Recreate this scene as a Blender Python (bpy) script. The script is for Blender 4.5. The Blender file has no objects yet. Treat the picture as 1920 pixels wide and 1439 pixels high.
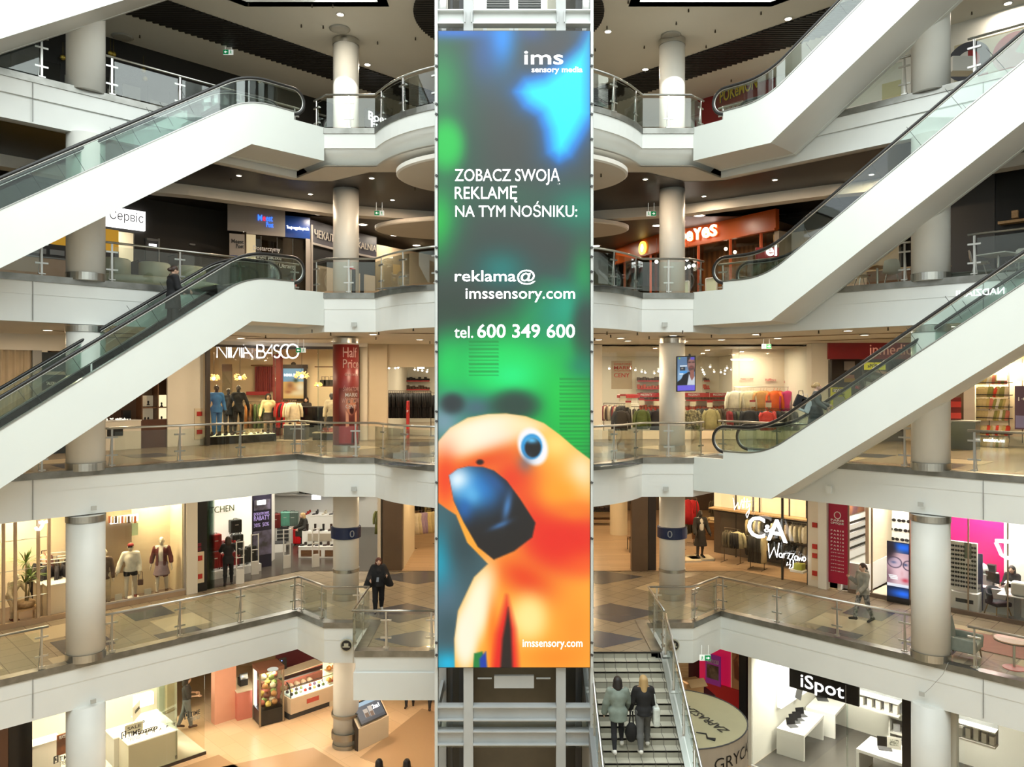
import bpy,bmesh,math,random
import numpy as np
from mathutils import Vector,Matrix
SC = bpy.context.scene
C = SC.collection
RND = random.Random(11)
PI = math.pi
# ---------------------------------------------------------------- camera
F,CX,HY,CAMX,CAMZ = 1440.0,960.0,717.0,0.1,7.33
cd = bpy.data.cameras.new('camera'); cd.sensor_width = 36.0; cd.lens = F/1920*36.0
cd.shift_y = -(719.5-HY)/1920; cd.clip_end = 300
cam = bpy.data.objects.new('camera',cd); C.objects.link(cam)
cam.location = (CAMX,0,CAMZ); cam.rotation_euler = (PI/2,0,0)
SC.camera = cam
# ---------------------------------------------------------------- world, skylight, exposure
SC.view_settings.view_transform = 'Standard'; SC.view_settings.look = 'None'
SC.view_settings.exposure = 0.0; SC.view_settings.gamma = 1.0
SC.view_settings.use_curve_mapping = False
SC.cycles.max_bounces = 7; SC.cycles.diffuse_bounces = 3; SC.cycles.glossy_bounces = 3
SC.cycles.transparent_max_bounces = 14; SC.cycles.transmission_bounces = 3
SC.cycles.sample_clamp_indirect = 4.0; SC.cycles.caustics_reflective = False; SC.cycles.caustics_refractive = False
W = bpy.data.worlds.new('sky'); SC.world = W; W.use_nodes = True
W.node_tree.nodes['Background'].inputs[0].default_value = (0.90,0.96,1.0,1)
W.node_tree.nodes['Background'].inputs[1].default_value = 1.6
def area(name,loc,sx,sy,power,col,rot=(0,0,0),shape='RECTANGLE',spread=PI,parent=None):
 l = bpy.data.lights.new(name,'AREA'); l.shape = shape; l.size = sx
 if shape in ('RECTANGLE','ELLIPSE'): l.size_y = sy
 l.energy = power; l.color = col; l.spread = spread
 o = bpy.data.objects.new(name,l); C.objects.link(o); o.location = loc; o.rotation_euler = rot
 if parent: o.parent = parent
 return o
DAY = (0.93,1.0,0.955)
WARM = (1.0,0.76,0.50)
area('atrium_skylight_daylight',(0,9.5,21.5),24,24,4700,DAY)
sl = bpy.data.lights.new('sun','SUN'); sl.energy = 6.0; sl.angle = 0.01; sl.color = (1,0.97,0.9)
so = bpy.data.objects.new('sun',sl); C.objects.link(so); so.rotation_euler = (math.radians(58),0,math.radians(4))

# ---------------------------------------------------------------- pixel -> place
def at(px,py,Y): return Vector((CAMX+(px-CX)/F*Y,Y,CAMZ+(HY-py)/F*Y))
def onz(px,py,z): return at(px,py,F*(CAMZ-z)/(py-HY))
def onL(px,py,c): return at(px,py,(c+CAMX)/(1-(px-CX)/F))      # wall X - Y = -c
def onR(px,py,c): return at(px,py,(c-CAMX)/(1+(px-CX)/F))      # wall X + Y = c
# ---------------------------------------------------------------- mesh builder
class MB:
 def __init__(s): s.v = []; s.f = []; s.m = []
 def add(s,vs,fs,mi=0):
  b = len(s.v); s.v += [tuple(p) for p in vs]; s.f += [tuple(b+i for i in f) for f in fs]; s.m += [mi]*len(fs); return s
 def box(s,c,d,rz=0,mi=0,rx=0,ry=0):
  M = Matrix.Rotation(rz,3,'Z') @ Matrix.Rotation(ry,3,'Y') @ Matrix.Rotation(rx,3,'X'); c = Vector(c)
  vs = [c+M @ Vector((x*d[0]/2,y*d[1]/2,z*d[2]/2)) for x in (-1,1) for y in (-1,1) for z in (-1,1)]
  return s.add(vs,[(0,1,3,2),(4,6,7,5),(0,4,5,1),(2,3,7,6),(0,2,6,4),(1,5,7,3)],mi)
 def prism(s,poly,ax,t0,t1,mi=0):
  """poly in two axes; extruded along the third (ax) from t0 to t1"""
  def P(p,t):
   return (t,p[0],p[1]) if ax == 0 else (p[0],t,p[1]) if ax == 1 else (p[0],p[1],t)
  n = len(poly); vs = [P(p,t0) for p in poly]+[P(p,t1) for p in poly]
  fs = [tuple(range(n-1,-1,-1)),tuple(range(n,2*n))]+[(i,(i+1) % n,n+(i+1) % n,n+i) for i in range(n)]
  return s.add(vs,fs,mi)
 def wall(s,pts,z0,z1,t=0.1,mi=0,close=False):
  """vertical wall along plan points, thickness t to the left-hand side"""
  off = offset(pts,t)
  n = len(pts); vs = []
  for p,q in zip(pts,off): vs += [(p[0],p[1],z0),(p[0],p[1],z1),(q[0],q[1],z1),(q[0],q[1],z0)]
  fs = [(0,1,2,3),tuple(4*(n-1)+i for i in (3,2,1,0))]
  for i in range(n-1):
   a,b = 4*i,4*i+4
   fs += [(a+k,b+k,b+(k+1) % 4,a+(k+1) % 4) for k in range(4)]
  return s.add(vs,fs,mi)
 def tube(s,path,r,n=8,mi=0,cap=True,ry=None):
  path = [Vector(p) for p in path]; vs = []; fs = []
  up = None
  for i,p in enumerate(path):
   d = (path[min(i+1,len(path)-1)]-path[max(i-1,0)]).normalized()
   if up is None:
    up = Vector((0,0,1)) if abs(d.z) < .9 else Vector((0,1,0))
   u = d.cross(up).normalized(); w = u.cross(d).normalized(); up = w
   rr = r[i] if isinstance(r,(list,tuple)) else r
   r2 = rr if ry is None else (ry[i] if isinstance(ry,(list,tuple)) else ry)
   for k in range(n):
    a = 2*PI*k/n; vs.append(p+u*math.cos(a)*rr+w*math.sin(a)*r2)
  for i in range(len(path)-1):
   for k in range(n):
    fs.append((i*n+k,i*n+(k+1) % n,(i+1)*n+(k+1) % n,(i+1)*n+k))
  if cap: fs += [tuple(range(n-1,-1,-1)),tuple((len(path)-1)*n+k for k in range(n))]
  return s.add(vs,fs,mi)
 def lathe(s,prof,c=(0,0,0),n=24,mi=0,sx=1,sy=1):
  vs = []; fs = []
  for r,z in prof:
   for k in range(n):
    a = 2*PI*k/n; vs.append((c[0]+r*math.cos(a)*sx,c[1]+r*math.sin(a)*sy,c[2]+z))
  for i in range(len(prof)-1):
   for k in range(n): fs.append((i*n+k,i*n+(k+1) % n,(i+1)*n+(k+1) % n,(i+1)*n+k))
  fs += [tuple(range(n-1,-1,-1)),tuple((len(prof)-1)*n+k for k in range(n))]
  return s.add(vs,fs,mi)
 def ball(s,c,r,n=8,mi=0):
  r = (r,r,r) if not isinstance(r,(tuple,list)) else r
  m = max(4,n//2+1)
  return s.add(*_ball(c,r,n,m),mi)
 def quad(s,a,b,c,d,mi=0): return s.add([a,b,c,d],[(0,1,2,3)],mi)
 def poly(s,pts,mi=0): return s.add(pts,[tuple(range(len(pts)))],mi)
 def sheet(s,pts,t,mi=0):
  """flat polygon (3D points) given thickness t along its normal"""
  p = [Vector(q) for q in pts]; n = (p[1]-p[0]).cross(p[2]-p[0]).normalized()*t; k = len(p)
  return s.add(p+[q+n for q in p],[tuple(range(k-1,-1,-1)),tuple(range(k,2*k))]+[(i,(i+1) % k,k+(i+1) % k,k+i) for i in range(k)],mi)
 def build(s,name,mat,parent=None,smooth=False,loc=None,rz=0,bevel=0):
  me = bpy.data.meshes.new(name); me.from_pydata(s.v,[],s.f)
  for m in (mat if isinstance(mat,(list,tuple)) else [mat]): me.materials.append(m)
  if any(s.m): me.polygons.foreach_set('material_index',s.m)
  if smooth: me.polygons.foreach_set('use_smooth',[True]*len(s.f))
  me.update()
  o = bpy.data.objects.new(name,me); C.objects.link(o)
  if parent: o.parent = parent
  if loc is not None: o.location = loc
  o.rotation_euler[2] = rz
  if bevel:
   b = o.modifiers.new('bevel','BEVEL'); b.width = bevel; b.segments = 2; b.limit_method = 'ANGLE'
  return o
def _ball(c,r,n,m):
 vs = [(c[0],c[1],c[2]-r[2])]; fs = []
 for i in range(1,m):
  t = PI*i/m
  for k in range(n):
   a = 2*PI*k/n; vs.append((c[0]+r[0]*math.sin(t)*math.cos(a),c[1]+r[1]*math.sin(t)*math.sin(a),c[2]-r[2]*math.cos(t)))
 vs.append((c[0],c[1],c[2]+r[2])); L = len(vs)-1
 for k in range(n): fs.append((0,1+(k+1) % n,1+k)); fs.append((L,L-n+k,L-n+(k+1) % n))
 for i in range(m-2):
  for k in range(n): fs.append((1+i*n+k,1+i*n+(k+1) % n,1+(i+1)*n+(k+1) % n,1+(i+1)*n+k))
 return vs,fs
def offset(pts,t):
 """plan polyline moved t to its left"""
 out = []
 for i in range(len(pts)):
  ds = []
  if i > 0: ds.append((Vector(pts[i][:2])-Vector(pts[i-1][:2])).normalized())
  if i < len(pts)-1: ds.append((Vector(pts[i+1][:2])-Vector(pts[i][:2])).normalized())
  ns = [Vector((-d.y,d.x)) for d in ds]
  n = ns[0] if len(ns) == 1 else (ns[0]+ns[1]).normalized()/max(.35,math.cos(ns[0].angle(ns[1])/2))
  out.append((pts[i][0]+n.x*t,pts[i][1]+n.y*t))
 return out
# ---------------------------------------------------------------- things
def tag(o,label,cat,group=None):
 o['label'] = label; o['category'] = cat
 if group: o['group'] = group
 return o
def thing(name,label,cat,loc=(0,0,0),rz=0,group=None):
 o = bpy.data.objects.new(name,None); C.objects.link(o); o.empty_display_size = .2
 o.location = loc; o.rotation_euler[2] = rz
 return tag(o,label,cat,group)
def struct(o): o['kind'] = 'structure'; return o
def dup(root,loc,rz=None,label=None,group=None,mats=None):
 r = root.copy(); C.objects.link(r); r.location = loc
 if rz is not None: r.rotation_euler[2] = rz
 if label: r['label'] = label
 if group: r['group'] = group
 def kids(a,b):
  for ch in list(a.children):
   if ch.type == 'LIGHT': continue
   c = ch.copy(); C.objects.link(c); c.parent = b; kids(ch,c)
 kids(root,r)
 return r
def paint(o,mat):
 """own material on an object that shares its mesh"""
 if not o.material_slots: return o
 o.material_slots[0].link = 'OBJECT'; o.material_slots[0].material = mat; return o
ORD = 'first second third fourth fifth sixth seventh eighth ninth tenth eleventh twelfth thirteenth fourteenth fifteenth sixteenth seventeenth eighteenth nineteenth twentieth'.split()
def nth(i): return ORD[i] if i < 20 else ('%dth' % (i+1))
# ---------------------------------------------------------------- materials
_M = {}
def mat(name,col,rough=.5,metal=0.0,emit=0.0,spec=.5,ecol=None):
 if name in _M: return _M[name]
 m = bpy.data.materials.new(name); m.use_nodes = True
 b = m.node_tree.nodes['Principled BSDF']
 b.inputs['Base Color'].default_value = (*col,1); b.inputs['Roughness'].default_value = rough
 b.inputs['Metallic'].default_value = metal; b.inputs['Specular IOR Level'].default_value = spec
 if emit:
  b.inputs['Emission Color'].default_value = (*(ecol or col),1); b.inputs['Emission Strength'].default_value = emit
  try: m.cycles.emission_sampling = 'NONE' if emit < 6 else 'FRONT'
  except Exception: pass
 _M[name] = m; return m
def noisy(name,c1,c2,scale=4,rough=.6,stretch=None,metal=0,bump=0):
 """two-tone procedural material"""
 m = mat(name,c1,rough,metal)
 nt = m.node_tree; b = nt.nodes['Principled BSDF']
 tc = nt.nodes.new('ShaderNodeTexCoord'); mp = nt.nodes.new('ShaderNodeMapping'); nz = nt.nodes.new('ShaderNodeTexNoise'); rp = nt.nodes.new('ShaderNodeValToRGB')
 if stretch: mp.inputs['Scale'].default_value = stretch
 nz.inputs['Scale'].default_value = scale; nz.inputs['Detail'].default_value = 3
 rp.color_ramp.elements[0].position = .38; rp.color_ramp.elements[1].position = .62
 rp.color_ramp.elements[0].color = (*c1,1); rp.color_ramp.elements[1].color = (*c2,1)
 L = nt.links.new
 L(tc.outputs['Object'],mp.inputs[0]); L(mp.outputs[0],nz.inputs[0]); L(nz.outputs[0],rp.inputs[0]); L(rp.outputs[0],b.inputs['Base Color'])
 if bump:
  bp = nt.nodes.new('ShaderNodeBump'); bp.inputs['Strength'].default_value = bump; L(nz.outputs[0],bp.inputs['Height']); L(bp.outputs[0],b.inputs['Normal'])
 return m
def glass(name,tint=(.93,.97,.95),refl=.10,rough=.02):
 if name in _M: return _M[name]
 m = bpy.data.materials.new(name); m.use_nodes = True; nt = m.node_tree; nt.nodes.clear()
 o = nt.nodes.new('ShaderNodeOutputMaterial'); t = nt.nodes.new('ShaderNodeBsdfTransparent'); g = nt.nodes.new('ShaderNodeBsdfGlossy')
 x = nt.nodes.new('ShaderNodeMixShader'); f = nt.nodes.new('ShaderNodeLayerWeight'); mu = nt.nodes.new('ShaderNodeMath')
 t.inputs[0].default_value = (*tint,1); g.inputs['Roughness'].default_value = rough; f.inputs['Blend'].default_value = .25
 mu.operation = 'MULTIPLY_ADD'; mu.inputs[1].default_value = .5; mu.inputs[2].default_value = refl*.5
 L = nt.links.new
 L(f.outputs['Fresnel'],mu.inputs[0]); L(mu.outputs[0],x.inputs[0]); L(t.outputs[0],x.inputs[1]); L(g.outputs[0],x.inputs[2]); L(x.outputs[0],o.inputs[0])
 _M[name] = m; return m
def brick(name,c1,c2,cm,w,h,mortar=.006,rough=.35,rot=0,offset_=0.0):
 m = mat(name,c1,rough); nt = m.node_tree; b = nt.nodes['Principled BSDF']
 tc = nt.nodes.new('ShaderNodeTexCoord'); mp = nt.nodes.new('ShaderNodeMapping'); br = nt.nodes.new('ShaderNodeTexBrick')
 mp.inputs['Rotation'].default_value = (0,0,rot)
 br.offset = offset_; br.inputs['Color1'].default_value = (*c1,1); br.inputs['Color2'].default_value = (*c2,1); br.inputs['Mortar'].default_value = (*cm,1)
 br.inputs['Scale'].default_value = 1; br.inputs['Brick Width'].default_value = w; br.inputs['Row Height'].default_value = h; br.inputs['Mortar Size'].default_value = mortar
 L = nt.links.new; L(tc.outputs['Object'],mp.inputs[0]); L(mp.outputs[0],br.inputs[0]); L(br.outputs[0],b.inputs['Base Color'])
 return m
def stripes(name,c1,c2,scale,rot=0,rough=.6,axis='X'):
 m = mat(name,c1,rough); nt = m.node_tree; b = nt.nodes['Principled BSDF']
 tc = nt.nodes.new('ShaderNodeTexCoord'); mp = nt.nodes.new('ShaderNodeMapping'); w = nt.nodes.new('ShaderNodeTexWave'); rp = nt.nodes.new('ShaderNodeValToRGB')
 mp.inputs['Rotation'].default_value = (0,0,rot); w.bands_direction = axis; w.inputs['Scale'].default_value = scale
 rp.color_ramp.elements[0].color = (*c1,1); rp.color_ramp.elements[1].color = (*c2,1); rp.color_ramp.elements[0].position = .45; rp.color_ramp.elements[1].position = .55
 L = nt.links.new; L(tc.outputs['Object'],mp.inputs[0]); L(mp.outputs[0],w.inputs[0]); L(w.outputs[1],rp.inputs[0]); L(rp.outputs[0],b.inputs['Base Color'])
 return m
def srgb(r,g,b):
 f = lambda c: (c/255/12.92) if c <= 10 else ((c/255+.055)/1.055)**2.4
 return (f(r),f(g),f(b))
WHITE = noisy('white_paint',(.80,.82,.79),(.77,.79,.765),.8,.42)
PANEL = noisy('white_cladding',(.80,.84,.80),(.78,.82,.785),.6,.28)
COL = noisy('column_plaster',(.76,.76,.71),(.73,.73,.685),1.2,.4)
STEEL = mat('brushed_steel',(.55,.55,.52),.28,1.0)
STEELD = noisy('worn_steel_edge',(.30,.30,.28),(.22,.22,.20),2.5,.32,None,.85)
PLASTER = noisy('cream_ceiling',(.80,.77,.70),(.77,.74,.67),.7,.7)
DARKCEIL = stripes('dark_slat_ceiling',(.012,.0095,.008),(.022,.017,.014),3.3,0,.35,'Y')
SLAT = mat('black_slat',(.035,.033,.03),.5)
BLACK = mat('black_paint',(.012,.012,.012),.4)
BLACKG = mat('black_gloss',(.006,.006,.007),.12)
DGREY = mat('dark_grey',(.06,.06,.062),.5)
GREY = mat('mid_grey',(.28,.29,.29),.5)
RUBBER = mat('black_rubber',(.018,.017,.016),.35)
GLASS = glass('clear_glass'); GLASSG = glass('green_edge_glass',(.86,.93,.90),.14); GLASSS = glass('shop_glass',(.97,.98,.97),.05)
LAMP = mat('lamp_glow',(1,.93,.8),.4,0,14.0); LAMPW = mat('lamp_white',(1,.98,.95),.4,0,9.0)
WLET = mat('lit_white_letters',(1,1,1),.4,0,3.0); WPRINT = mat('white_print',(.85,.85,.85),.5); BPRINT = mat('black_print',(.02,.02,.02),.5)
WHITEG = mat('white_laminate',(.82,.81,.77),.25)
OAK = noisy('light_oak',(.52,.33,.16),(.62,.42,.22),3,.5,(1,8,8)); WALNUT = noisy('brown_wood',(.12,.055,.022),(.17,.08,.033),3,.45,(1,8,8))
# ================================================================ STRUCTURE
LV = {0: 0.0,1: 5.0,2: 10.0,3: 15.0}
def mirror(half): return half+[(-x,y) for x,y in reversed(half)]
ARC = [(4.47*math.cos(math.radians(a)),25.2+4.47*math.sin(math.radians(a))) for a in range(205,271,5)]
HALF = [(-25,6.25),(-6.75,24.5),(-5.6,23.3),(-4.05,23.3)]
EDGE = mirror(HALF+ARC[1:-1])
EDGE.insert(len(EDGE)//2,ARC[-1])
EDGE0 = mirror([(-25,6.25),(-6.75,24.5),(-5.6,23.3),(-4.15,23.3),(-4.15,20.85)])
TILE = brick('floor_tile',(.29,.235,.16),(.32,.26,.18),(.13,.105,.075),.6,.6,.008,.22,PI/4)
TILE_D = mat('floor_tile_slate',(.085,.085,.092),.22); TILE_C = mat('floor_tile_cream',(.50,.41,.27),.22); TILE_B = mat('floor_tile_blue',(.065,.085,.115),.22)
TILE_T = mat('floor_tile_tan',(.40,.30,.19),.22)
def region(edge): return list(edge)+[(34,6.25),(34,52),(-34,52),(-34,6.25)]
def floor(z,edge,inlays):
 m = MB(); p = region(edge); m.poly([(x,y,z) for x,y in p])
 for q,mi in inlays: m.poly([(x,y,z+.004) for x,y in q],mi)
 return struct(m.build('floor',[TILE,TILE_D,TILE_C,TILE_B]))
def diamond(x,y,a,b): return [(x-a,y),(x,y-b),(x+a,y),(x,y+b)]
def sq45(x,y,s): return diamond(x,y,s*.707,s*.707)
inl = []
for sx in (-1,1):
 inl += [(diamond(sx*3.35,24.4,1.45,1.05),1),(diamond(sx*3.35,28.9,1.7,1.1),1),(diamond(sx*2.6,21.9,1.25,.75),3),(sq45(sx*5.3,27.3,1.2),2),(sq45(sx*6.3,25.2,.85),2)]
 for k in range(7):
  u = 2.4+k*2.7
  bx,by = -6.75-u*.707,24.5-u*.707
  def w(d,e=0): return (-sx*(bx-(d-e)*.707),by+(d+e)*.707)
  inl += [([w(.9),w(2.3),w(2.3,-1.3),w(.9,-1.3)],1 if k % 2 else 2),([w(2.6,-.4),w(3.9,-.4),w(3.9,-1.6),w(2.6,-1.6)],2 if k % 2 else 1),([w(.1,-.5),w(.9,-.5),w(.9,-1.7),w(.1,-1.7)],2 if k % 3 else 1)]
for n in (1,2,3): floor(LV[n],EDGE,inl if n < 3 else [])
floor(0.0,EDGE0,inl)
# lowest floor: big tan and cream fields
lo = MB(); lo.poly([(-34,-2,-5),(34,-2,-5),(34,52,-5),(-34,52,-5)])
for q,mi in [([(-9.2,24.6),(-4.4,20.3),(-2.4,21.8),(-6.6,25.9)],3),([(-4.9,25.2),(-1.5,22.9),(-.5,27.5),(-3.3,29)],3),([(-8,21),(-5.8,19.3),(-3.6,20.6),(-6.0,22.3)],1),
              ([(-12.5,20),(-8.2,24.2),(-9.6,25.4),(-13.5,21.6)],3),([(-3.4,21.9),(-.3,19.6),(-.1,22.6),(-1.9,23.4)],1),([(5,20),(8.4,23.4),(7,25),(4.2,22.5)],1)]:
 lo.poly([(x,y,-4.996) for x,y in q],mi)
LOWT = brick('low_floor_tile',(.62,.43,.25),(.66,.47,.29),(.46,.32,.19),1.2,.6,.006,.28,PI/4,.5)
struct(lo.build('floor',[LOWT,TILE_T,TILE_C,mat('low_tile_brown',(.40,.26,.145),.28)]))

# ---- slab edges: steel lip + white fascia (one trim object each)
def fascia(z,edge,cuts=None,drop=1.15,tiers=((.06,.52,0.0),(.56,1.15,.035))):
 segs = cuts or [edge]
 lip,wh = MB(),MB()
 for sgm in segs:
  lip.wall(offset(sgm,-.03),z-.13,z+.04,.30)
  for a,b,ins in tiers: wh.wall(offset(sgm,ins),z-b,z-max(a,.10),.16)
  wh.wall(offset(sgm,.06),z-drop+.02,z-.1,.1)
 struct(lip.build('trim_1',STEELD)); return struct(wh.build('trim_2',WHITE))
for n in (1,2): fascia(LV[n],EDGE,tiers=((.06,.46,0.0),(.46,1.15,.012)))
cen = EDGE[1:-1]; i3 = len(EDGE)
fascia(15.0,EDGE,[EDGE[:2],EDGE[-2:]])
fascia(15.0,EDGE,[EDGE[1:-1]],.57,((.06,.57,0.0),))
sk = MB(); prof = [(.04,14.43),(.10,14.28),(.35,14.10),(.9,13.96),(1.8,13.9)]
rings = [[(x,y,zz) for x,y in offset(EDGE[1:-1],d)] for d,zz in prof]
nn = len(rings[0])
sk.add([p for r in rings for p in r],[(i*nn+k,i*nn+k+1,(i+1)*nn+k+1,(i+1)*nn+k) for i in range(len(prof)-1) for k in range(nn-1)])
struct(sk.build('trim_3',WHITE,smooth=True))
f0 = [EDGE0[:5]+[(-1.75,20.85)],EDGE0[5:]]
fascia(0.0,EDGE0,f0,1.2,((.06,.5,0.0),(.5,1.2,.012)))
bx0 = MB(); bx0.box((-2.95,21.2,-.92),(2.5,.8,.74)); struct(bx0.build('trim_4',WHITE))
# joints between fascia panels on the wings
for n in range(4):
 j = MB()
 for sx in (-1,1):
  for u in (7.35,17):
   j.box((sx*(-6.75-u*.707+.008),24.5-u*.707-.008,LV[n]-.62),(.03,.012,1.0),sx*-PI/4)
 struct(j.build('trim_5',mat('joint_grey',(.25,.25,.24),.6)))

# ---- ceilings
def ceiling(z,inset,m,edge=None,y1=52):
 p = offset(edge or EDGE,inset); q = region(p); b = MB(); b.poly([(x,min(y,y1),z) for x,y in reversed(q)]); b.poly([(x,min(y,y1),z+.05) for x,y in q])
 return struct(b.build('ceiling',m))
ceiling(-1.19,.05,PLASTER,EDGE0); ceiling(3.86,.05,PLASTER); ceiling(8.87,.05,PLASTER)
ceiling(13.88,.05,PLASTER,y1=30)     # soffit border of the third gallery is cut by the dark slats below it
dk = [(-25,6.25),(-8.6,23.0),(-6.6,24.6),(-5.75,25.4),(-4.35,23.95),(-3.4,23.95),(-2.7,23.1),(-1.5,22.3),(0,22.0)]
dk = mirror(dk[:-1])+[]
b = MB(); dpoly = [(-27.5,6.25)]+[(x-1.4,y) if abs(x) > 8 and y > 20 else (x,y) for x,y in dk[1:len(dk)//2]]
dpoly = [(-25.6,6.3),(-7.0,24.85),(-6.3,25.0),(-5.75,25.0),(-4.35,23.95),(-3.4,23.95),(-2.6,22.9),(-1.3,22.2)]
dpoly = mirror(dpoly); b.poly([(x,y,13.87) for x,y in reversed(dpoly+[(33,6.3),(33,29.9),(3,29.9),(-3,29.9),(-33,29.9),(-33,6.3)])])
struct(b.build('ceiling',DARKCEIL))
b = MB(); b.poly([(x,y,13.7) for x,y in [(-33,51),(33,51),(33,29.5),(-33,29.5)]]); struct(b.build('ceiling',mat('foodcourt_ceiling',(.10,.085,.07),.5)))
# bulkhead that steps down across the third gallery
bk = mirror([(-24,12.5),(-11.5,25.0),(-10.6,25.4),(-6.5,28.2),(-2.9,29.4)])
b = MB(); b.wall(bk,13.52,13.88,.5); struct(b.build('wall_front',PLASTER))
# top gallery ceiling, open over the atrium
top = mirror([(-26,5.4),(-8.0,23.45),(-4.0,23.45),(-4.0,19.5)])
b = MB(); q = region(top); b.poly([(x,y,18.95) for x,y in reversed(q)]); b.wall(top,18.95,19.6,.3)
struct(b.build('ceiling',noisy('grey_white_ceiling',(.78,.79,.74),(.76,.77,.72),.7,.7)))
def slatband(poly,z,rot,pitch=.145,w=.075,h=.05):
 """black slats filling a convex plan polygon; slats run along angle rot"""
 m = MB(); d = Vector((math.cos(rot),math.sin(rot))); n = Vector((-d.y,d.x)); P = [Vector(p) for p in poly]
 m.poly([(p.x,p.y,z-.004) for p in reversed(P)],1)
 t = min(p.dot(n) for p in P)+pitch/2; T = max(p.dot(n) for p in P)
 while t < T:
  xs = []
  for i in range(len(P)):
   a,b_ = P[i],P[(i+1) % len(P)]; da,db = a.dot(n)-t,b_.dot(n)-t
   if da*db < 0: xs.append((a+(b_-a)*(da/(da-db))).dot(d))
  if len(xs) == 2:
   c = d*((xs[0]+xs[1])/2)+n*t; m.box((c.x,c.y,z-.03),(abs(xs[0]-xs[1]),w,h),rot)
  t += pitch
 return struct(m.build('ceiling',[SLAT,BLACK]))
for sx in (-1,1):
 c0,c1 = 33.7,36.2
 slatband([(sx*(9-c0),9),(sx*(30-c0),30),(sx*(30-c1),30),(sx*(9-c1),9)],18.95,PI/4 if sx > 0 else 3*PI/4) if False else slatband([(sx*-(c0-9),9),(sx*-(c0-32.5),32.5),(sx*-(c1-32.5),32.5),(sx*-(c1-9),9)],18.95,0.0)
slatband([(3.0*math.cos(i*PI/24),24.3+3.0*math.sin(i*PI/24)) for i in range(48)],18.94,0.0)
# round ceiling rafts of the third gallery
def raft(cx,cy,r,ry,z):
 m = MB(); m.lathe([(r-.06,0),(r,.04),(r,.16),(r-.3,.2)],(cx,cy,z),64,sy=ry/r)
 return struct(m.build('ceiling',PLASTER,smooth=False))
raft(.1,23.0,3.45,2.45,13.45); raft(-.3,30.3,5.0,2.25,13.3)
# leaf shaped recesses in the ceiling of the second gallery
b = MB(); LEAF = []
for (x,y,L,wd,a) in [(-7.8,27.0,4.2,.42,.12),(-9.8,24.6,4.4,.42,.75),(-12.2,24.0,4.2,.45,.7),(7.0,27.2,4.6,.4,-.1),(9.8,25.5,4.4,.42,-.7),(12.5,23.4,4.2,.42,-.75),(-12.5,27.0,5,.45,.7),(12.5,27.4,5,.45,-.7),(-2.6,24.2,2.6,.3,.2),(2.6,24.2,2.6,.3,-.2)]:
 d = Vector((math.cos(a),math.sin(a))); n = Vector((-d.y,d.x)); pts = []
 for k in range(13):
  t = k/12; pts.append(Vector((x,y))+d*(t-.5)*L+n*wd*math.sin(PI*t))
 for k in range(11,0,-1):
  t = k/12; pts.append(Vector((x,y))+d*(t-.5)*L-n*wd*.35*math.sin(PI*t))
 b.poly([(p.x,p.y,8.862) for p in reversed(pts)])
struct(b.build('ceiling',mat('leaf_recess',(.20,.15,.10),.8)))
# ---- outer shell
b = MB(); b.wall([(34,-2),(34,52),(-34,52),(-34,-2)],-5,19.2,.2); struct(b.build('wall_back',PLASTER))
b = MB(); b.wall([(-34.2,-2),(34.2,-2)],-5,31.5,-.3); struct(b.build('wall_front',WHITE))  # unseen wall behind the camera, made tall to keep sun off lower galleries

# ---- columns
def column(x,y,r,z0,z1,bands):
 c = MB(); c.lathe([(r,z0),(r,z1)],(x,y,0),40); o = struct(c.build('column',COL,smooth=False))
 me = o.data; me.polygons.foreach_set('use_smooth',[len(p.vertices) == 4 for p in me.polygons])
 for a,h,rr in bands:
  k = MB(); k.lathe([(r+.012,a),(r+rr,a),(r+rr,a+h),(r+.012,a+h)],(x,y,0),40)
  s_ = k.build('column_band',STEEL,o,True); s_.data.polygons.foreach_set('use_smooth',[False]*len(s_.data.polygons))
 return o
COLS = {}
for sx in (-1,1):
 for (x,y,r,near) in [(5.54,26.1,.43,0),(11.22,20.4,.465,1),(16.9,14.7,.465,1)]:
  for n in (-1,0,1,2,3):
   z = -5.0 if n < 0 else LV[n]; zt = z+3.82 if n < 2 else (13.87 if n == 2 else 18.95)
   bands = [(z+.005,.2,.018)]
   if n in (0,1): bands.append((zt-.17,.165,.018))
   if n == 3: bands = [(zt-.2,.19,.02)]
   if n == -1 and not near: bands = [(z+.30,.22,.06),(z+1.05,.09,.06),(z+.005,.12,.03)]
   if n == 0 and not near: bands += [(z+.92,.1,.018)]
   COLS[(sx,near,n)] = column(sx*x,y,r,z,zt,bands)
# ---------------------------------------------------------------- lettering, pictures
def hold(o,root):
 """parent o, whose mesh is in world coordinates, to root"""
 o.parent = root
 if root.type == 'EMPTY': o.matrix_parent_inverse = (Matrix.Translation(root.location) @ Matrix.Rotation(root.rotation_euler[2],4,'Z')).inverted()
 return o
_TX = {}
def glyphs(s,bold=0.0,shear=0.0):
 k = (s,bold,shear)
 if k not in _TX:
  cu = bpy.data.curves.new('t','FONT'); cu.body = s; cu.size = 1; cu.offset = bold; cu.shear = shear; cu.extrude = .5; cu.resolution_u = 3; cu.fill_mode = 'BOTH'
  ob = bpy.data.objects.new('t',cu); me = bpy.data.meshes.new_from_object(ob)
  n = len(me.vertices); v = np.zeros(n*3); me.vertices.foreach_get('co',v); v = v.reshape(-1,3)
  v[:,0] -= v[:,0].min(); v[:,1] -= v[:,1].min(); w,h = v[:,0].max(),v[:,1].max(); v[:,0] /= w; v[:,1] /= h; v[:,2] /= (np.abs(v[:,2]).max() or 1)
  _TX[k] = (v,[tuple(p.vertices) for p in me.polygons],w/h)
  bpy.data.objects.remove(ob); bpy.data.curves.remove(cu); bpy.data.meshes.remove(me)
 return _TX[k]
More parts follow.
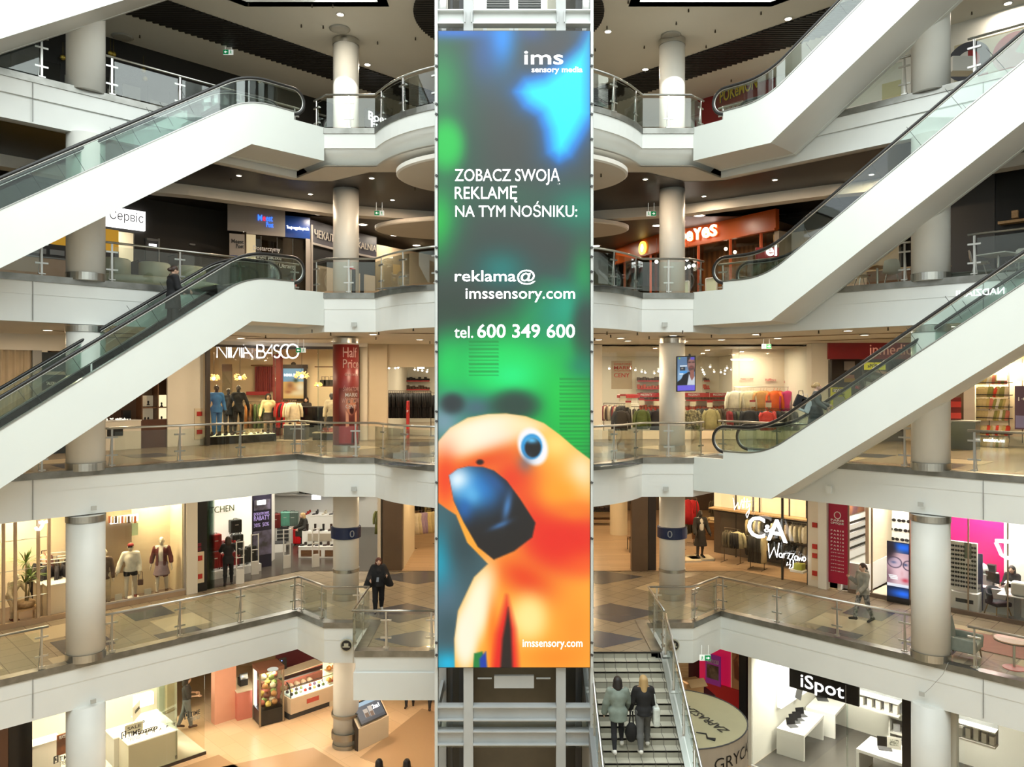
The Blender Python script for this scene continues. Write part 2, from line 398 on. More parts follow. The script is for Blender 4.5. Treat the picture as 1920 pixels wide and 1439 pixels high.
def text(name,s,m,root,o,ux,uz,w,h,bold=0.0,depth=.012,shear=0.0,curve=None):
 """lettering filling a w x h box whose lower left corner is o; ux, uz unit directions; stands proud of the plane by depth"""
 v,f,asp = glyphs(s,bold,shear)
 if w is None: w = h*asp
 if h is None: h = w/asp
 o = Vector(o); ux = Vector(ux).normalized(); uz = Vector(uz).normalized(); n = ux.cross(uz)
 P = [o+ux*(a*w)+uz*(b*h)+n*(depth*(c*.5+.5)) for a,b,c in v]
 if curve: P = [curve(p) for p in P]
 mb = MB(); mb.add(P,f); ob = mb.build(name,m)
 if root: hold(ob,root)
 return ob
_EM = {}
def picmat(strength,rough=.4):
 k = (strength,rough)
 if k in _EM: return _EM[k]
 m = bpy.data.materials.new('printed_picture' if not strength else 'screen_picture'); m.use_nodes = True; nt = m.node_tree; b = nt.nodes['Principled BSDF']
 a = nt.nodes.new('ShaderNodeAttribute'); a.attribute_name = 'picture'; b.inputs['Roughness'].default_value = rough
 if strength:
  b.inputs['Base Color'].default_value = (.01,.01,.01,1); nt.links.new(a.outputs['Color'],b.inputs['Emission Color']); b.inputs['Emission Strength'].default_value = strength
  m.cycles.emission_sampling = 'NONE' if strength < 1 else 'AUTO'
 else: nt.links.new(a.outputs['Color'],b.inputs['Base Color'])
 _EM[k] = m; return m
class Pic:
 """small colour raster in picture coordinates (x right, y down), laid on a grid mesh"""
 def __init__(s,x0,y0,x1,y1,nx,ny,bg):
  s.box = (x0,y0,x1,y1); s.n = (nx,ny)
  s.X,s.Y = np.meshgrid(np.linspace(x0,x1,nx),np.linspace(y0,y1,ny)); s.c = np.zeros((ny,nx,3)); s.c[:] = bg
 def mix(s,a,col): s.c += (np.array(col,float)-s.c)*np.clip(a,0,1)[...,None]
 def blob(s,x,y,rx,ry,col,a=1.0,rot=0.0,p=1.0):
  c,d = math.cos(rot),math.sin(rot); u = ((s.X-x)*c+(s.Y-y)*d)/rx; v = (-(s.X-x)*d+(s.Y-y)*c)/ry
  s.mix(a*np.exp(-(u*u+v*v)**p),col); return s
 def disc(s,x,y,rx,ry,col,soft=1.0,rot=0.0,a=1.0):
  c,d = math.cos(rot),math.sin(rot); u = ((s.X-x)*c+(s.Y-y)*d)/rx; v = (-(s.X-x)*d+(s.Y-y)*c)/ry
  s.mix(a*np.clip((1-np.sqrt(u*u+v*v))*min(rx,ry)/soft+.5,0,1),col); return s
 def rect(s,x0,y0,x1,y1,col,a=1.0):
  s.mix(a*((s.X >= x0) & (s.X <= x1) & (s.Y >= y0) & (s.Y <= y1)),col); return s
 def sd(s,pts):
  P = np.array(pts,float); d = np.full(s.X.shape,1e18); sg = np.ones(s.X.shape)
  for i in range(len(P)):
   a,b = P[i],P[i-1]; e = b-a; wx,wy = s.X-a[0],s.Y-a[1]
   t = np.clip((wx*e[0]+wy*e[1])/(e @ e+1e-12),0,1); d = np.minimum(d,(wx-e[0]*t)**2+(wy-e[1]*t)**2)
   c1,c2,c3 = s.Y >= a[1],s.Y < b[1],e[0]*wy > e[1]*wx
   fl = (c1 & c2 & c3) | (~c1 & ~c2 & ~c3); sg = np.where(fl,-sg,sg)
  return sg*np.sqrt(d)
 def poly(s,pts,col,soft=1.0,a=1.0): s.mix(a*np.clip(.5-s.sd(pts)/soft,0,1),col); return s
 def mesh(s,name,root,o,ux,uz,w,h,strength=0.0,surf=None,rough=.4):
  nx,ny = s.n; o = Vector(o); ux = Vector(ux).normalized(); uz = Vector(uz).normalized()
  m = MB(); P = []
  for j in range(ny):
   for i in range(nx):
    u,v = i/(nx-1),1-j/(ny-1); P.append(surf(u,v) if surf else o+ux*(u*w)+uz*(v*h))
  m.add(P,[(j*nx+i,(j+1)*nx+i,(j+1)*nx+i+1,j*nx+i+1) for j in range(ny-1) for i in range(nx-1)])
  ob = m.build(name,picmat(strength,rough))
  c = s.c/255.0; c = np.where(c <= .04045,c/12.92,((np.clip(c,0,1)+.055)/1.055)**2.4)
  at_ = ob.data.color_attributes.new('picture','FLOAT_COLOR','POINT')
  at_.data.foreach_set('color',np.concatenate([c.reshape(-1,3),np.ones((nx*ny,1))],1).astype(np.float32).ravel())
  if root: hold(ob,root)
  return ob
AX,AZ = Vector((1,0,0)),Vector((0,0,1))
UL,NL = Vector((.70711,.70711,0)),Vector((.70711,-.70711,0))       # along / out of the left shop wall
UR,NR = Vector((.70711,-.70711,0)),Vector((-.70711,-.70711,0))
# ================================================================ ESCALATORS
def arcpts(cx,cz,r,a0,a1,n=12): return [(cx+r*math.cos(math.radians(a0+(a1-a0)*i/n)),cz+r*math.sin(math.radians(a0+(a1-a0)*i/n))) for i in range(n+1)]
SL = .687
def smooth_line(flat_z,s_flat,s_far,up):
 """profile that runs flat to s_flat, bends, then follows the slope to s_far (s decreasing); up=+1 climbs away"""
 pts = []; R_ = 2.2; th = math.atan(SL); t = R_*math.tan(th/2)
 sk = s_flat-t*0  # bend centre
 for i in range(9):
  a = th*i/8; pts.append((sk+t-R_*math.sin(a),flat_z+up*R_*(1-math.cos(a))))
 z = flat_z+up*SL*(sk-s_far); pts.append((s_far,z)); return pts
def escalator(root_xy,rz,side,z0,far_top,label,rise=5.0):
 """s: 0 at the far end, negative towards the camera; near cladding at y=0, far one at y=side*1.62"""
 t = thing('escalator',label,'escalator',(*root_xy,z0),rz,'escalators crossing the atrium')
 up = -1 if far_top else 1
 run = rise/SL
 kb = -2.32 if far_top else -2.48                      # bend of the bottom line
 kt = -2.44 if far_top else -2.30
 te = kt-run; be = kb-run
 def line(flat,k,e):
  a = smooth_line(flat,k,(k+e)/2,up)
  bq = [(k+e-s_,flat*2+up*rise-z_) for s_,z_ in reversed(a)]
  return a+bq[1:]
 topl = line(.28,kt,te); botl = [(kb,-.95),(be,up*rise-.95)]
 end = te-2.3
 T = [(0,.06),(-1.0,.06),(-1.0,.28)]+topl+[(end,.28+up*rise),(end,up*rise+.06),(end-1.0,up*rise+.06)]
 B = [(0,-.95)]+botl+[(end-1.0,up*rise-.95)]
 for y in (0,side*1.62):
  m = MB(); yy = (y,y+side*.14) if y == 0 else (y-side*.14,y)
  vs = [(s_,yy[0],z_) for s_,z_ in T]+[(s_,yy[0],z_) for s_,z_ in reversed(B)]
  q = [(s_,z_) for s_,z_ in T]+[(s_,z_) for s_,z_ in reversed(B)]
  m.prism(q,1,min(yy),max(yy)); m.build('side_cladding',PANEL,t)
 # underside and deck caps
 m = MB()
 for i in range(len(B)-1):
  (a,za),(c,zc) = B[i],B[i+1]
  m.quad((a,side*.02,za+.01),(c,side*.02,zc+.01),(c,side*1.6,zc+.01),(a,side*1.6,za+.01))
 m.build('underside',WHITE,t)
 cap = MB()
 pts = [(-1.0,.285)]+[(s_,z_+.005) for s_,z_ in topl]+[(end,.285+up*rise)]
 for y0,y1 in ((-.015,.17),(1.45,1.635)):
  for i in range(len(pts)-1):
   (a,za),(c,zc) = pts[i],pts[i+1]
   cap.add([(a,side*y0,za),(c,side*y0,zc),(c,side*y1,zc),(a,side*y1,za),(a,side*y0,za+.03),(c,side*y0,zc+.03),(c,side*y1,zc+.03),(a,side*y1,za+.03)],[(0,1,2,3),(4,5,6,7),(0,1,5,4),(3,2,6,7)])
 cap.build('deck_cap',STEEL,t)
 # steps: flat plates then stairs
 st = MB(); w0,w1 = side*.30,side*1.32; ym = (w0+w1)/2; wd = abs(w1-w0)
 st.box((-1.6,ym,-.02),(3.2,wd,.1)); st.box((end+.6,ym,up*rise-.02),(3.2,wd,.1))
 n = int(run/.4)+1
 for i in range(n):
  s_ = kb-.1-i*(run/n); z_ = up*rise*(i+.5)/n
  st.box((s_-run/n/2,ym,z_-.12),(run/n+.02,wd,.24))
 st.build('step_band',mat('escalator_step',(.03,.03,.03),.45,.3),t)
 skr = MB()
 for y in (.16,1.46):
  for i in range(len(topl)-1):
   (a,za),(c,zc) = topl[i],topl[i+1]
   skr.add([(a,side*y,za-.34),(c,side*y,zc-.34),(c,side*y,zc-.01),(a,side*y,za-.01),(a,side*(y+.02),za-.34),(c,side*(y+.02),zc-.34),(c,side*(y+.02),zc-.01),(a,side*(y+.02),za-.01)],[(0,1,2,3),(4,5,6,7),(3,2,6,7)])
 skr.build('skirting',BLACKG,t)
 # balustrades
 for y in (.10,1.52):
  rail = [(s_,z_+.74) for s_,z_ in topl]
  n1 = arcpts(-1.0,.64,.385,-90,90,14)
  e1 = [(end+1.0-(-1.0-s_)-1.0,up*rise+z_) for s_,z_ in n1]
  n2 = arcpts(end+.0,.64+up*rise,.385,90,270,14)
  path = [(-1.25,.255)]+n1+rail+n2+[(end+.25,up*rise+.255)]
  h = MB(); h.tube([(s_,side*y,z_) for s_,z_ in path],.034,8,ry=.045); h.build('handrail',RUBBER,t,True)
  g = MB(); g.tube([(s_,side*y,z_) for s_,z_ in [(p[0]+(.05 if i < 8 else 0)*0,p[1]) for i,p in enumerate([(-1.25,.30)]+arcpts(-1.0,.64,.335,-90,90,14)+[(s_,z_-.055) for s_,z_ in rail]+arcpts(end,.64+up*rise,.335,90,270,14))]],.018,6)
  g.build('handrail_guide',STEEL,t,True)
  gl = MB()
  P = arcpts(-1.0,.64,.33,-90,90,10)+[(s_,z_-.06) for s_,z_ in rail]+arcpts(end,.64+up*rise,.33,90,270,10)
  base = [(end,.28+up*rise)]+[(s_,z_) for s_,z_ in reversed(topl)]+[(-1.0,.28)]
  gl.prism(P+base,1,side*y-.006,side*y+.006)
  gl.build('glass_balustrade',GLASSG,t)
  jn = MB()
  for i in range(1,7):
   f = i/7; s_ = kt-.6+f*(te-kt+1.2); z_ = .28+up*rise*f
   # joints square to the slope
   jn.tube([(s_,side*y,z_-.02+up*0),(s_+(.36 if up > 0 else -.36),side*y,z_+.55)],.006,4)
  jn.build('glass_joint',mat('joint_dark',(.05,.06,.06),.5),t)
 return t
LX,LY = -5.6,23.3
escalator((LX,LY),PI/4,1,10.0,True,'white escalator at left rising to the third gallery, a woman in black riding it')
escalator((LX,LY),PI/4,1,15.0,True,'white empty escalator at left rising to the top gallery beside the black shop wall')
escalator((LX,LY),PI/4,1,20.2,True,'white escalator at top left leaving the picture, only its cladding and underside showing',5.2)
escalator((-LX,LY),3*PI/4,-1,5.0,False,'white escalator at right starting beside the clothes shop, a woman with bags riding down')
escalator((-LX,LY),3*PI/4,-1,10.0,False,'white escalator at right starting beside the orange chicken restaurant')
escalator((-LX,LY),3*PI/4,-1,15.0,False,'white escalator at top right starting beside the red shop wall',5.2)
# ================================================================ LIFT SHAFT WITH THE BIG SCREEN
YS = 18.7
FR = noisy('grey_steel_paint',(.50,.52,.52),(.46,.48,.48),1.5,.4)
FRL = noisy('light_steel_paint',(.66,.69,.68),(.62,.65,.64),1.5,.35)
sh = thing('elevator_shaft','grey steel framed lift shaft standing in the middle of the atrium behind the tall screen','lift shaft',(.15,19.9,-5))
def hp(mb,name,m,par=sh,**k): return hold(mb.build(name,m,**k),par)
for x in (-1.755,2.055):
 m = MB(); m.box((x,18.95,8),(.075,.34,26)); hp(m,'post',FRL)
 m = MB(); m.box((x,20.6,8),(.2,.2,26)); hp(m,'post',FR)
for x in (-.97,1.30):
 m = MB(); m.box((x,18.92,8),(.235,.22,26)); hp(m,'post',FR)
def ibeam(z,x0,x1,y=18.9):
 m = MB(); w = x1-x0; c = (x0+x1)/2
 m.box((c,y,z),(w,.06,.30)); m.box((c,y-.02,z+.16),(w,.26,.03)); m.box((c,y-.02,z-.16),(w,.26,.03)); return m
for z in [16.27,-.78,-1.38,-4.0]+[3.9,8.9,13.9]:
 for x0,x1 in ((-1.72,-1.09),(-.85,1.18),(1.42,2.02)):
  hp(ibeam(z,x0,x1,18.98 if 0 < z < 15 else 18.9),'cross_beam',FR if z < 10 else FRL)
 for x in (-1.755,2.055):
  m = MB(); m.box((x,19.8,z),(.08,1.6,.3)); hp(m,'cross_beam',FR)
for x in (-1.05,-.89,1.22,1.38):
 m = MB(); m.box((x,18.76,16.27),(.02,.06,.3)); hp(m,'stiffener',FR)
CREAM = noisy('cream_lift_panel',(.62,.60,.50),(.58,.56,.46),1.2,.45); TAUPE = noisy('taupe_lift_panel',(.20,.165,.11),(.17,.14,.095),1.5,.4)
m = MB(); m.box((.15,20.75,18.5),(3.7,.08,7)); hp(m,'back_panel',CREAM)
m = MB(); m.box((.15,20.75,8),(3.7,.08,14)); hp(m,'back_panel',CREAM)
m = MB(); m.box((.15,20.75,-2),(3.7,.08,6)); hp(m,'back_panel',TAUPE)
for x in (-.42,.42):
 m = MB(); m.box((x+.15,20.66,17.2),(.82,.06,1.35)); f_ = hp(m,'louvre_frame',FRL)
 m = MB(); m.box((x+.15,20.62,17.35),(.62,.03,.62)); 
 for k in range(9): m.box((x+.15,20.58,17.08+k*.066),(.62,.05,.012),rx=.5)
 l_ = m.build('louvre',GREY); l_.parent = f_
 m = MB(); m.box((x+.15,20.62,16.72),(.6,.03,.42)); l_ = m.build('louvre',CREAM); l_.parent = f_
for x in (-1.35,1.7):
 m = MB(); m.box((x-.09 if x < 0 else x+.05,19.6,8),(.06,.1,26)); m.box((x+.14,19.9,8),(.12,.06,26)); hp(m,'guide_rail',DGREY)
 m = MB(); m.box((x,20.3,8),(.5,.04,26)); hp(m,'side_panel',mat('shaft_dark',(.05,.045,.035),.5))
m = MB(); m.box((.15,18.96,-.06),(.98,.1,.30)); cb = hp(m,'control_box',FR)
m = MB()
for x in (-.75,1.05): m.tube([(x-.35 if x > 0 else x,19.0,.0),(x if x > 0 else x+.35,19.0,.0)],.022,6)
hp(m,'cable_pipe',FR)
for zz in (-1.08,-1.62):
 for x0,x1 in ((-1.7,-1.1),(-.84,1.17),(1.44,2.0)):
  m = MB(); m.box(((x0+x1)/2,19.02,zz),(x1-x0,.012,.42 if zz > -1.5 else .2)); hp(m,'glass_panel',GLASSG)
  m = MB()
  for x in (x0+.07,x1-.07): m.ball((x,18.99,zz+.12),.035,8)
  hp(m,'glass_bolts',STEEL)
# screen
X0,X1,ZT,ZB = -1.692,1.996,at(0,58,YS).z,at(0,1252,YS).z
sc = thing('video_screen','tall video screen of a parrot advert with white Polish text on the lift shaft','screen',(.15,YS,ZB))
m = MB(); m.box(((X0+X1)/2,YS+.075,(ZT+ZB)/2),(X1-X0+.03,.13,ZT-ZB+.03)); hp(m,'housing',BLACK,sc)
for side in (X0-.045,X1+.045):
 m = MB(); m.box((side,YS+.06,(ZT+ZB)/2),(.05,.16,ZT-ZB)); hp(m,'side_frame',FRL,sc)
 m = MB()
 for y in (105,125,196,215,262,330,350,465,482,510,528,642,660,772,790,905,1010,1205,1228): m.box((side,YS-.03,at(0,y,YS).z),(.06,.05,.05),ry=.5)
 hp(m,'bracket',DGREY,sc)
P = Pic(822,58,1106,1252,143,598,(57,62,60))
g1,g2,gd = (0,205,85),(0,150,72),(0,100,60)
P.blob(822,150,60,110,gd).blob(826,160,34,55,g2).blob(830,290,60,100,gd,.8).blob(836,272,36,52,(0,205,75),1,0,2).blob(828,420,42,75,g2).blob(822,420,24,50,(0,205,70))
P.blob(1090,392,62,42,(0,128,98)).blob(950,372,80,40,(30,96,70),.7).blob(900,470,90,60,(42,66,58),.6)
P.blob(850,60,90,14,(20,110,205)).blob(940,70,30,62,(0,150,250)).blob(905,100,30,60,(30,90,190),.5)
d = P.sd([(1112,40),(1085,85),(1050,118),(1018,142),(985,150),(968,172),(985,198),(1012,215),(1024,245),(1030,285),(1048,300),(1068,290),(1088,258),(1112,215)])
P.mix(np.exp(-np.clip(d,0,99)/16),(0,105,205)); P.mix(np.clip(.5-d/22,0,1),(0,160,245)); P.mix(np.clip(-.1-d/24,0,1),(0,250,250))
P.blob(1040,90,55,24,(62,62,66),.9,-.5).blob(1000,60,26,20,(30,80,180),.5)
P.blob(940,505,46,34,(0,118,112)).blob(1095,520,26,60,(0,150,75),.9)
d = P.sd([(822,640),(890,600),(960,585),(985,560),(1020,540),(1085,560),(1106,560),(1106,900),(822,900)]); P.mix(np.clip(.5-d/60,0,1),(0,148,72))
P.blob(1050,590,55,62,(0,140,112)).blob(1062,575,24,34,(0,165,130),.8).blob(1100,625,30,70,(42,58,56),1,0,2).blob(840,575,80,42,(38,58,46),.9)
P.blob(950,695,95,62,(0,222,98),1,0,2).blob(838,690,36,60,(0,212,92),.9).blob(960,705,40,26,(0,242,132),.8).blob(1055,740,42,90,(0,215,78),.9).blob(1090,690,30,26,(0,110,110),.8)
P.blob(1085,790,40,90,(0,190,62),.9).blob(1010,835,60,70,(0,190,70),.4)
P.blob(835,790,46,46,(130,160,180),.9).blob(895,765,50,26,(72,100,118),.9).blob(848,757,24,20,(40,52,56),1,0,2).blob(965,760,48,30,(36,66,56),1,0,2)
for y in range(640,860,7):
 x0,x1 = (880,935) if y < 705 else (1050,1106)
 P.rect(x0,y,x1,y+2,(0,130,50),.55)
# lower background left of the bird
P.rect(822,930,930,1252,(62,96,104)).blob(826,1060,26,60,(0,175,205),.9).blob(870,1020,34,60,(42,66,72),.9).blob(835,1130,30,60,(90,110,130),.6).blob(840,1245,30,26,(0,185,225)).blob(842,1180,26,36,(52,84,92),.9)
body = [(815,836),(844,803),(877,784),(915,777),(949,776),(986,781),(1020,794),(1050,816),(1080,842),(1108,863),(1112,1260),(913,1260),(905,1224),(890,1226),(886,1260),(853,1260),(852,1199),(859,1146),(889,1083),(915,1058),(876,1018),(855,966),(838,955),(815,938)]
d = P.sd(body); P.mix(np.clip(.5-d/3,0,1),(255,172,52))
B_ = np.clip(.5-d/2,0,1)
def bl(x,y,rx,ry,col,a=1.0,rot=0.0,p=1.0):
 c,s_ = math.cos(rot),math.sin(rot); u = ((P.X-x)*c+(P.Y-y)*s_)/rx; v = (-(P.X-x)*s_+(P.Y-y)*c)/ry
 P.mix(a*np.exp(-(u*u+v*v)**p)*B_,col)
bl(905,815,95,42,(255,250,225),1,-.25,2); bl(850,830,40,30,(255,250,215)); bl(1040,832,40,30,(255,225,120)); bl(1090,890,30,45,(255,238,190)); bl(985,800,45,16,(255,240,190),.8)
bl(900,868,75,20,(240,88,20),1,-.3); bl(835,900,26,60,(245,70,25)); bl(960,900,45,45,(238,62,26),1,.8); bl(1000,960,34,80,(240,62,26),1,-.4)
bl(1060,1010,90,66,(236,38,24),1,0,2); bl(985,1085,62,34,(240,70,20),1,.5); bl(1050,925,50,34,(255,165,40),.9); bl(1080,960,40,20,(250,130,30),.8); bl(1095,1060,40,26,(250,90,30),.7)
bl(895,1140,30,85,(255,250,215),1,.25,2); bl(872,1200,22,60,(255,248,220),1,0,2); bl(992,1160,38,46,(255,236,150),1,0,1.5); bl(1080,1180,40,60,(255,150,40),.8); bl(925,1200,12,80,(255,120,20),.9); bl(1040,1235,60,26,(255,140,30),.8)
P.poly([(950,1118),(930,1190),(922,1260),(972,1260),(966,1180)],(232,30,24),14).poly([(953,1140),(942,1199),(938,1260),(961,1260),(958,1180)],(30,20,22),6)
P.poly([(889,1226),(905,1222),(900,1260),(887,1260)],(20,130,60),3).poly([(899,1236),(911,1222),(914,1260),(900,1260)],(10,60,170),4)
beak = [(842,892),(858,880),(878,875),(905,876),(926,883),(950,902),(975,936),(1004,981),(998,1008),(964,1034),(926,1050),(896,1026),(870,981),(851,940)]
d = P.sd(beak); P.mix(np.clip(.5-d/3,0,1),(22,20,24)); B_ = np.clip(.5-d/2,0,1)
bl(878,912,50,42,(40,150,225),1,.6); bl(905,918,34,26,(30,120,200),.8,.6); bl(858,900,24,26,(225,245,255)); bl(880,930,20,18,(110,200,245),.8); bl(928,905,26,12,(30,90,160),.6,.7)
bl(951,950,7,26,(70,130,190),.9,.2); bl(938,985,20,5,(60,120,180),.8,-.4); bl(870,955,16,24,(20,100,180),.8)
B_ = np.ones_like(P.X)
P.disc(999,838,27,36,(250,248,250),6,-.35).disc(997,838,20,24,(40,150,215),3).disc(999,840,15,18,(16,16,20),3).blob(997,826,12,6,(90,190,240)).disc(900,867,7,5,(40,10,10),3).blob(985,868,14,18,(90,110,140),.6)
P.mesh('picture',sc,(X0,YS,ZB),AX,AZ,X1-X0,ZT-ZB,1.0)
for s_,x0,x1,y0,y1,bold in [('ims',983,1056,96,121,.008),('sensory media',997,1092,125,139,.008),('ZOBACZ SWOJĄ',853,1050,316,347,0),('REKLAMĘ',853,970,349,380,0),('NA TYM NOŚNIKU:',854,1082,378,407,0),
                               ('reklama@',853,1004,506,534,.006),('imssensory.com',873,1078,541,567,.004),('tel.',852,887,612,634,0),('600 349 600',895,1078,608,634,.01),('imssensory.com',980,1092,1200,1218,0)]:
 a = at(x0,y1,YS-.004); b = at(x1,y0,YS-.004); text('lettering',s_,WLET,sc,a,AX,AZ,b.x-a.x,b.z-a.z,bold,.004)

# ================================================================ STAIRS
ST = noisy('stair_stone',(.60,.57,.46),(.54,.51,.41),2,.35); STR = noisy('stair_riser',(.43,.41,.335),(.39,.37,.30),2,.4)
st = thing('staircase','pale stone staircase beside the lift shaft, two women climbing it','stairs',(3.15,20.85,-5))
tr,ri,jo = MB(),MB(),MB(); sx0,sx1 = 2.25,4.12; rise,go = 5/31,.285
for k in range(31):
 z = -rise*(k+1) if k < 31 else -5; y = 20.85-go*k
 ri.box(((sx0+sx1)/2,y+.01,z+rise/2-.0),(sx1-sx0,.02,rise)); 
 if k < 30: tr.box(((sx0+sx1)/2,y-go/2,z-.02),(sx1-sx0,go,.04))
 for i in range(7):
  x = sx0+.02+i*.3
  jo.box((x,y-.002,z+rise/2),(.012,.006,rise)); jo.box((x,y-go/2,z+.001),(.012,go,.004))
 jo.box(((sx0+sx1)/2,y+.001,z+rise-.004),(sx1-sx0,.006,.008))
hp(tr,'tread',ST,st); hp(ri,'riser',STR,st); o_ = hp(jo,'tile_joints',mat('joint_dark2',(.13,.12,.10),.7),st); 
m = MB(); m.box((3.2,20.9,-.02),(1.95,.12,.03)); hp(m,'nosing_strip',BLACK,st)
sl_ = rise/go
for x0,x1 in ((4.12,4.44),(1.98,2.25)):
 m = MB(); q = [(20.9,.02),(20.9,-.55),(20.85-go*31,-5),(20.85-go*31-.2,-5),(20.85-go*31-.2,-4.9)]
 m.prism(q,0,x0,x1); hp(m,'stringer',STEEL if x0 > 4 else GREY,st)
m = MB(); m.prism([(20.85,-.65),(20.85,-1.2),(20.85-go*28,-5),(20.85-go*31,-5)],0,sx0,sx1); hp(m,'soffit',WHITE,st)
def srail(x,label):
 t = thing('stair_railing',label,'railing',(x,20.8,0))
 zz = lambda y: (y-20.85)*sl_
 hr = MB(); hr.tube([(x,20.8,1.05),(x,20.4,zz(20.4)+1.12),(x,12.3,zz(12.3)+1.12)],.032,8); hold(hr.build('handrail',STEEL,smooth=True),t)
 ys = [20.75,19.75,18.6,17.5,16.4,15.3,14.2,13.1]
 for i,y in enumerate(ys):
  p = MB(); p.box((x-.02,y,zz(y)+.5),(.015,.05,1.15)); p.box((x+.02,y,zz(y)+.5),(.015,.05,1.15)); p.box((x,y,zz(y)+.03),(.2,.2,.02),rx=math.atan(sl_))
  for h in (.3,.55,.8): p.ball((x-.03,y,zz(y)+h),.022,6)
  hold(p.build('post',STEEL),t)
  if i < 7:
   y2 = ys[i+1]; g = MB(); g.prism([(y-.05,zz(y-.05)+.12),(y2+.05,zz(y2+.05)+.12),(y2+.05,zz(y2+.05)+1.0),(y-.05,zz(y-.05)+1.0)],0,x-.006,x+.006); hold(g.build('glass_panel',GLASSG),t)
srail(4.26,'sloping steel and glass railing on the right side of the stone staircase'); srail(2.1,'sloping steel and glass railing between the stone staircase and the lift shaft')

# ================================================================ GALLERY RAILINGS
def railing(pts,z,label,hang=0.0,space=1.5,posts=None):
 t = thing('glass_railing',label,'railing',(*pts[0],z),0,'gallery railings')
 P = [Vector((p[0],p[1],z+1.05)) for p in pts]
 h = MB(); h.tube(P,.033,8); hold(h.build('handrail',STEEL,smooth=True),t)
 cum = [0]
 for i in range(len(pts)-1): cum.append(cum[-1]+math.dist(pts[i],pts[i+1]))
 def where(d):
  for i in range(len(pts)-1):
   if d <= cum[i+1]+1e-6:
    f = (d-cum[i])/(cum[i+1]-cum[i]); a,b = Vector(pts[i]),Vector(pts[i+1]); return a.lerp(b,f),(b-a).normalized()
 if posts is None:
  n = max(1,round((cum[-1]-.3)/space)); posts = [.15+(cum[-1]-.3)*i/n for i in range(n+1)]
 for i,d in enumerate(posts):
  p,u = where(d); a = math.atan2(u.y,u.x); nrm = Vector((u.y,-u.x))
  q = MB(); q.box((p.x,p.y,z+.52),(.05,.014,1.02),a); r = p+nrm*.03
  q.tube([(r.x+u.x*.07,r.y+u.y*.07,z+.03-hang),(r.x+u.x*.05,r.y+u.y*.05,z+.25),(p.x,p.y,z+1.03)],.013,6)
  for hh in (.32,.80): q.box((p.x+nrm.x*.012,p.y+nrm.y*.012,z+hh),(.30,.03,.045),a)
  q.box((p.x,p.y,z+.05),(.16,.08,.03),a)
  hold(q.build('post',STEEL),t)
 for i in range(len(posts)-1):
  a,b = posts[i]+.06,posts[i+1]-.06
  line = [where(a)[0]]+[Vector(pts[k]) for k in range(len(pts)) if a < cum[k] < b]+[where(b)[0]]
  g = MB()
  g.wall([(v.x,v.y) for v in line],z+.07,z+.95,.012); hold(g.build('glass_panel',GLASS),t)
GN = {0: 'lower gallery',1: 'second gallery',2: 'third gallery',3: 'top gallery'}
def wpt(sx,u,d=.08): return (sx*(-6.75-u*.70711-d*.70711),24.5-u*.70711+d*.70711)
for n in range(4):
 z = LV[n]+.04
 for sx,nm in ((-1,'left'),(1,'right')):
  s = -sx
  railing([(s*-6.72,24.6),wpt(s,5.62)],z,f'{nm} wing glass railing of the {GN[n]}, corner to near column',0,1.75)
  railing([wpt(s,6.98),wpt(s,13.5)],z,f'{nm} wing glass railing of the {GN[n]}, this side of the big column',0,1.75)
  E,Bp,Cp = (s*-6.72,24.6),(s*-5.55,23.4),(s*-4.08,23.4)
  a0 = (s*-6.07,23.93)
  esc = (n >= 1) if s < 0 else (n >= 2)
  start = [a0,Bp] if esc else [E,Bp]
  if n == 0:
   if s > 0: railing([E,Bp,(-4.25,23.4),(-4.25,20.95),(-1.95,20.95)],z,'glass railing of the lower gallery left of the lift shaft, round the small landing',.5,1.25)
   else: railing([(6.72,24.6),(5.55,23.4),(4.25,23.4),(4.25,20.95)],z,'glass railing of the lower gallery at the head of the stone stairs',.5,1.2)
  else:
   arc = [(s*x*.985,25.2+(y-25.2)*.985) for x,y in ARC if abs(x) > 1.85][1:]
   railing(start+[Cp]+arc,z,f'curved glass railing of the {GN[n]} just {nm} of the lift shaft, bulging forward',.5,1.15)
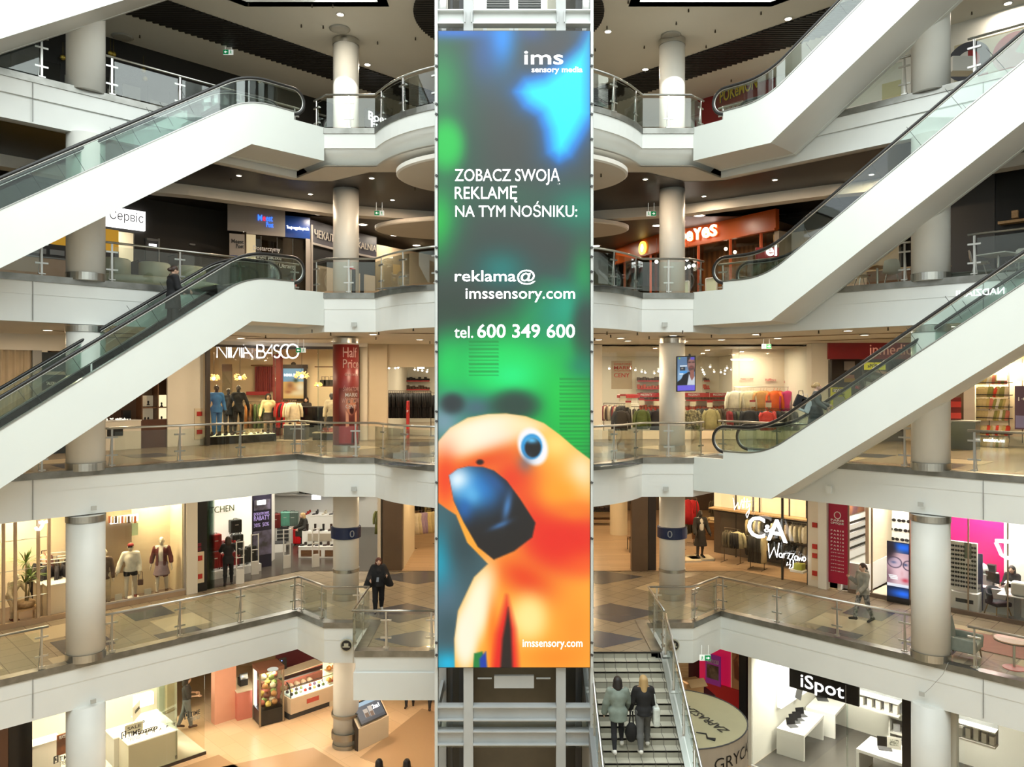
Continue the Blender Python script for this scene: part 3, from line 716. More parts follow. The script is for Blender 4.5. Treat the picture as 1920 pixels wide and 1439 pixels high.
# short arms tying the railings to the big columns
# ================================================================ LIBRARY OF THINGS
def nets(fn,lo,hi,h):
 """surface-net mesh of the zero set of fn"""
 ax = [np.arange(lo[i],hi[i]+h,h) for i in range(3)]
 G = np.meshgrid(*ax,indexing='ij'); V = fn(*G); S = V < 0
 sh = tuple(n-1 for n in V.shape); sm = np.zeros(sh+(3,)); ct = np.zeros(sh)
 for d in range(3):
  e = [0,1,2]; e.remove(d); sl0 = [slice(None)]*3; sl1 = [slice(None)]*3; sl0[d] = slice(None,-1); sl1[d] = slice(1,None)
  v0,v1 = V[tuple(sl0)],V[tuple(sl1)]; cr = (v0 < 0) != (v1 < 0); t = np.where(cr,v0/np.where(v0 == v1,1,v0-v1),0)
  for a in (0,1):
   for b in (0,1):
    s_ = [slice(None)]*3; s_[e[0]] = slice(a,None if a else -1); s_[e[1]] = slice(b,None if b else -1); s_[d] = slice(None)
    c,tt = cr[tuple(s_)],t[tuple(s_)]; ct += c; o = [0,0,0]; o[e[0]] = a; o[e[1]] = b
    for k in range(3): sm[...,k] += c*(tt if k == d else o[k])
 act = ct > 0; idx = -np.ones(sh,int); idx[act] = np.arange(act.sum()); ijk = np.argwhere(act)
 P = (ijk+sm[act]/ct[act][:,None])*h+np.array(lo); Q = []
 for d in range(3):
  e = [0,1,2]; e.remove(d); s0 = [slice(1,-1)]*3; s1 = [slice(1,-1)]*3; s0[d] = slice(None,-1); s1[d] = slice(1,None)
  a0,a1 = S[tuple(s0)],S[tuple(s1)]; w = np.argwhere(a0 != a1); f = a0[tuple(w.T)]
  b = w.copy(); b[:,e[0]] += 1; b[:,e[1]] += 1
  def I(x,y): q = b.copy(); q[:,e[0]] -= x; q[:,e[1]] -= y; return idx[tuple(q.T)]
  q = np.stack([I(1,1),I(0,1),I(0,0),I(1,0)],1); fl = f if d != 1 else ~f
  q[~fl] = q[~fl][:,::-1]; Q.append(q)
 return P,np.concatenate(Q)
def cone_d(X,Y,Z,a,b,ra,rb):
 a = np.array(a,float); e = np.array(b,float)-a; wx,wy,wz = X-a[0],Y-a[1],Z-a[2]; L = e @ e+1e-12
 t = np.clip((wx*e[0]+wy*e[1]+wz*e[2])/L,0,1)
 return np.sqrt((wx-e[0]*t)**2+(wy-e[1]*t)**2+(wz-e[2]*t)**2)-(ra+(rb-ra)*t)
def ell_d(X,Y,Z,c,r): q = np.sqrt(((X-c[0])/r[0])**2+((Y-c[1])/r[1])**2+((Z-c[2])/r[2])**2); return (q-1)*min(r)
def smin(a,b,k): h = np.clip(.5+.5*(b-a)/k,0,1); return b+(a-b)*h-k*h*(1-h)
def solid(prims,k=.03,grow=0.0,zmin=None,zmax=None,cut=None):
 def fn(X,Y,Z):
  D = None
  for p in prims:
   d = ell_d(X,Y,Z,p[1],p[2]) if p[0] == 'e' else cone_d(X,Y,Z,*p[1:])
   D = d if D is None else smin(D,d,k)
  D = D-grow
  if zmin is not None: D = np.maximum(D,zmin-Z)
  if zmax is not None: D = np.maximum(D,Z-zmax)
  if cut is not None: D = np.maximum(D,cut(X,Y,Z))
  return D
 pts = []
 for p in prims:
  if p[0] == 'e': pts += [np.array(p[1])-np.array(p[2]),np.array(p[1])+np.array(p[2])]
  else:
   for c,r in ((p[1],p[3]),(p[2],p[4])): pts += [np.array(c)-r,np.array(c)+r]
 pts = np.array(pts); return fn,pts.min(0)-grow-.05,pts.max(0)+grow+.05
def solid_obj(name,m,root,prims,h=.02,**kw):
 fn,lo,hi = solid(prims,**kw); P,Q = nets(fn,lo,hi,h); b = MB(); b.add([tuple(p) for p in P],[tuple(int(i) for i in q) for q in Q])
 return b.build(name,m,root,True)
SKIN = mat('skin',(.55,.33,.23),.5); SKIN2 = mat('skin_pale',(.62,.40,.29),.5); LIP = mat('lips',(.35,.09,.08),.4); EYE = mat('eye_dark',(.03,.02,.02),.2)
CLOTH = {}
def cloth(r,g,b,rough=.8):
 k = (r,g,b)
 if k not in CLOTH:
  c = srgb(r,g,b); CLOTH[k] = noisy('cloth_%d_%d_%d' % k,c,tuple(x*.86 for x in c),9,rough)
 return CLOTH[k]
def rot3(v,pitch,abd): return Vector((math.sin(abd)*math.cos(pitch)*1.0,-math.sin(pitch),-math.cos(pitch)*math.cos(abd))).normalized()
def figure(name,label,cat,loc,rz=0,H=1.68,legs=((6,4),(-6,4)),arms=((4,8,12),(4,8,12)),lean=0,nod=0,skin=None,hair=None,top=None,bottom=None,shoes=None,group=None,face=True,hip=None,sit=False,parts=()):
 """front of the figure is -Y. legs: (thigh forward, knee bend) degrees for the figure's right, left; arms: (forward, outward, elbow)"""
 skin = skin or SKIN; t = thing(name,label,cat,loc,rz,group); rd = math.radians
 pel = Vector((0,0,.53*H)); up = Vector((0,-math.sin(rd(lean)),math.cos(rd(lean))))
 che = pel+up*.20*H; sho = pel+up*.285*H; nek = pel+up*.325*H; hd = nek+Vector((0,-math.sin(rd(lean+nod)),math.cos(rd(lean+nod))))*.072*H+Vector((0,-.012,0))
 J = {}; low = 9
 for i,sx in enumerate((-1,1)):
  hp_ = pel+Vector((sx*.055*H,0,-.015*H)); a,kb = rd(legs[i][0]),rd(legs[i][1])
  kn = hp_+rot3(None,a,sx*.03)*.245*H; an = kn+rot3(None,a-kb,sx*.0)*.235*H; J['h',i],J['k',i],J['a',i] = hp_,kn,an
  fd = Vector((sx*.12,-math.cos((a-kb)*.6),math.sin((a-kb)*.9))).normalized(); to = an+fd*.10*H+Vector((0,0,-.028*H)); he = an+Vector((0,.02*H,-.02*H)); J['t',i],J['e',i] = to,he
  low = min(low,to.z-.016*H,he.z-.02*H)
  s_ = sho+Vector((sx*.105*H,0,-.012*H)); f,ab,el = (rd(x) for x in arms[i][:3]); eb = s_+rot3(None,f,sx*ab)*.172*H
  inw = arms[i][3] if len(arms[i]) > 3 else 0
  fo = rot3(None,f+el,sx*(ab*.6-rd(inw))); wr = eb+fo*.148*H; J['s',i],J['b',i],J['w',i],J['fo',i] = s_,eb,wr,fo
 dz = -low if not sit else 0.0
 for k in J:
  if k[0] != 'fo': J[k] = J[k]+Vector((0,0,dz))
 pel,che,sho,nek,hd = (v+Vector((0,0,dz)) for v in (pel,che,sho,nek,hd))
 J['pel'],J['head'],J['sho'],J['root'] = pel,hd,sho,t
 ta = [('e',pel,(.098*H,.066*H,.07*H)),('c',pel+up*.06*H,che,.066*H,.078*H),('e',che,(.095*H,.068*H,.09*H)),('c',sho+Vector((-.075*H,0,-.005)),sho+Vector((.075*H,0,-.005)),.04*H,.04*H),('c',sho,nek,.036*H,.031*H)]
 head = [('e',hd+Vector((0,.008*H,.012*H)),(.046*H,.056*H,.06*H)),('e',hd+Vector((0,-.022*H,-.028*H)),(.034*H,.032*H,.036*H)),('c',nek+Vector((0,0,-.02*H)),hd,.03*H,.032*H),('c',hd+Vector((0,-.052*H,.005*H)),hd+Vector((0,-.062*H,-.012*H)),.006*H,.009*H)]
 head += [('e',hd+Vector((sx*.047*H,.006*H,-.004*H)),(.007*H,.014*H,.018*H)) for sx in (-1,1)]
 A,Lg = [],[]
 for i in (0,1):
  A += [('c',J['s',i],J['b',i],.029*H,.023*H),('c',J['b',i],J['w',i],.023*H,.015*H)]
  Lg += [('c',J['h',i],J['k',i],.052*H,.033*H),('c',J['k',i],J['k',i].lerp(J['a',i],.35),.032*H,.034*H),('c',J['k',i].lerp(J['a',i],.35),J['a',i],.033*H,.02*H)]
 hands = [('e',J['w',i]+J['fo',i]*.035*H,(.018*H,.022*H,.026*H)) for i in (0,1)]
 feet = [p for i in (0,1) for p in (('c',J['e',i],J['t',i],.024*H,.017*H),('c',J['a',i],J['e',i],.022*H,.024*H))]
 allp = ta+A+Lg+hands+feet
 fn,lo,hi = solid(allp+head,.022); P,Q = nets(fn,lo,hi,.0185); b = MB(); b.add([tuple(p) for p in P],[tuple(int(i) for i in q) for q in Q])
 for i in (0,1):       # five bent fingers rooted in each palm
  fo = J['fo',i]; c = J['w',i]+fo*.045*H; side = fo.cross(Vector((1,0,0))); side = (side if side.length > .1 else Vector((0,1,0))).normalized(); bend = Vector((1 if i == 0 else -1,0,0))
  for q in range(4):
   p0 = c+side*(q-1.5)*.0115*H; L_ = (.040,.047,.044,.034)[q]*H; b.tube([p0,p0+fo*L_*.6,p0+fo*L_*.95+bend*.012*H],[.0056*H,.005*H,.004*H],5)
  p0 = J['w',i]+fo*.02*H+side*.018*H*(-1 if i else 1); b.tube([p0,p0+side*.018*H*(-1 if i else 1)+fo*.018*H,p0+side*.02*H*(-1 if i else 1)+fo*.036*H],[.0065*H,.006*H,.0045*H],5)
 b.build('body',skin,t,True)
 if face:
  e = MB()
  for sx in (-1,1): e.ball(hd+Vector((sx*.018*H,-.046*H,.006*H)),(.007*H,.005*H,.004*H),8)
  e.build('eyes',EYE,t,True); e = MB(); e.ball(hd+Vector((0,-.0525*H,-.034*H)),(.013*H,.005*H,.0045*H),8); e.build('mouth',LIP,t,True)
 if hair:
  hc = hd+Vector((0,.012*H,.02*H)); st_ = hair[1]; hp2 = [('e',hc,(.054*H,.062*H,.058*H))]
  if st_ == 'long': hp2 += [('c',hc+Vector((0,.03*H,0)),hc+Vector((0,.055*H,-.20*H)),.05*H,.045*H),('c',hc+Vector((-.04*H,.02*H,0)),hc+Vector((-.055*H,.02*H,-.15*H)),.02*H,.02*H),('c',hc+Vector((.04*H,.02*H,0)),hc+Vector((.055*H,.02*H,-.15*H)),.02*H,.02*H)]
  elif st_ == 'bob': hp2 += [('c',hc+Vector((0,.02*H,0)),hc+Vector((0,.035*H,-.09*H)),.055*H,.06*H),('c',hc+Vector((-.035*H,.01*H,0)),hc+Vector((-.045*H,.01*H,-.08*H)),.026*H,.026*H),('c',hc+Vector((.035*H,.01*H,0)),hc+Vector((.045*H,.01*H,-.08*H)),.026*H,.026*H)]
  elif st_ == 'tail': hp2 += [('c',hc+Vector((0,.055*H,.0)),hc+Vector((0,.085*H,-.06*H)),.022*H,.016*H)]
  elif st_ == 'bun': hp2 += [('e',hc+Vector((0,.07*H,-.012*H)),(.03*H,.03*H,.03*H))]
  fc = hd+Vector((0,-.06*H,-.022*H))
  solid_obj('hair',hair[0],t,hp2,.018,k=.02,cut=lambda X,Y,Z: -ell_d(X,Y,Z,fc,(.042*H,.045*H,.058*H)))
 if top:                # (material, grow, hem height fraction or None, sleeve fraction)
  pr = list(ta); slv = top[3] if len(top) > 3 else 1.0
  for i in (0,1):
   if slv > 0:
    f = min(1,slv*2); pr.append(('c',J['s',i],J['s',i].lerp(J['b',i],f),.031*H,.027*H))
   if slv > .5:
    f = (slv-.5)*2; pr.append(('c',J['b',i],J['b',i].lerp(J['w',i],f),.027*H,.021*H))
  hem = top[2]
  if hem < .5: pr.append(('c',pel,Vector((pel.x,pel.y,hem*H+dz)),.085*H,.10*H))
  solid_obj('jacket' if slv > .5 else 'shirt',top[0],t,pr,.019,k=.03,grow=top[1],zmin=hem*H+dz,zmax=nek.z-.005*H)
 if bottom:             # (material, grow, hem fraction, kind)
  kind = bottom[3] if len(bottom) > 3 else 'trousers'
  if kind == 'skirt': pr = [('e',pel,(.10*H,.07*H,.07*H)),('c',pel,Vector((0,pel.y,bottom[2]*H+.02)),.085*H,.13*H)]
  else: pr = Lg+[('e',pel,(.098*H,.066*H,.06*H))]
  solid_obj(kind,bottom[0],t,pr,.019,k=.025,grow=bottom[1],zmin=None if sit else bottom[2]*H+.0,zmax=pel.z+.05*H)
 if shoes:
  for i in (0,1): solid_obj('shoe',shoes,t,feet[2*i:2*i+2],.018,k=.02,grow=.008)
 return t,J
# ---------------------------------------------------------------- wall helpers
def wp(side,c,px,z):
 k = (px-CX)/F
 if side == 'F': Y = c; X = CAMX+k*Y
 elif side == 'L': Y = (c+CAMX)/(1-k); X = CAMX+k*Y
 else: Y = (c-CAMX)/(1+k); X = CAMX+k*Y
 return Vector((X,Y,z))
def wz(side,c,px,py): p = wp(side,c,px,0); return CAMZ+(HY-py)/F*p.y
def wdir(side): return {'F': (AX,Vector((0,-1,0))),'L': (UL,NL),'R': (UR,NR)}[side]
def slabw(side,c,px0,px1,z0,z1,t=.06,off=0.0,mb=None):
 """box lying on a shop wall between two picture columns"""
 a,b = wp(side,c,px0,z0),wp(side,c,px1,z0); n = wdir(side)[1]; m = mb or MB()
 a,b = a+n*off,b+n*off; d = n*t; up_ = Vector((0,0,z1-z0))
 m.add([a,b,b+d,a+d,a+up_,b+up_,b+d+up_,a+d+up_],[(0,1,2,3),(7,6,5,4),(0,4,5,1),(1,5,6,2),(2,6,7,3),(3,7,4,0)]); return m
def pxw(side,c,px0,px1,py0,py1,t=.06,off=0.0,mb=None):
 pm = (px0+px1)/2; return slabw(side,c,px0,px1,wz(side,c,pm,py1),wz(side,c,pm,py0),t,off,mb)
def wtext(s,m,root,side,c,px0,px1,py0,py1,bold=0.0,off=.03,depth=.02,name='lettering',shear=0.0):
 """text filling picture columns px0..px1; py0..py1 = rows at its middle"""
 pm = (px0+px1)/2; z0,z1 = wz(side,c,pm,py1),wz(side,c,pm,py0); u,n = wdir(side); a,b = wp(side,c,px0,z0),wp(side,c,px1,z0)
 return text(name,s,m,root,a+n*off,u,AZ,(b-a).length,z1-z0,bold,depth,shear)
def wthing(name,label,cat,side,c,px,z,group=None): return thing(name,label,cat,wp(side,c,px,z),0,group)
# ---------------------------------------------------------------- lamps
def downlight(p,label,r=.11,power=55,col=WARM,grp='recessed ceiling lamps'):
 t = thing('downlight',label,'ceiling lamp',p,0,grp)
 m = MB(); m.lathe([(r*1.35,.012),(r*1.35,-.012),(r*1.05,-.018),(r,.0)],n=20); m.build('ring',WHITEG,t)
 m = MB(); m.lathe([(r,-.004),(0.01,-.005)],n=16); m.build('diffuser',LAMP,t)
 if power: area('downlight_lamp',(0,0,-.03),2*r,0,power,col,shape='DISK',parent=t)
 return t
def exit_sign(p,left,label,w=.34,h=.17):
 t = thing('exit_sign',label,'exit sign',p,0,'green exit signs')
 m = MB(); m.box((0,0,0),(w,.035,h)); m.box((-w*.3,0,h/2+.15),(.01,.01,.3)); m.box((w*.3,0,h/2+.15),(.01,.01,.3)); m.build('housing',mat('exit_white',(.8,.85,.8),.4,0,.55),t)
 s = -1 if left else 1; g = mat('exit_green',(.0,.22,.07),.4,0,.5)
 m = MB(); m.box((s*w*.22,-.021,0),(w*.54,.006,h*.94)); f_ = m.build('green_field',g,t)
 m = MB(); x = s*w*.22; m.box((x-s*.01,-.027,0),(.08,.006,.02)); m.poly([(x+s*.06,-.029,0),(x+s*.005,-.029,.045),(x+s*.005,-.029,-.045)]); m.build('arrow',mat('exit_white2',(.9,.95,.9),.4,0,.9),f_)
 x = -s*w*.27; m = MB(); m.ball((x,-.024,.05),(.014,.005,.014),6); m.tube([(x,-.024,.035),(x-.005,-.024,-.01),(x+.03,-.024,-.055)],.009,5); m.tube([(x-.005,-.024,-.01),(x-.03,-.024,-.055)],.009,5); m.tube([(x-.035,-.024,.02),(x,-.024,.028),(x+.035,-.024,.0)],.007,5); m.build('running_man',g,t)
 return t
# ---------------------------------------------------------------- clothes
def _garment(kind):
 m = MB(); R_ = {'jacket': [(-.02,.045,.035),(-.05,.12,.05),(-.09,.205,.06),(-.2,.215,.07),(-.45,.21,.075),(-.68,.225,.08)],'coat': [(-.02,.045,.035),(-.05,.12,.05),(-.09,.2,.06),(-.3,.2,.07),(-.6,.215,.08),(-1.05,.24,.09)],
     'trousers': [(-.02,.16,.03),(-.06,.17,.04),(-.5,.15,.045),(-1.0,.13,.05)],'dress': [(-.02,.05,.03),(-.06,.16,.05),(-.3,.15,.06),(-.5,.17,.07),(-.95,.25,.09)]}[kind]
 m.lathe([(1,0)],n=12) if False else None
 n = 12; vs = []; fs = []
 for z,a,b in R_:
  for k in range(n):
   an = 2*PI*k/n; fold = 1+.10*math.sin(k*2.4+z*9); vs.append((a*math.cos(an),b*math.sin(an)*fold,z))
 for i in range(len(R_)-1):
  for k in range(n): fs.append((i*n+k,(i+1)*n+k,(i+1)*n+(k+1) % n,i*n+(k+1) % n))
 fs += [tuple(range(n)),tuple(len(vs)-1-k for k in range(n))]; m.add(vs,fs)
 if kind in ('jacket','coat'):
  for sx in (-1,1): m.tube([(sx*.17,0,-.075),(sx*.245,-.005,-.22),(sx*.275,-.02,-.42),(sx*.275,-.03,-.62)],[.062,.06,.055,.05],8)
 m.tube([(0,0,-.03),(0,0,.03),(.02,0,.055),(0,0,.075)],.006,4)
 me_o = m.build('hanging_garment',cloth(60,58,54),None,True); me = me_o.data; bpy.data.objects.remove(me_o); return me
GARM = {}
KW = {'jacket': 'jacket','coat': 'long coat','trousers': 'trousers','dress': 'dress'}
def garment(kind,col,p,rz,label,group):
 if kind not in GARM: GARM[kind] = _garment(kind)
 o = bpy.data.objects.new('hanging_garment',GARM[kind]); C.objects.link(o); o.location = p; o.rotation_euler[2] = rz
 paint(o,cloth(*col)); return tag(o,label,'garment',group)
CN = {}
def cname(c):
 r,g,b = c; mx,mn = max(c),min(c)
 if mx < 60: return 'black'
 if mx-mn < 26: return 'white' if mx > 205 else 'pale grey' if mx > 160 else 'grey' if mx > 95 else 'charcoal'
 if r > 190 and g > 170 and b > 120: return 'cream'
 if r > g > b: return 'red' if r > 2.2*g else 'orange' if (r > 200 and b < 80) else 'tan' if r > 150 else 'olive' if g > .82*r else 'brown'
 if g >= r and g > b: return 'green'
 return 'pink' if r > b else 'blue'
def hang_row(p0,p1,z,cols,where,group,kind='jacket',turn=None,jit=.015):
 """garments along a bar from p0 to p1 (plan points), hook at height z"""
 p0,p1 = Vector(p0),Vector(p1); d = p1-p0; a = math.atan2(d.y,d.x)+PI/2 if turn is None else turn; n = len(cols)
 for i,c in enumerate(cols):
  k = kind
  if len(c) > 3: k,c = c[3],c[:3]
  p = p0+d*((i+.5)/n); garment(k,c,(p.x,p.y,z-.075),a+RND.uniform(-.12,.12),f'{cname(c)} {KW[k]} on {where}, {nth(i)} along it',group)
def rack(p0,p1,z0,z,label,group='clothes racks',m=None):
 p0,p1 = Vector(p0),Vector(p1); c = (p0+p1)/2; d = p1-p0; L_ = d.length; a = math.atan2(d.y,d.x)
 t = thing('clothes_rack',label,'clothes rack',(c.x,c.y,z0),a,group); m = m or mat('rack_steel',(.10,.07,.05),.4,.6)
 for x in (-L_/2,L_/2):
  q = MB(); q.tube([(x,0,0.02),(x,0,z-z0)],.016,6); q.build('upright',m,t); q = MB(); q.box((x,0,.012),(.03,.62,.024)); q.build('foot',m,t)
 q = MB(); q.tube([(-L_/2,0,z-z0),(L_/2,0,z-z0)],.014,6); q.build('bar',m,t); return t
def cabinet(name,label,cat,c,d,rz,m,top=None,group=None,toe=0.0):
 """display block: body with an overhanging top and a recessed plinth"""
 t = thing(name,label,cat,c,rz,group); w,dp,h = d
 q = MB(); q.box((0,0,toe+(h-toe)/2-.02),(w,dp,h-toe-.04)); q.build('body',m,t,bevel=.006)
 q = MB(); q.box((0,0,h-.02),(w+.03,dp+.03,.04)); q.build('top',top or m,t,bevel=.006)
 if toe: q = MB(); q.box((0,0,toe/2),(w-.08,dp-.08,toe)); q.build('plinth',DGREY,t)
 return t
# ================================================================ TOP GALLERY (L3)
DSH = mat('dark_shop_glass',(.035,.037,.035),.12); TAN = noisy('tan_wall',(.50,.40,.28),(.47,.375,.26),.8,.6); GWALL = noisy('greenish_cream_wall',(.60,.58,.48),(.57,.55,.455),.8,.6)
struct(slabw('L',39.5,-900,640,15,18.95,.1).build('wall_left',BLACK))
struct(slabw('R',39.5,1270,2800,15,18.95,.1).build('wall_right',WHITE))
b = MB(); b.wall([(-8,32.6),(-2,37),(2,37),(8,32.6)],15,18.95,.2); struct(b.build('wall_back',GWALL))
t = wthing('shop_window','dark shop window with gold balls hanging inside on the top gallery, left wing','shop window','L',39.4,300,15)
for x0,x1 in [(-220,20),(30,112),(196,222),(224,276),(278,318),(322,420)]:
 f_ = hold(slabw('L',39.4,x0,x1,15.1,17.6,.03,.02).build('pane',DSH),t)
for x0,x1 in [(20,30),(112,120),(220,225),(276,279),(317,323)]: hold(slabw('L',39.4,x0,x1,15.05,17.65,.07,.0).build('frame',BLACK),t)
for x0,x1,z0,z1,c in [(120,150,15.3,17.3,(.24,.25,.21)),(200,218,15.6,17.2,(.20,.20,.16)),(280,314,15.2,17.2,(.20,.21,.18)),(332,372,15.5,16.4,(.13,.135,.12)),(228,262,16.6,17.5,(.15,.155,.13))]:
 hold(slabw('L',39.4,x0,x1,z0,z1,.02,.06).build('notice_and_reflection',mat('window_reflection%d' % x0,c,.4)),t)  # pale patches imitate reflections in the dark panes
GOLD = mat('gold_ball',(.55,.42,.08),.25,.6)
for i,(px,py) in enumerate([(118,108),(207,100),(213,102),(272,148),(269,132),(486,152)]):
 p = wp('L',39.2,px,wz('L',39.2,px,py)); m = MB(); m.ball((0,0,0),.09,10); m.tube([(0,0,.09),(0,0,.5)],.004,4)
 tag(m.build('gold_ball',GOLD,None,True,p),f'gold ball hanging in the dark top gallery window, {nth(i)} from the left','ornament','gold balls in the shop window')
exit_sign(at(428,98,26.6),True,'green exit sign hanging under the top gallery ceiling at left')
exit_sign(at(1483,99,27.6),False,'green exit sign half hidden by the top right escalator handrail')
s_ = wthing('shop_sign','white outlined Boem Fun letters behind the top gallery railing beside the lift shaft','shop sign','F',30.5,712,15.3)
m = MB(); m.sheet([at(684,203,30.6),at(684,250,30.6),at(740,250,30.6),at(740,219,30.6)],.05); hold(m.build('backboard',DGREY),s_)
text('lettering','Boem',WLET,s_,at(691,224,30.5),Vector((1,0,-.28)),AZ,.95,.34,.004); text('lettering','Fun',WLET,s_,at(696,238,30.5),Vector((1,0,-.28)),AZ,.62,.27,.004)
# red shop front on the right
t = wthing('red_board','dark red shop front panel with yellow Pokemon lettering on the top gallery','shop sign','R',39.4,1370,15)
RED = noisy('red_board',(.26,.022,.025),(.23,.018,.02),1,.35)
hold(slabw('R',39.4,1304,1455,15.02,18.93,.05,.01).build('board',RED),t)
YEL = mat('yellow_letters',(.75,.55,.03),.4); NAVY = mat('navy',(.02,.03,.12),.4)
for dx,mm,b_,of in ((0,NAVY,.05,.06),(0,YEL,.012,.085)):
 a = wp('R',39.4,1352,wz('R',39.4,1352,195)); text('lettering','POKéMON',mm,t,a+NR*of,UR+Vector((0,0,.12)),AZ,1.62,.5,b_,.02)
a0,a1 = wz('R',39.4,1370,206),wz('R',39.4,1370,196)
hold(slabw('R',39.4,1354,1394,a0-.05,a1,.02,.06).build('plate',WPRINT),t); hold(slabw('R',39.4,1355,1393,a0-.03,a1-.02,.02,.075).build('plate_field',RED),t); wtext('TRADING CARD GAME',WPRINT,t,'R',39.4,1357,1391,198,205,0,.1)
t = wthing('wall_graphic','big dark ring with a red and white disc on the far right top gallery wall','wall graphic','R',38.9,1818,15.4)
def ringw(px,py,r0,r1,m,name,off=.05,a0=0,a1=360):
 c = wp('R',38.9,px,wz('R',38.9,px,py)); q = MB(); n = 28; vs = []; 
 for k in range(n+1):
  a = math.radians(a0+(a1-a0)*k/n); d = UR*math.cos(a)+AZ*math.sin(a); vs += [c+d*r0+NR*off,c+d*r1+NR*off]
 q.add(vs,[(2*k,2*k+2,2*k+3,2*k+1) for k in range(n)]); return hold(q.build(name,m),t)
hold(slabw('R',38.9,1790,2000,15.2,18.1,.04,.0).build('poster',mat('pale_yellow_poster',(.62,.58,.42),.5)),t)
ringw(1816,116,.33,.62,mat('slate',(.07,.075,.10),.5),'ring'); ringw(1816,116,0,.33,WPRINT,'disc',.06); ringw(1816,116,0,.33,mat('graphic_red',(.35,.02,.025),.5),'disc',.07,270,450)
ringw(1825,142,0,.42,mat('graphic_red',(.35,.02,.025),.5),'blob',.045,180,360); ringw(1905,98,0,.62,mat('graphic_red2',(.5,.08,.08),.5),'blob',.06,60,330)
b = MB(); b.box((0,0,.22),(.7,.45,.44)); tag(b.build('white_case',WHITEG,None,loc=onR(1800,138,36.9)),'small pale display case below the big ring on the top gallery','case')
pw = wthing('wall_panel','pale yellow panel on the white top gallery wall left of the big column','wall panel','R',39.4,1660,15.2)
hold(slabw('R',39.4,1655,1690,15.1,17.6,.04,.02).build('panel',mat('pale_yellow',(.60,.58,.34),.5)),pw)
# ceiling fittings of the top gallery
for i,(x,y,nm) in enumerate([(638,27,'above the left column'),(689,121,'right of the left column'),(1140,59,'just right of the lift shaft'),(1210,130,'left of the sunlit right column'),(1478,35,'beside the top right escalator'),(1890,6,'in the far top right corner')]):
 downlight(onz(x,y,18.93),'bright round downlight in the top ceiling '+nm,.10,60,(1,.85,.66),'top ceiling downlights')
for i,(x,y) in enumerate([(637,55),(1258,67),(230,70)]):
 m = MB(); m.lathe([(.30,.03),(.34,0),(.26,-.035),(.24,-.03),(.14,-.06),(.12,-.055),(.04,-.075)],n=28); tag(m.build('air_diffuser',mat('diffuser_grey',(.42,.42,.38),.5),None,True,onz(x,y,18.93)),['round ceiling air vent in front of the left column','round ceiling air vent in front of the right column','round ceiling air vent near the big left column'][i],'air vent','ceiling air vents')
SPK = mat('sprinkler',(.10,.09,.07),.4,.6)
SPOTS = {18.95: [(466,6),(585,8),(624,8),(565,46),(606,48),(778,24),(779,70),(708,78),(1117,2),(1178,1),(1291,17),(1427,22),(1138,49),(1341,56),(1208,86),(1116,91),(1268,41),(1324,85),(1371,149),(262,66),(1822,22)],13.87: [(433,335),(905,240)],13.45: [(1127,326),(778,352)],8.87: [(92,640),(205,641),(242,642),(243,648),(427,623),(498,629),(585,618),(620,624),(710,622),(705,632),(775,615),(806,640),(1107,622),(1115,634),(1138,622),(1145,628),(1195,623),(1217,631),(1280,620),(1334,628),(1425,625),(1535,620),(1665,614)]}
q = MB(); q.tube([(0,0,0),(0,0,-.05)],.02,6); q.lathe([(.035,-.05),(.012,-.056),(.03,-.09),(.03,-.094)],n=8); q0 = None; si = 0
for z,pts in SPOTS.items():
 for i,(x,y) in enumerate(pts):
  p = onz(x,y,z)
  if q0 is None: o = q0 = q.build('sprinkler_head',SPK)
  else: o = q0.copy(); C.objects.link(o)
  o.location = p; o.rotation_euler[2] = i
  tag(o,f'small dark sprinkler head under the {["top ceiling", "third gallery ceiling", "round ceiling raft", "second gallery ceiling"][si]}, {nth(i)} of its set','sprinkler','ceiling sprinklers')
 si += 1
# ================================================================ THIRD GALLERY (L2)
for i,(x,y,nm) in enumerate([(448,329,'above the parcel shop'),(582,364,'left of the left column'),(697,334,'right of the left column'),(736,375,'beside the round ceiling raft'),(1210,336,'left of the right column'),(1320,368,'right of the right column'),(1453,337,'above the orange restaurant'),(1634,327,'behind the middle right escalator glass')]):
 downlight(onz(x,y,13.86),'small warm downlight in the dark slatted ceiling '+nm,.075,55,(1,.74,.5),'dark ceiling downlights')
for i,(x,y,nm) in enumerate([(598,401,'above the laundry sign'),(680,421,'right of the left column'),(740,441,'nearer the curved railing'),(781,460,'just above the curved handrail'),(1232,423,'left of the right column'),(1311,404,'above the restaurant letters'),(1118,461,'beside the lift shaft')]):
 downlight(onz(x,y,13.69),'large white downlight in the food court ceiling '+nm,.17,45,(1,.86,.68),'food court downlights')
exit_sign(at(711,400,27.2),True,'green exit sign right of the left column on the third gallery'); exit_sign(at(1221,401,27.2),False,'green exit sign left of the right column on the third gallery')
c = 40.5
DKW = mat('charcoal_wall',(.028,.025,.022),.55)
b = slabw('L',c,-900,196,10,14,.1); slabw('L',c,196,250,12.6,14,.1,0,b); slabw('L',c,250,452,10,14,.1,0,b); struct(b.build('wall_left',DKW))
t = wthing('light_box_sign','glowing white light box sign reading Сервіс on the black wall','shop sign','L',c,230,12.8)
z0,z1 = wz('L',c,231,430),wz('L',c,231,394); LBX = mat('lightbox_white',(1,1,1),.4,0,2.2)
hold(slabw('L',c,192,268,z0,z1,.14,.1).build('box',LBX),t); wtext('Сервіс',mat('grey_letters',(.16,.16,.17),.5),t,'L',c,201,264,399,421,-.004,.245)
area('service_counter_light',wp('L',c+1.6,214,13.3),1.6,1.2,90,(1,.9,.72))
b = MB(); b.wall([tuple(wp('L',c+3,180,0)[:2]),tuple(wp('L',c+3,275,0)[:2])],10,13.9,.1); struct(b.build('wall_back',mat('cream_lit_wall',(.80,.72,.55),.6)))
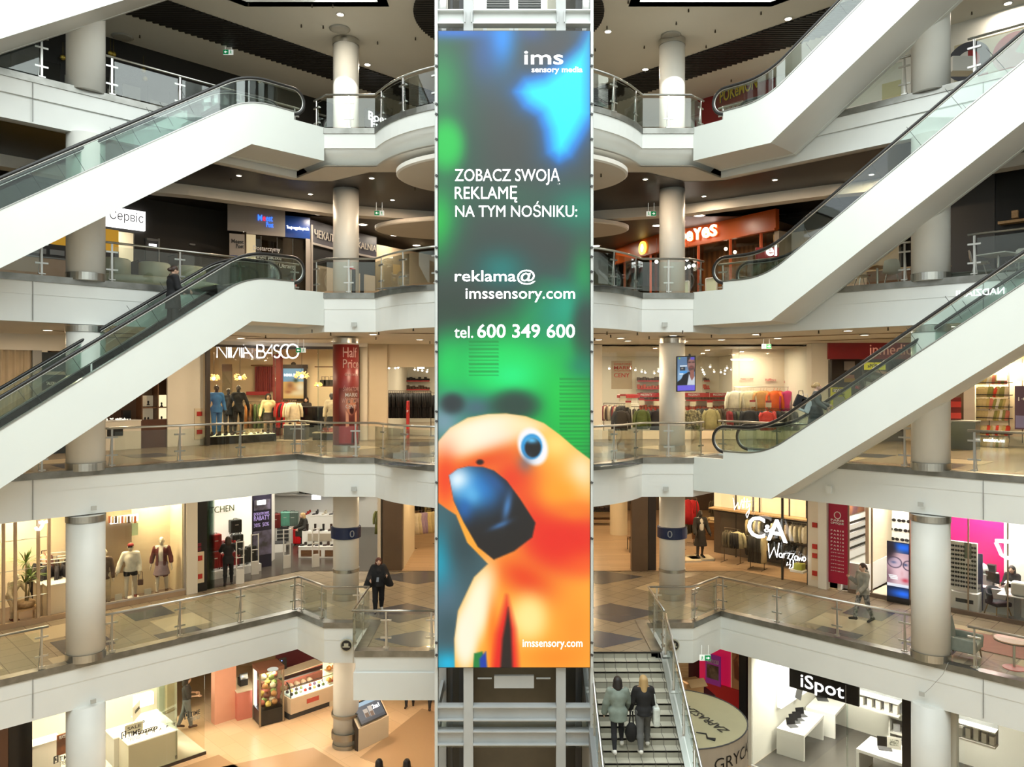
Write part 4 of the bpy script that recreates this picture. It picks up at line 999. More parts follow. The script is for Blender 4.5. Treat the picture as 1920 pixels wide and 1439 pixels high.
t = wthing('service_door','dark framed door with a lit gap right of the white service sign','door','L',c,280,10)
hold(slabw('L',c,270,296,10,12.45,.05,.1).build('leaf',DGREY),t); hold(pxw('L',c,272,294,449,453,.08,.12).build('frame',GREY),t); hold(slabw('L',c,293,296,10,12.5,.09,.11).build('frame',GREY),t); hold(pxw('L',c,276,290,459,463,.03,.16).build('lit_gap',LBX),t)
m = pxw('L',c,352,363,458,461,.06,.1); tag(m.build('emergency_lamp',GREY),'small grey emergency lamp on the black third gallery wall','lamp')
# seating unit of pale cylinders
SEATM = noisy('sage_vinyl',(.36,.37,.27),(.33,.34,.25),2,.4); sp_ = onL(290,520,33.4); sp_.z = 10
t = thing('curved_bench','pale green upholstered bench with three rounded backs behind the third gallery railing','bench',(sp_.x-.3,sp_.y+.3,10),PI/4)
m = MB(); m.lathe([(.9,.0),(1.0,.06),(1.08,.3),(1.08,.42),(1.0,.46)],(.2,0,0),32,sx=1.9,sy=.62); m.build('seat',SEATM,t,True)
for i,x in enumerate((-.95,.2,1.3)): m = MB(); m.lathe([(.42,.46),(.45,.5),(.45,.92),(.40,.96)],(x,.12,0),28,sx=1.0,sy=.85); m.build('back_cushion',SEATM,t,True)
for i,(px,py) in enumerate([(262,475),(285,468)]):
 p = onL(px,py,36); tt_ = cabinet('counter_block',['dark rounded counter behind the bench on the third gallery','long charcoal counter behind the bench on the third gallery'][i],'counter',(p.x+(.2 if i == 0 else 1.6),p.y+(.2 if i == 0 else 1.6),10),(.9 if i == 0 else 3.2,.8,1.15 if i == 0 else 1.5),PI/4,DGREY,BLACK)
# brown desk at far left
p = onL(80,515,36); cabinet('service_desk','tan wooden desk behind the railing at the far left of the third gallery','desk',(p.x,p.y,10),(3.2,.7,.95),PI/4,noisy('tan_desk',(.50,.36,.25),(.46,.33,.22),2,.4),GREY,toe=.08)
p = onL(112,448,38); t = thing('orange_display','orange backlit panel behind the tan desk at far left','panel',(p.x,p.y,10),PI/4); m = MB(); m.box((0,0,1.95),(3.4,.12,.7)); m.build('panel',mat('orange_panel',(.75,.40,.03),.4,0,.35),t); m = MB(); m.box((0,0,.8),(3.4,.16,1.6)); m.build('cabinet',DGREY,t)
for i in range(3): m = MB(); m.box((-.6+i*.5,-.1,1.35),(.4,.05,.16)); m.build('paper_tray',mat('paper_grey',(.35,.36,.37),.5),t)
# parcel kiosk and laundry: facade turning away from us
KF = [(-10.35,28.2),(-9.76,28.5),(-7.7,29.6),(-7.1,31.0),(-6.35,32.3),(-5.8,33.2)]
def seg(i): a,b_ = Vector((*KF[i],0)),Vector((*KF[i+1],0)); u = (b_-a).normalized(); return a,b_,u,Vector((u.y,-u.x,0))
def board(i,f0,f1,z0,z1,m,name,root,t_=.06,off=0.0):
 a,b_,u,n = seg(i); L_ = (b_-a).length; p,q = a+u*L_*f0+n*off,a+u*L_*f1+n*off; k = MB(); d = n*t_; up_ = Vector((0,0,1))
 k.add([p+up_*z0,q+up_*z0,q+up_*z0+d,p+up_*z0+d,p+up_*z1,q+up_*z1,q+up_*z1+d,p+up_*z1+d],[(0,1,2,3),(7,6,5,4),(0,4,5,1),(1,5,6,2),(2,6,7,3),(3,7,4,0)]); return hold(k.build(name,m),root)
def stext(i,s,m,root,f0,f1,z0,z1,bold=0.0,off=.09): a,b_,u,n = seg(i); L_ = (b_-a).length; return text('lettering',s,m,root,a+u*L_*f0+n*off+Vector((0,0,z0)),u,AZ,L_*(f1-f0),z1-z0,bold,.02)
BEI = noisy('beige_sign_board',(.42,.38,.34),(.40,.36,.32),1,.5); BLU = mat('royal_blue_board',(.006,.045,.24),.3)
t = thing('parcel_kiosk','parcel kiosk with blue and red Meest Post sign and glass front on the third gallery','kiosk',(*KF[1],10))
board(1,0,.60,12.84,13.84,BEI,'sign_board',t); board(1,.60,1.0,12.84,13.66,BLU,'sign_board',t)
board(0,0,1,12.9,13.86,BEI,'side_board',t); board(0,.1,.9,12.0,12.8,BEI,'side_panel',t,.04); board(0,.1,.9,11.2,12.0,BLU,'side_panel',t,.04); stext(0,'Meest',BPRINT,t,.2,.85,12.45,12.6,.004,.05); stext(0,'Post',BPRINT,t,.45,.85,12.28,12.42,.004,.05)
BLG = mat('blue_glow',(.05,.22,1.0),.4,0,1.3); RDG = mat('red_glow',(.9,.05,.12),.4,0,1.0)
stext(1,'M',BLG,t,.17,.235,13.36,13.58,.012); stext(1,'e',RDG,t,.245,.29,13.36,13.53,.012); stext(1,'est',BLG,t,.295,.40,13.36,13.56,.012); stext(1,'Post',BLG,t,.30,.41,13.14,13.33,.012)
stext(1,'Twoja wygodna paczka',WLET,t,.62,.98,13.12,13.27,.006)
board(1,0,.14,10,12.82,mat('lit_cream_panel',(.75,.65,.42),.5,0,.35),'lit_panel',t,.05); board(1,.14,.93,10,12.8,glass('kiosk_glass',(.62,.56,.46),.1),'glass_front',t,.02); board(1,.93,1.0,10,12.84,BEI,'pillar',t,.08)
for k in (.22,.47,.72): board(1,k,k+.01,10,12.8,DGREY,'mullion',t,.04)
for k,s_ in enumerate(('Dostarczymy','Twoją paczkę','do Europy i Ukrainy')): stext(1,s_,WPRINT,t,.10,(.52,.54,.76)[k],12.20-k*.30,12.42-k*.30,.008,.06)
board(1,.70,.78,10.95,11.25,mat('red_notice',(.7,.1,.08),.5),'notice_and_reflection',t,.03,.03); 
struct(MB().wall([(-11,31.5),(-7.0,33.3)],10,13.7,.1).build('wall_back',mat('brown_wall',(.10,.07,.05),.6)))
q = at(457,433,30.2); tt_ = thing('spot_lamp','small glowing spot lamp inside the parcel kiosk','lamp',q); m = MB(); m.ball((0,0,0),.05,10); m.build('bulb',LAMP,tt_); m = MB(); m.tube([(0,0,.05),(0,0,1.0)],.012,5); m.build('stem',BLACK,tt_); area('kiosk_spot',(0,-.1,-.06),.2,.2,40,WARM,parent=tt_)
t = thing('laundry_shop','dark laundry shop with Чекальня and Czekalnia sign boards behind the left column','shop front',(*KF[3],10))
SL2 = mat('slate_board',(.055,.05,.065),.45)
for i in (2,3,4): board(i,0,1,12.72,13.6,SL2,'sign_board',t); board(i,0,1,12.66,12.74,BEI,'trim_strip',t,.07)
LT2 = mat('cream_letters',(.62,.55,.48),.5); stext(2,'ЧЕКАЛЬНЯ',LT2,t,.12,1.35,12.95,13.26,.004); stext(4,'CZEKALNIA',LT2,t,-.75,.92,12.95,13.22,.004,.10)
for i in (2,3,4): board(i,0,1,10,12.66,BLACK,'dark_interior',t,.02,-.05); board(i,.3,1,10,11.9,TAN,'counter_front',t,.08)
board(2,0,.05,10,13.4,BEI,'pillar',t,.1)
b = MB(); b.wall([(-5.8,33.2),(-2.6,37.5)],10,13.3,.15); struct(b.build('wall_left',noisy('sand_wall',(.62,.50,.33),(.59,.47,.31),1,.6)))
b = MB(); b.wall([(-3,38.5),(5.2,38.5)],10,13.6,.15); struct(b.build('wall_back',mat('dim_green_wall',(.06,.085,.06),.5)))
m = MB(); m.tube([(-5.05,25.0,10),(-5.05,25.0,11.0)],.06,10); t = thing('handheld_pole','black post with a red top behind the third gallery railing beside the left column','post',(-5.0,25.0,10)); hold(m.build('shaft',BLACK),t); m = MB(); m.tube([(-5.25,25.0,11.08),(-5.0,25.0,10.98)],.03,8); hold(m.build('red_top',mat('red_cap',(.5,.03,.03),.4)),t)
# orange chicken restaurant, curved
PF = [(5.03,36.6),(6.43,32.9),(8.1,30.8),(9.8,28.25)]
KF = PF
ORG = noisy('orange_fascia',(.62,.125,.022),(.56,.105,.018),.8,.32); ORD_ = mat('orange_post',(.70,.12,.03),.4)
t = thing('chicken_restaurant','orange fronted Popeyes restaurant with white letters behind the right column','shop front',(8.1,30.8,10))
k = MB(); dense = []
for i in range(len(PF)-1): dense += [tuple(Vector(PF[i]).lerp(Vector(PF[i+1]),f/4)) for f in range(4)]
dense.append(PF[-1]); k.wall(dense,12.98,13.72,.2); hold(k.build('fascia',ORG),t); k = MB(); k.wall(offset(dense,-.07),12.92,13.0,.2); hold(k.build('fascia_strip',ORG),t)
def along(L0):
 d = 0
 for i in range(len(dense)-1):
  a,b_ = Vector(dense[i]),Vector(dense[i+1]); l = (b_-a).length
  if d+l >= L0 or i == len(dense)-2: u = (b_-a)/l; return Vector((*(a+u*(L0-d)),0)),Vector((*u,0)),Vector((u.y,-u.x,0))
  d += l
GLOW = mat('white_orange_glow',(1,.93,.85),.4,0,4.0)
x = 4.35
for ch,w,h in [('P',.34,.52),('o',.30,.40),('p',.32,.52),('e',.30,.40),('Y',.36,.46),('e',.34,.42),('S',.34,.46)]:
 p,u,n = along(x); z = 13.10+.02*(x-4.3)-(0.1 if ch == 'p' else 0); text('lettering',ch,GLOW,t,p-n*0+n*.10+Vector((0,0,z)),u,AZ,w,h,.02,.05); text('letter_halo',ch,mat('deep_orange_halo',(.9,.22,.02),.4,0,.8),t,p+n*.07+Vector((.0,0,z-.02)),u,AZ,w*1.08,h*1.06,.04,.02); x += w+.06
p,u,n = along(2.6); q = MB(); q.lathe([(.01,0),(.30,0),(.30,.06),(.01,.06)],n=28); f_ = hold(q.build('round_badge',mat('yellow_glow',(1,.62,.08),.4,0,2.2)),t); f_.location = p+n*.02+Vector((0,0,13.3)); f_.rotation_euler = (PI/2,0,math.atan2(u.y,u.x)); q = MB(); q.ball((0,0,.06),(.13,.18,.02),10); g_ = q.build('badge_mark',mat('pale_glow',(1,.9,.6),.4,0,3.0),f_)
for L0 in (.9,3.2,6.0,7.6,9.05):
 p,u,n = along(L0); q = MB(); q.box((p.x,p.y,11.46),(.09,.09,3.0)); hold(q.build('post',ORD_),t)
k = MB(); k.wall(offset(dense,.12),10,12.95,.02); hold(k.build('glass_front',glass('warm_glass',(.85,.80,.72),.06)),t)
k = MB(); k.wall(offset(dense,3.5),10,13.6,.1); struct(k.build('wall_back',stripes('walnut_slats',(.10,.045,.018),(.22,.11,.045),2.2,0,.5,'X')))
k = MB(); k.poly([(x,y,13.3) for x,y in reversed(dense+[(p_[0]+2.6,p_[1]+2.6) for p_ in reversed(dense)])]); struct(k.build('ceiling',mat('dark_brown_ceiling',(.03,.022,.016),.5)))
for i,(L0,dd) in enumerate([(2.5,1.4),(5.2,1.6),(7.8,1.4)]):
 p,u,n = along(L0); area('restaurant_light',p-n*dd+Vector((0,0,13.2)),.8,.8,70,(1,.62,.3))
for i,(px,py) in enumerate([(1231,491),(1288,487),(1292,500),(1301,498),(1284,503),(1361,467),(1378,473)]):
 q = at(px,py,31.6); tt_ = thing('pendant_bulb',f'glowing round pendant bulb inside the orange restaurant, {nth(i)} from the left','lamp',q,0,'restaurant pendant bulbs'); m = MB(); m.ball((0,0,0),.07,10); m.build('bulb',LAMP,tt_,True); m = MB(); m.tube([(0,0,.07),(0,0,13.25-q.z)],.006,4); m.build('cable',BLACK,tt_)
def screen(name,label,p,u,w,h,m,cat='menu board',frame=BLACK):
 t_ = thing(name,label,cat,p); n = Vector((u.y,-u.x,0)); k_ = MB(); k_.sheet([p,p+u*w,p+u*w+AZ*h,p+AZ*h],-.05); hold(k_.build('panel',m),t_); k_ = MB()
 for a,b_ in ((p,p+u*w),(p+AZ*h,p+u*w+AZ*h),(p,p+AZ*h),(p+u*w,p+u*w+AZ*h)): k_.tube([a+n*.02,b_+n*.02],.025,4)
 hold(k_.build('frame',frame),t_); return t_
p,u,n = along(2.2); screen('menu_board','bright cream menu board inside the orange restaurant, left of the column',p-n*1.2+AZ*10.6,u,1.1,1.1,mat('menu_cream',(.85,.72,.45),.5,0,.8))
p,u,n = along(3.4); screen('menu_board','menu board with round dishes inside the orange restaurant, left of the column',p-n*.5+AZ*10.1,u,.8,1.1,mat('menu_pale',(.62,.58,.45),.5,0,.25))
for i,L0 in enumerate((5.45,6.9)): p,u,n = along(L0); screen('poster_stand',['pale green menu stand right of the column before the restaurant','cream menu stand beside the middle right escalator end'][i],p+n*.6+AZ*10.05,u,.55,1.35,mat('menu_green',(.52,.58,.42),.5,0,.2),'menu stand',WHITE)
b = MB(); b.wall([(9.9,28.2),(10.5,28.6),(13.2,26.0)],10,12.9,.2); struct(b.build('wall_right',noisy('beige_panel_wall',(.42,.35,.26),(.40,.33,.245),1,.5)))
struct(slabw('R',40.9,1452,2900,10,14,.1).build('wall_right',DKW))
s_ = thing('shop_sign','lit white letters el on a red board seen through the middle right escalator glass','shop sign',at(1440,480,26.5)); m = MB(); m.box((0,.08,.05),(.8,.05,.5)); m.build('board',RED,s_); text('lettering','el',WLET,s_,at(1436,480,26.5),AX,AZ,.38,.42,.02)
for i in range(5):
 p = at(1420+i*24,506-i*3,26.2); tag(MB().box((0,0,0),(.36,.3,.42)).build('glass_jar',glass('jar_glass',(.55,.68,.62),.2),None,False,p),f'greenish glass container on the counter behind the middle right escalator, {nth(i)} from left','container','glass containers')
cabinet('bar_counter','dark counter behind the middle right escalator carrying glass containers','counter',(at(1470,520,26.3).x,26.4,10),(3.4,.6,.92),-.35,DGREY,GREY)
# mural and tables on the right
cM = 38.6
Q = Pic(1770,320,1866,520,97,200,(84,88,86))
Q.rect(1770,320,1784,520,(120,105,84)).blob(1820,350,40,40,(92,97,96)).disc(1802,360,9,13,(190,62,35),3).disc(1834,352,11,10,(205,60,34),3).disc(1854,363,10,10,(212,150,60),2).disc(1857,361,8,8,(190,70,40),2)
for y in range(398,432,5): Q.rect(1811,y,1866,y+3.4,(206,128,52)).rect(1811,y+3.4,1866,y+5,(60,36,20))
Q.poly([(1776,432),(1780,402),(1790,398),(1793,440),(1776,440)],(48,38,34),2).disc(1784,394,5,5,(190,110,60),1.5)
Q.poly([(1788,402),(1798,396),(1808,400),(1813,418),(1808,425),(1807,440),(1811,458),(1802,458),(1798,444),(1790,438)],(172,168,160),2).disc(1801,389,6,5,(178,170,158),1.5)
Q.poly([(1817,404),(1832,397),(1846,402),(1851,415),(1851,432),(1838,436),(1822,440),(1813,430)],(32,38,46),2).disc(1840,392,7,9,(196,130,90),2).rect(1833,380,1848,390,(170,172,172)).rect(1835,383,1846,386,(60,62,66)).disc(1842,436,15,4,(212,160,90),2).poly([(1820,440),(1842,440),(1842,462),(1822,462)],(180,190,188),2)
Q.poly([(1770,462),(1866,462),(1866,520),(1770,520)],(70,78,74),2).rect(1790,488,1866,492,(150,110,80))
a,b_ = wp('R',cM,1770,0),wp('R',cM,1866,0); mu = wthing('wall_mural','grey mural of pizza cooks and hanging tomatoes on the third gallery wall','mural','R',cM,1815,10)
zt,zb = wz('R',cM,1818,318),wz('R',cM,1818,520); Q.mesh('picture',mu,Vector((a.x,a.y,zb))+NR*.03,UR,AZ,(b_-a).length,zt-zb)
k = MB(); k.sheet([Vector((a.x,a.y,10)),Vector((b_.x,b_.y,10)),Vector((b_.x,b_.y,13.85)),Vector((a.x,a.y,13.85))],.05); hold(k.build('backing',DGREY),mu)
t = wthing('kitchen_opening','black kitchen opening with a wooden shelf beside the cook mural','kitchen','R',38.6,1900,10); hold(slabw('R',38.6,1867,2010,10,13.85,.04).build('dark_surround',BLACK),t); hold(pxw('R',38.6,1876,2000,411,416,.3,.04).build('shelf',OAK),t); hold(pxw('R',38.6,1900,1912,397,411,.14,.1).build('wooden_box',OAK),t)
CHW = mat('white_plastic',(.66,.65,.60),.35)
def shell_chair(p,rz,label):
 t_ = thing('shell_chair',label,'chair',p,rz,'white shell chairs on the third gallery'); m_ = MB(); n = 9; vs = []
 prof_ = [(-.22,.46,.17),(-.05,.44,.23),(.12,.45,.24),(.20,.52,.235),(.235,.66,.22),(.25,.80,.19),(.26,.84,.12)]
 for y,z,w in prof_:
  for i in range(n):
   f = (i/(n-1)-.5)*2; vs.append((f*w,y-.05*f*f*(1 if z > .5 else 0),z+.05*f*f*(1 if z < .5 else 0)))
 k0 = len(vs); vs += [(x,y,z-.015) for x,y,z in vs]
 fs = []
 for i in range(len(prof_)-1):
  for j in range(n-1): a_ = i*n+j; fs += [(a_,a_+1,a_+n+1,a_+n),(k0+a_,k0+a_+n,k0+a_+n+1,k0+a_+1)]
 m_.add(vs,fs); m_.build('seat_shell',CHW,t_,True)
 for x in (-1,1):
  for y in (-1,1): l_ = MB(); l_.tube([(x*.13,y*.1,.43),(x*.22,y*.21,0)],.011,6); l_.build('leg',STEEL,t_)
 return t_
def cafe_table(p,rz,label,top,w=.7,h=.74):
 t_ = thing('cafe_table',label,'table',p,rz,'cafe tables'); MB().box((0,0,h-.015),(w,w,.03)).build('table_top',top,t_,bevel=.006); MB().tube([(0,0,.02),(0,0,h-.03)],.035,10).build('pedestal',STEEL,t_); MB().lathe([(.24,0),(.24,.015),(.03,.03)],n=20).build('base',STEEL,t_); return t_
def onrail(px,c_,z): p = onR(px,700,c_); return Vector((p.x,p.y,z))
shell_chair(onrail(1672,33.2,10.01),PI*.85,'white shell chair left of the big right column on the third gallery'); cafe_table(onrail(1645,33.6,10),.3,'wooden topped cafe table left of the big right column',OAK)
shell_chair(onrail(1836,32.9,10.01),PI*.3,'white shell chair in front of the cook mural'); cafe_table(onrail(1872,33.5,10),.5,'white cafe table in front of the cook mural',WHITEG,.8); shell_chair(onrail(1907,33.3,10.01),-PI*.4,'white shell chair at the right edge by the white table')
shell_chair(onrail(1616,33.4,10.01),PI*.5,'white chair with a red seat pad half hidden under the escalator'); MB().box((0,0,0),(.36,.36,.04)).build('seat_pad',mat('red_pad',(.4,.03,.03),.6),bpy.data.objects['shell_chair.003'],loc=(0,0,.48))
cabinet('planter_bench','low brown bench behind the white chair left of the big column','bench',onrail(1702,35.5,10),(2.2,.6,.8),-PI/4,WALNUT,OAK)
cabinet('sofa_bench','grey green upholstered bench below the cook mural','bench',onrail(1830,36.2,10),(2.8,.8,.55),-PI/4,mat('grey_green_vinyl',(.16,.18,.155),.5),mat('grey_green_vinyl',(.16,.18,.155),.5))
s_ = thing('reflected_sign','reflection of a sign drawn as small white mirrored letters on the third gallery fascia behind the right escalator','lettering',onR(1850,546,31.2)); a = onR(1883,551,30.9); text('lettering','NADZIANI',WLET,s_,a,-UR,AZ,1.05,.16,.004)  # painted reflection: a sign drawn as reversed glowing letters
# ================================================================ SECOND GALLERY (L1, floor z=5)
Z1 = 5.0
CRM = noisy('cream_shop_wall',(.72,.62,.45),(.69,.59,.42),.9,.6); CRW = noisy('warm_white_wall',(.76,.72,.62),(.74,.70,.60),.9,.6)
SHOPF = noisy('shop_floor_beige',(.52,.44,.33),(.48,.40,.30),1.2,.3)
def room(pts,z0,z1,m,name='wall_back'):
 b_ = MB(); b_.wall(pts,z0,z1,.12); return struct(b_.build(name,m))
# corridor lamps
for i,(x,y,nm) in enumerate([(26,641,'above the ribbed curtain shop'),(117,645,'left of the big left column'),(200,647,'seen through escalator glass'),(700,627,'right of the red wrapped column'),(1164,634,'right of the lift shaft'),(1177,639,'further right of the lift shaft'),(1262,629,'just above the right column'),(1353,637,'right of the right column'),(1418,627,'above the clothes shop window'),(1590,620,'above the red shop sign'),(1621,628,'right over the red shop sign'),(1783,612,'behind the lower right escalator')]):
 downlight(onz(x,y,8.86),'round downlight in the second gallery ceiling '+nm,.12,0 if x in (1262,1177) else 80,WARM,'second gallery downlights')
for i,(x,y) in enumerate([(-9.3,26.6),(9.3,26.6),(-13.5,22.5),(13.5,22.5),(-3.2,27.5),(3.2,27.5),(-6.5,28.5),(6.5,28.5)]):
 downlight((x,y,8.86),f'extra round downlight added to light the second gallery, {nth(i)}',.12,110,WARM,'second gallery downlights')  # extra lamps added as warm fill for this gallery
exit_sign(at(564,657,27.5),True,'green exit sign hanging at the end of the lit boutique letters'); exit_sign(at(1437,650,27.5),False,'green exit sign hanging before the clothes shop window')
# ---- left wing shops: ribbed curtain, dark poster, jeweller
c = 40.0
struct(slabw('L',c,66,88,Z1,8.87,.1).build('wall_left',CRW)); struct(slabw('L',c,312,388,Z1,8.87,.1).build('wall_left',CRW)); struct(slabw('L',c,-1200,388,8.35,8.87,.12).build('wall_left',PLASTER))
m = MB(); a,b_ = wp('L',c,-420,Z1),wp('L',c,66,Z1); n_ = 150
vs = []
for i in range(n_+1): p = a.lerp(b_,i/n_)+NL*(.05*math.sin(i*1.35)); vs += [p,p+AZ*3.35]
m.add(vs,[(2*i,2*i+2,2*i+3,2*i+1) for i in range(n_)]); tag(m.build('curtain',noisy('beige_curtain',(.50,.41,.29),(.46,.375,.26),2,.8),None,True),'tall ribbed beige curtain in the shop window at the far left','curtain')
t = wthing('shop_window','dark tinted shop window with white lines right of the ribbed curtain','shop window','L',c,110,Z1)
hold(slabw('L',c,74,126,Z1,8.3,.05,.12).build('pane',mat('blue_slate_glass',(.035,.045,.055),.15)),t); hold(slabw('L',c,58,75,Z1,8.35,.12,.1).build('frame',GREY),t); hold(pxw('L',c,62,124,697,703,.05,.2).build('rail_strip',BEI),t); wtext('SALON',WPRINT,t,'L',c,84,100,716,722,0,.2)
mnn = 0
def figm(px,py,depth_side,c_,z,**k):
 """standing point on floor z in front of/behind a wall line c_"""
 p = wp(depth_side,c_,px,z); return figure(loc=p,**k)
DARKM = mat('dark_mannequin',(.03,.022,.018),.35); PALEM = mat('cream_mannequin',(.72,.64,.50),.4)
figm(12,740,'L',40.9,Z1,name='mannequin',label='dark mannequin bust seen through the lower left escalator glass at far left',cat='mannequin',rz=PI/4,skin=DARKM,top=(cloth(70,66,50),.012,.45,1.0),face=False)
# jeweller: counters, lit niches
struct(slabw('L',c+1.8,180,330,Z1,8.35,.1).build('wall_back',noisy('dark_wood_wall',(.14,.075,.045),(.12,.065,.04),1,.4)))
t = wthing('display_cabinet','dark wooden jeweller cabinet with glowing glass niches right of the big left column','display cabinet','L',c,285,Z1)
hold(slabw('L',c+.8,247,312,Z1,Z1+1.0,.6).build('base',noisy('mahogany',(.10,.04,.025),(.085,.035,.02),2,.3)),t)
NICHE = mat('lit_niche',(.95,.82,.50),.5,0,1.1); hold(pxw('L',c+.8,287,309,741,793,.05,.1).build('lit_back',NICHE),t); hold(pxw('L',c+.8,258,284,764,793,.05,.1).build('lit_back',mat('soft_niche',(.55,.47,.32),.5,0,.3)),t); hold(pxw('L',c+.8,262,284,742,762,.05,.1).build('lit_back',mat('soft_niche',(.55,.47,.32),.5,0,.3)),t)
hold(pxw('L',c+.8,257,311,763,765,.4,.1).build('shelf',WALNUT),t); hold(pxw('L',c+.8,287,309,766,767,.4,.1).build('shelf',GLASSS),t); hold(pxw('L',c+.8,256,311,792,796,.45,.1).build('shelf',WALNUT),t)
for px in (255,285,311): hold(slabw('L',c+.8,px,px+2,Z1,8.2,.55).build('upright',WALNUT),t)
for i,(px,py) in enumerate([(272,791),(278,791),(296,791),(303,789),(296,764),(303,763),(278,760)]):
 p = wp('L',c+.35,px,wz('L',c+.35,px,py)); q = MB(); q.lathe([(.05,0),(.055,.02),(.02,.05),(.035,.12),(.02,.16)],n=8); tag(q.build('jewellery_stand',mat('black_velvet',(.02,.02,.022),.7),None,True,p),f'small dark jewellery stand in the glowing cabinet niches, {nth(i)}','stand','jewellery stands')
t = cabinet('jewellery_counter','pale glass topped jewellery counter with glittering tray beside the big left column','counter',wp('L',40.2,216,Z1),(1.5,.6,1.02),PI/4,CRW,WHITEG); q = MB()
for i in range(60): q.ball((RND.uniform(-.68,.5),RND.uniform(-.25,.25),1.03+RND.uniform(0,.05)),.022,5)
q.build('glittering_jewels',mat('sparkle',(.95,.93,.85),.1,0,.8),t)['kind'] = 'stuff'; MB().box((.35,0,1.2),(.26,.2,.3)).build('dark_box',BLACKG,t); MB().box((-.1,-.31,.62),(.5,.02,.26)).build('poster_square',mat('poster_black',(.02,.02,.02),.3),t)
for i,(px,py,r) in enumerate([(217,822,.10),(214,845,.14),(240,835,.12)]): pass
q = wp('L',c,340,Z1); t = thing('fire_cabinet','cream wall cabinet with two red fire signs left of the boutique','fire cabinet',q)
hold(pxw('L',c,362,379,766,824,.03,.1).build('door',CRM),t)
for y in (776,810): hold(pxw('L',c,366,376,y-4,y+4,.02,.14).build('red_sign',mat('fire_red',(.45,.03,.02),.4)),t)
# ---- boutique with the white neon name
YF = 30.0
xl,xr = wp('F',YF,386,0).x,-6.35
YF = 30.2; cB = 39.4
room([(-6.2,35.6),(-15.5,35.6)],Z1,8.84,CRM); room([(-14.6,35.6),(-14.6,32.0),(-11.35,28.5)],Z1,8.84,CRM,'wall_left'); room([(-6.1,30.2),(-6.1,35.6)],Z1,8.84,CRM,'wall_right')
BP = [(-11.3,28.2),(-9.22,30.25),(-6.1,30.25),(-6.1,35.6),(-14.5,35.6),(-14.5,31.4)]
struct(MB().poly([(x,y,Z1+.012) for x,y in BP]).build('floor',SHOPF)); struct(MB().poly([(x,y,8.80) for x,y in reversed(BP)]).build('ceiling',CRM))
struct(slabw('L',cB,380,516,8.72,8.87,.15,-.1).build('wall_front',PLASTER)); struct(slabw('F',YF+.1,514,690,8.72,8.87,.15).build('wall_front',PLASTER))
t = thing('boutique_front','boutique glass front with white glowing NINA BASCO letters and dark frame','shop front',(-9.2,YF,Z1))
BRZ = mat('dark_bronze',(.03,.022,.018),.4)
hold(slabw('L',cB,384,391,Z1,8.72,.15).build('frame',BRZ),t); hold(slabw('L',cB,384,516,8.64,8.73,.12).build('frame',BRZ),t); hold(slabw('F',YF,514,640,8.62,8.73,.12).build('frame',BRZ),t)
hold(slabw('L',cB,391,516,Z1+.28,8.65,.015,.02).build('glass_pane',GLASSS),t); hold(slabw('F',YF,597,640,Z1,8.65,.015,.02).build('glass_pane',GLASSS),t)
for px in (516,596): hold(slabw('F',YF,px,px+1.2,Z1,8.65,.04).build('glass_edge',GLASSG),t)
NEON = mat('neon_white',(1,.98,1),.4,0,2.6)
def stroke(name,m,root,side,c_,strokes,r,off=.12):
 # letters drawn as bent tubes; strokes in picture points on a wall
 for st_ in strokes:
  q = MB(); q.tube([wp(side,c_,x,wz(side,c_,x,y))+wdir(side)[1]*off for x,y in st_],r,6); hold(q.build(name,m,None,True),root)
def cir(x,y,rx,ry,a0,a1,n=12): return [(x+rx*math.cos(math.radians(a0+(a1-a0)*i/n)),y+ry*math.sin(math.radians(a0+(a1-a0)*i/n))) for i in range(n+1)]
T_,B_2 = 647,671
NB_ = [[(407,B_2),(407,T_),(425,B_2),(425,T_)],[(429,T_),(429,B_2)],[(433,B_2),(433,T_)],[(437,B_2),(449,T_),(449,B_2)],[(453,B_2),(453,T_)],[(457,B_2),(457,T_+1),(474,B_2)],[(458,662),(467,662)],
       [(482,B_2),(482,T_)]+cir(490,653,4.5,5.5,-90,90)+[(482,659)],[(484,659)]+cir(492,665,5,6,-90,90)+[(482,B_2)],[(494,B_2),(510,T_),(510,B_2)],[(502,662),(510,662)],cir(519,653,5,5.5,-40,-260)+cir(519,665,5.5,6,-80,150),cir(536,659,10,12.5,-55,-300,18),cir(549,659,11,13,0,360,24)]
stroke('neon_letter',NEON,t,'F',29.2,NB_,.026,.0)
def fp(px,Y,z=Z1): return Vector((CAMX+(px-CX)/F*Y,Y,z))
for x,y in [(-11.3,29.6),(-9.9,30.9),(-7.4,31.5),(-10.3,33.6),(-7.6,33.8)]: area('boutique_light',(x,y,8.5),.35,.35,75,(1,.78,.46))
q = MB(); q.prism([(-11.15,28.35),(-9.2,30.3),(-10.05,31.15),(-12.0,29.2)],2,Z1+.01,Z1+.30); pl = tag(q.build('window_platform',BLACKG),'black display platform behind the boutique glass carrying shoes and mannequins','platform')
q = MB(); q.prism([(-11.13,28.4),(-9.25,30.3),(-10.05,31.1),(-11.95,29.2)],2,Z1+.301,Z1+.32); o = q.build('lit_top',NICHE); hold(o,pl)
zp_ = Z1+.325
figure('mannequin','dark mannequin in a pale blue trouser suit in the boutique window','mannequin',wp('L',39.85,406,zp_),.55,1.86,((10,2),(-8,6)),((-4,14,20),(-6,12,30)),0,0,DARKM,(DARKM,'bun'),(cloth(70,130,190),.016,.44),(cloth(72,132,192),.022,.03),cloth(90,130,180),face=False,group='window mannequins')
figure('mannequin','black mannequin in a black suit standing right of the blue suit in the boutique window','mannequin',wp('L',39.85,447,zp_),.3,1.86,((8,2),(-8,6)),((-4,24,20),(-6,22,10)),0,0,DARKM,None,(cloth(38,36,36),.014,.45),(cloth(40,38,38),.018,.05),cloth(30,28,28),face=False,group='window mannequins')
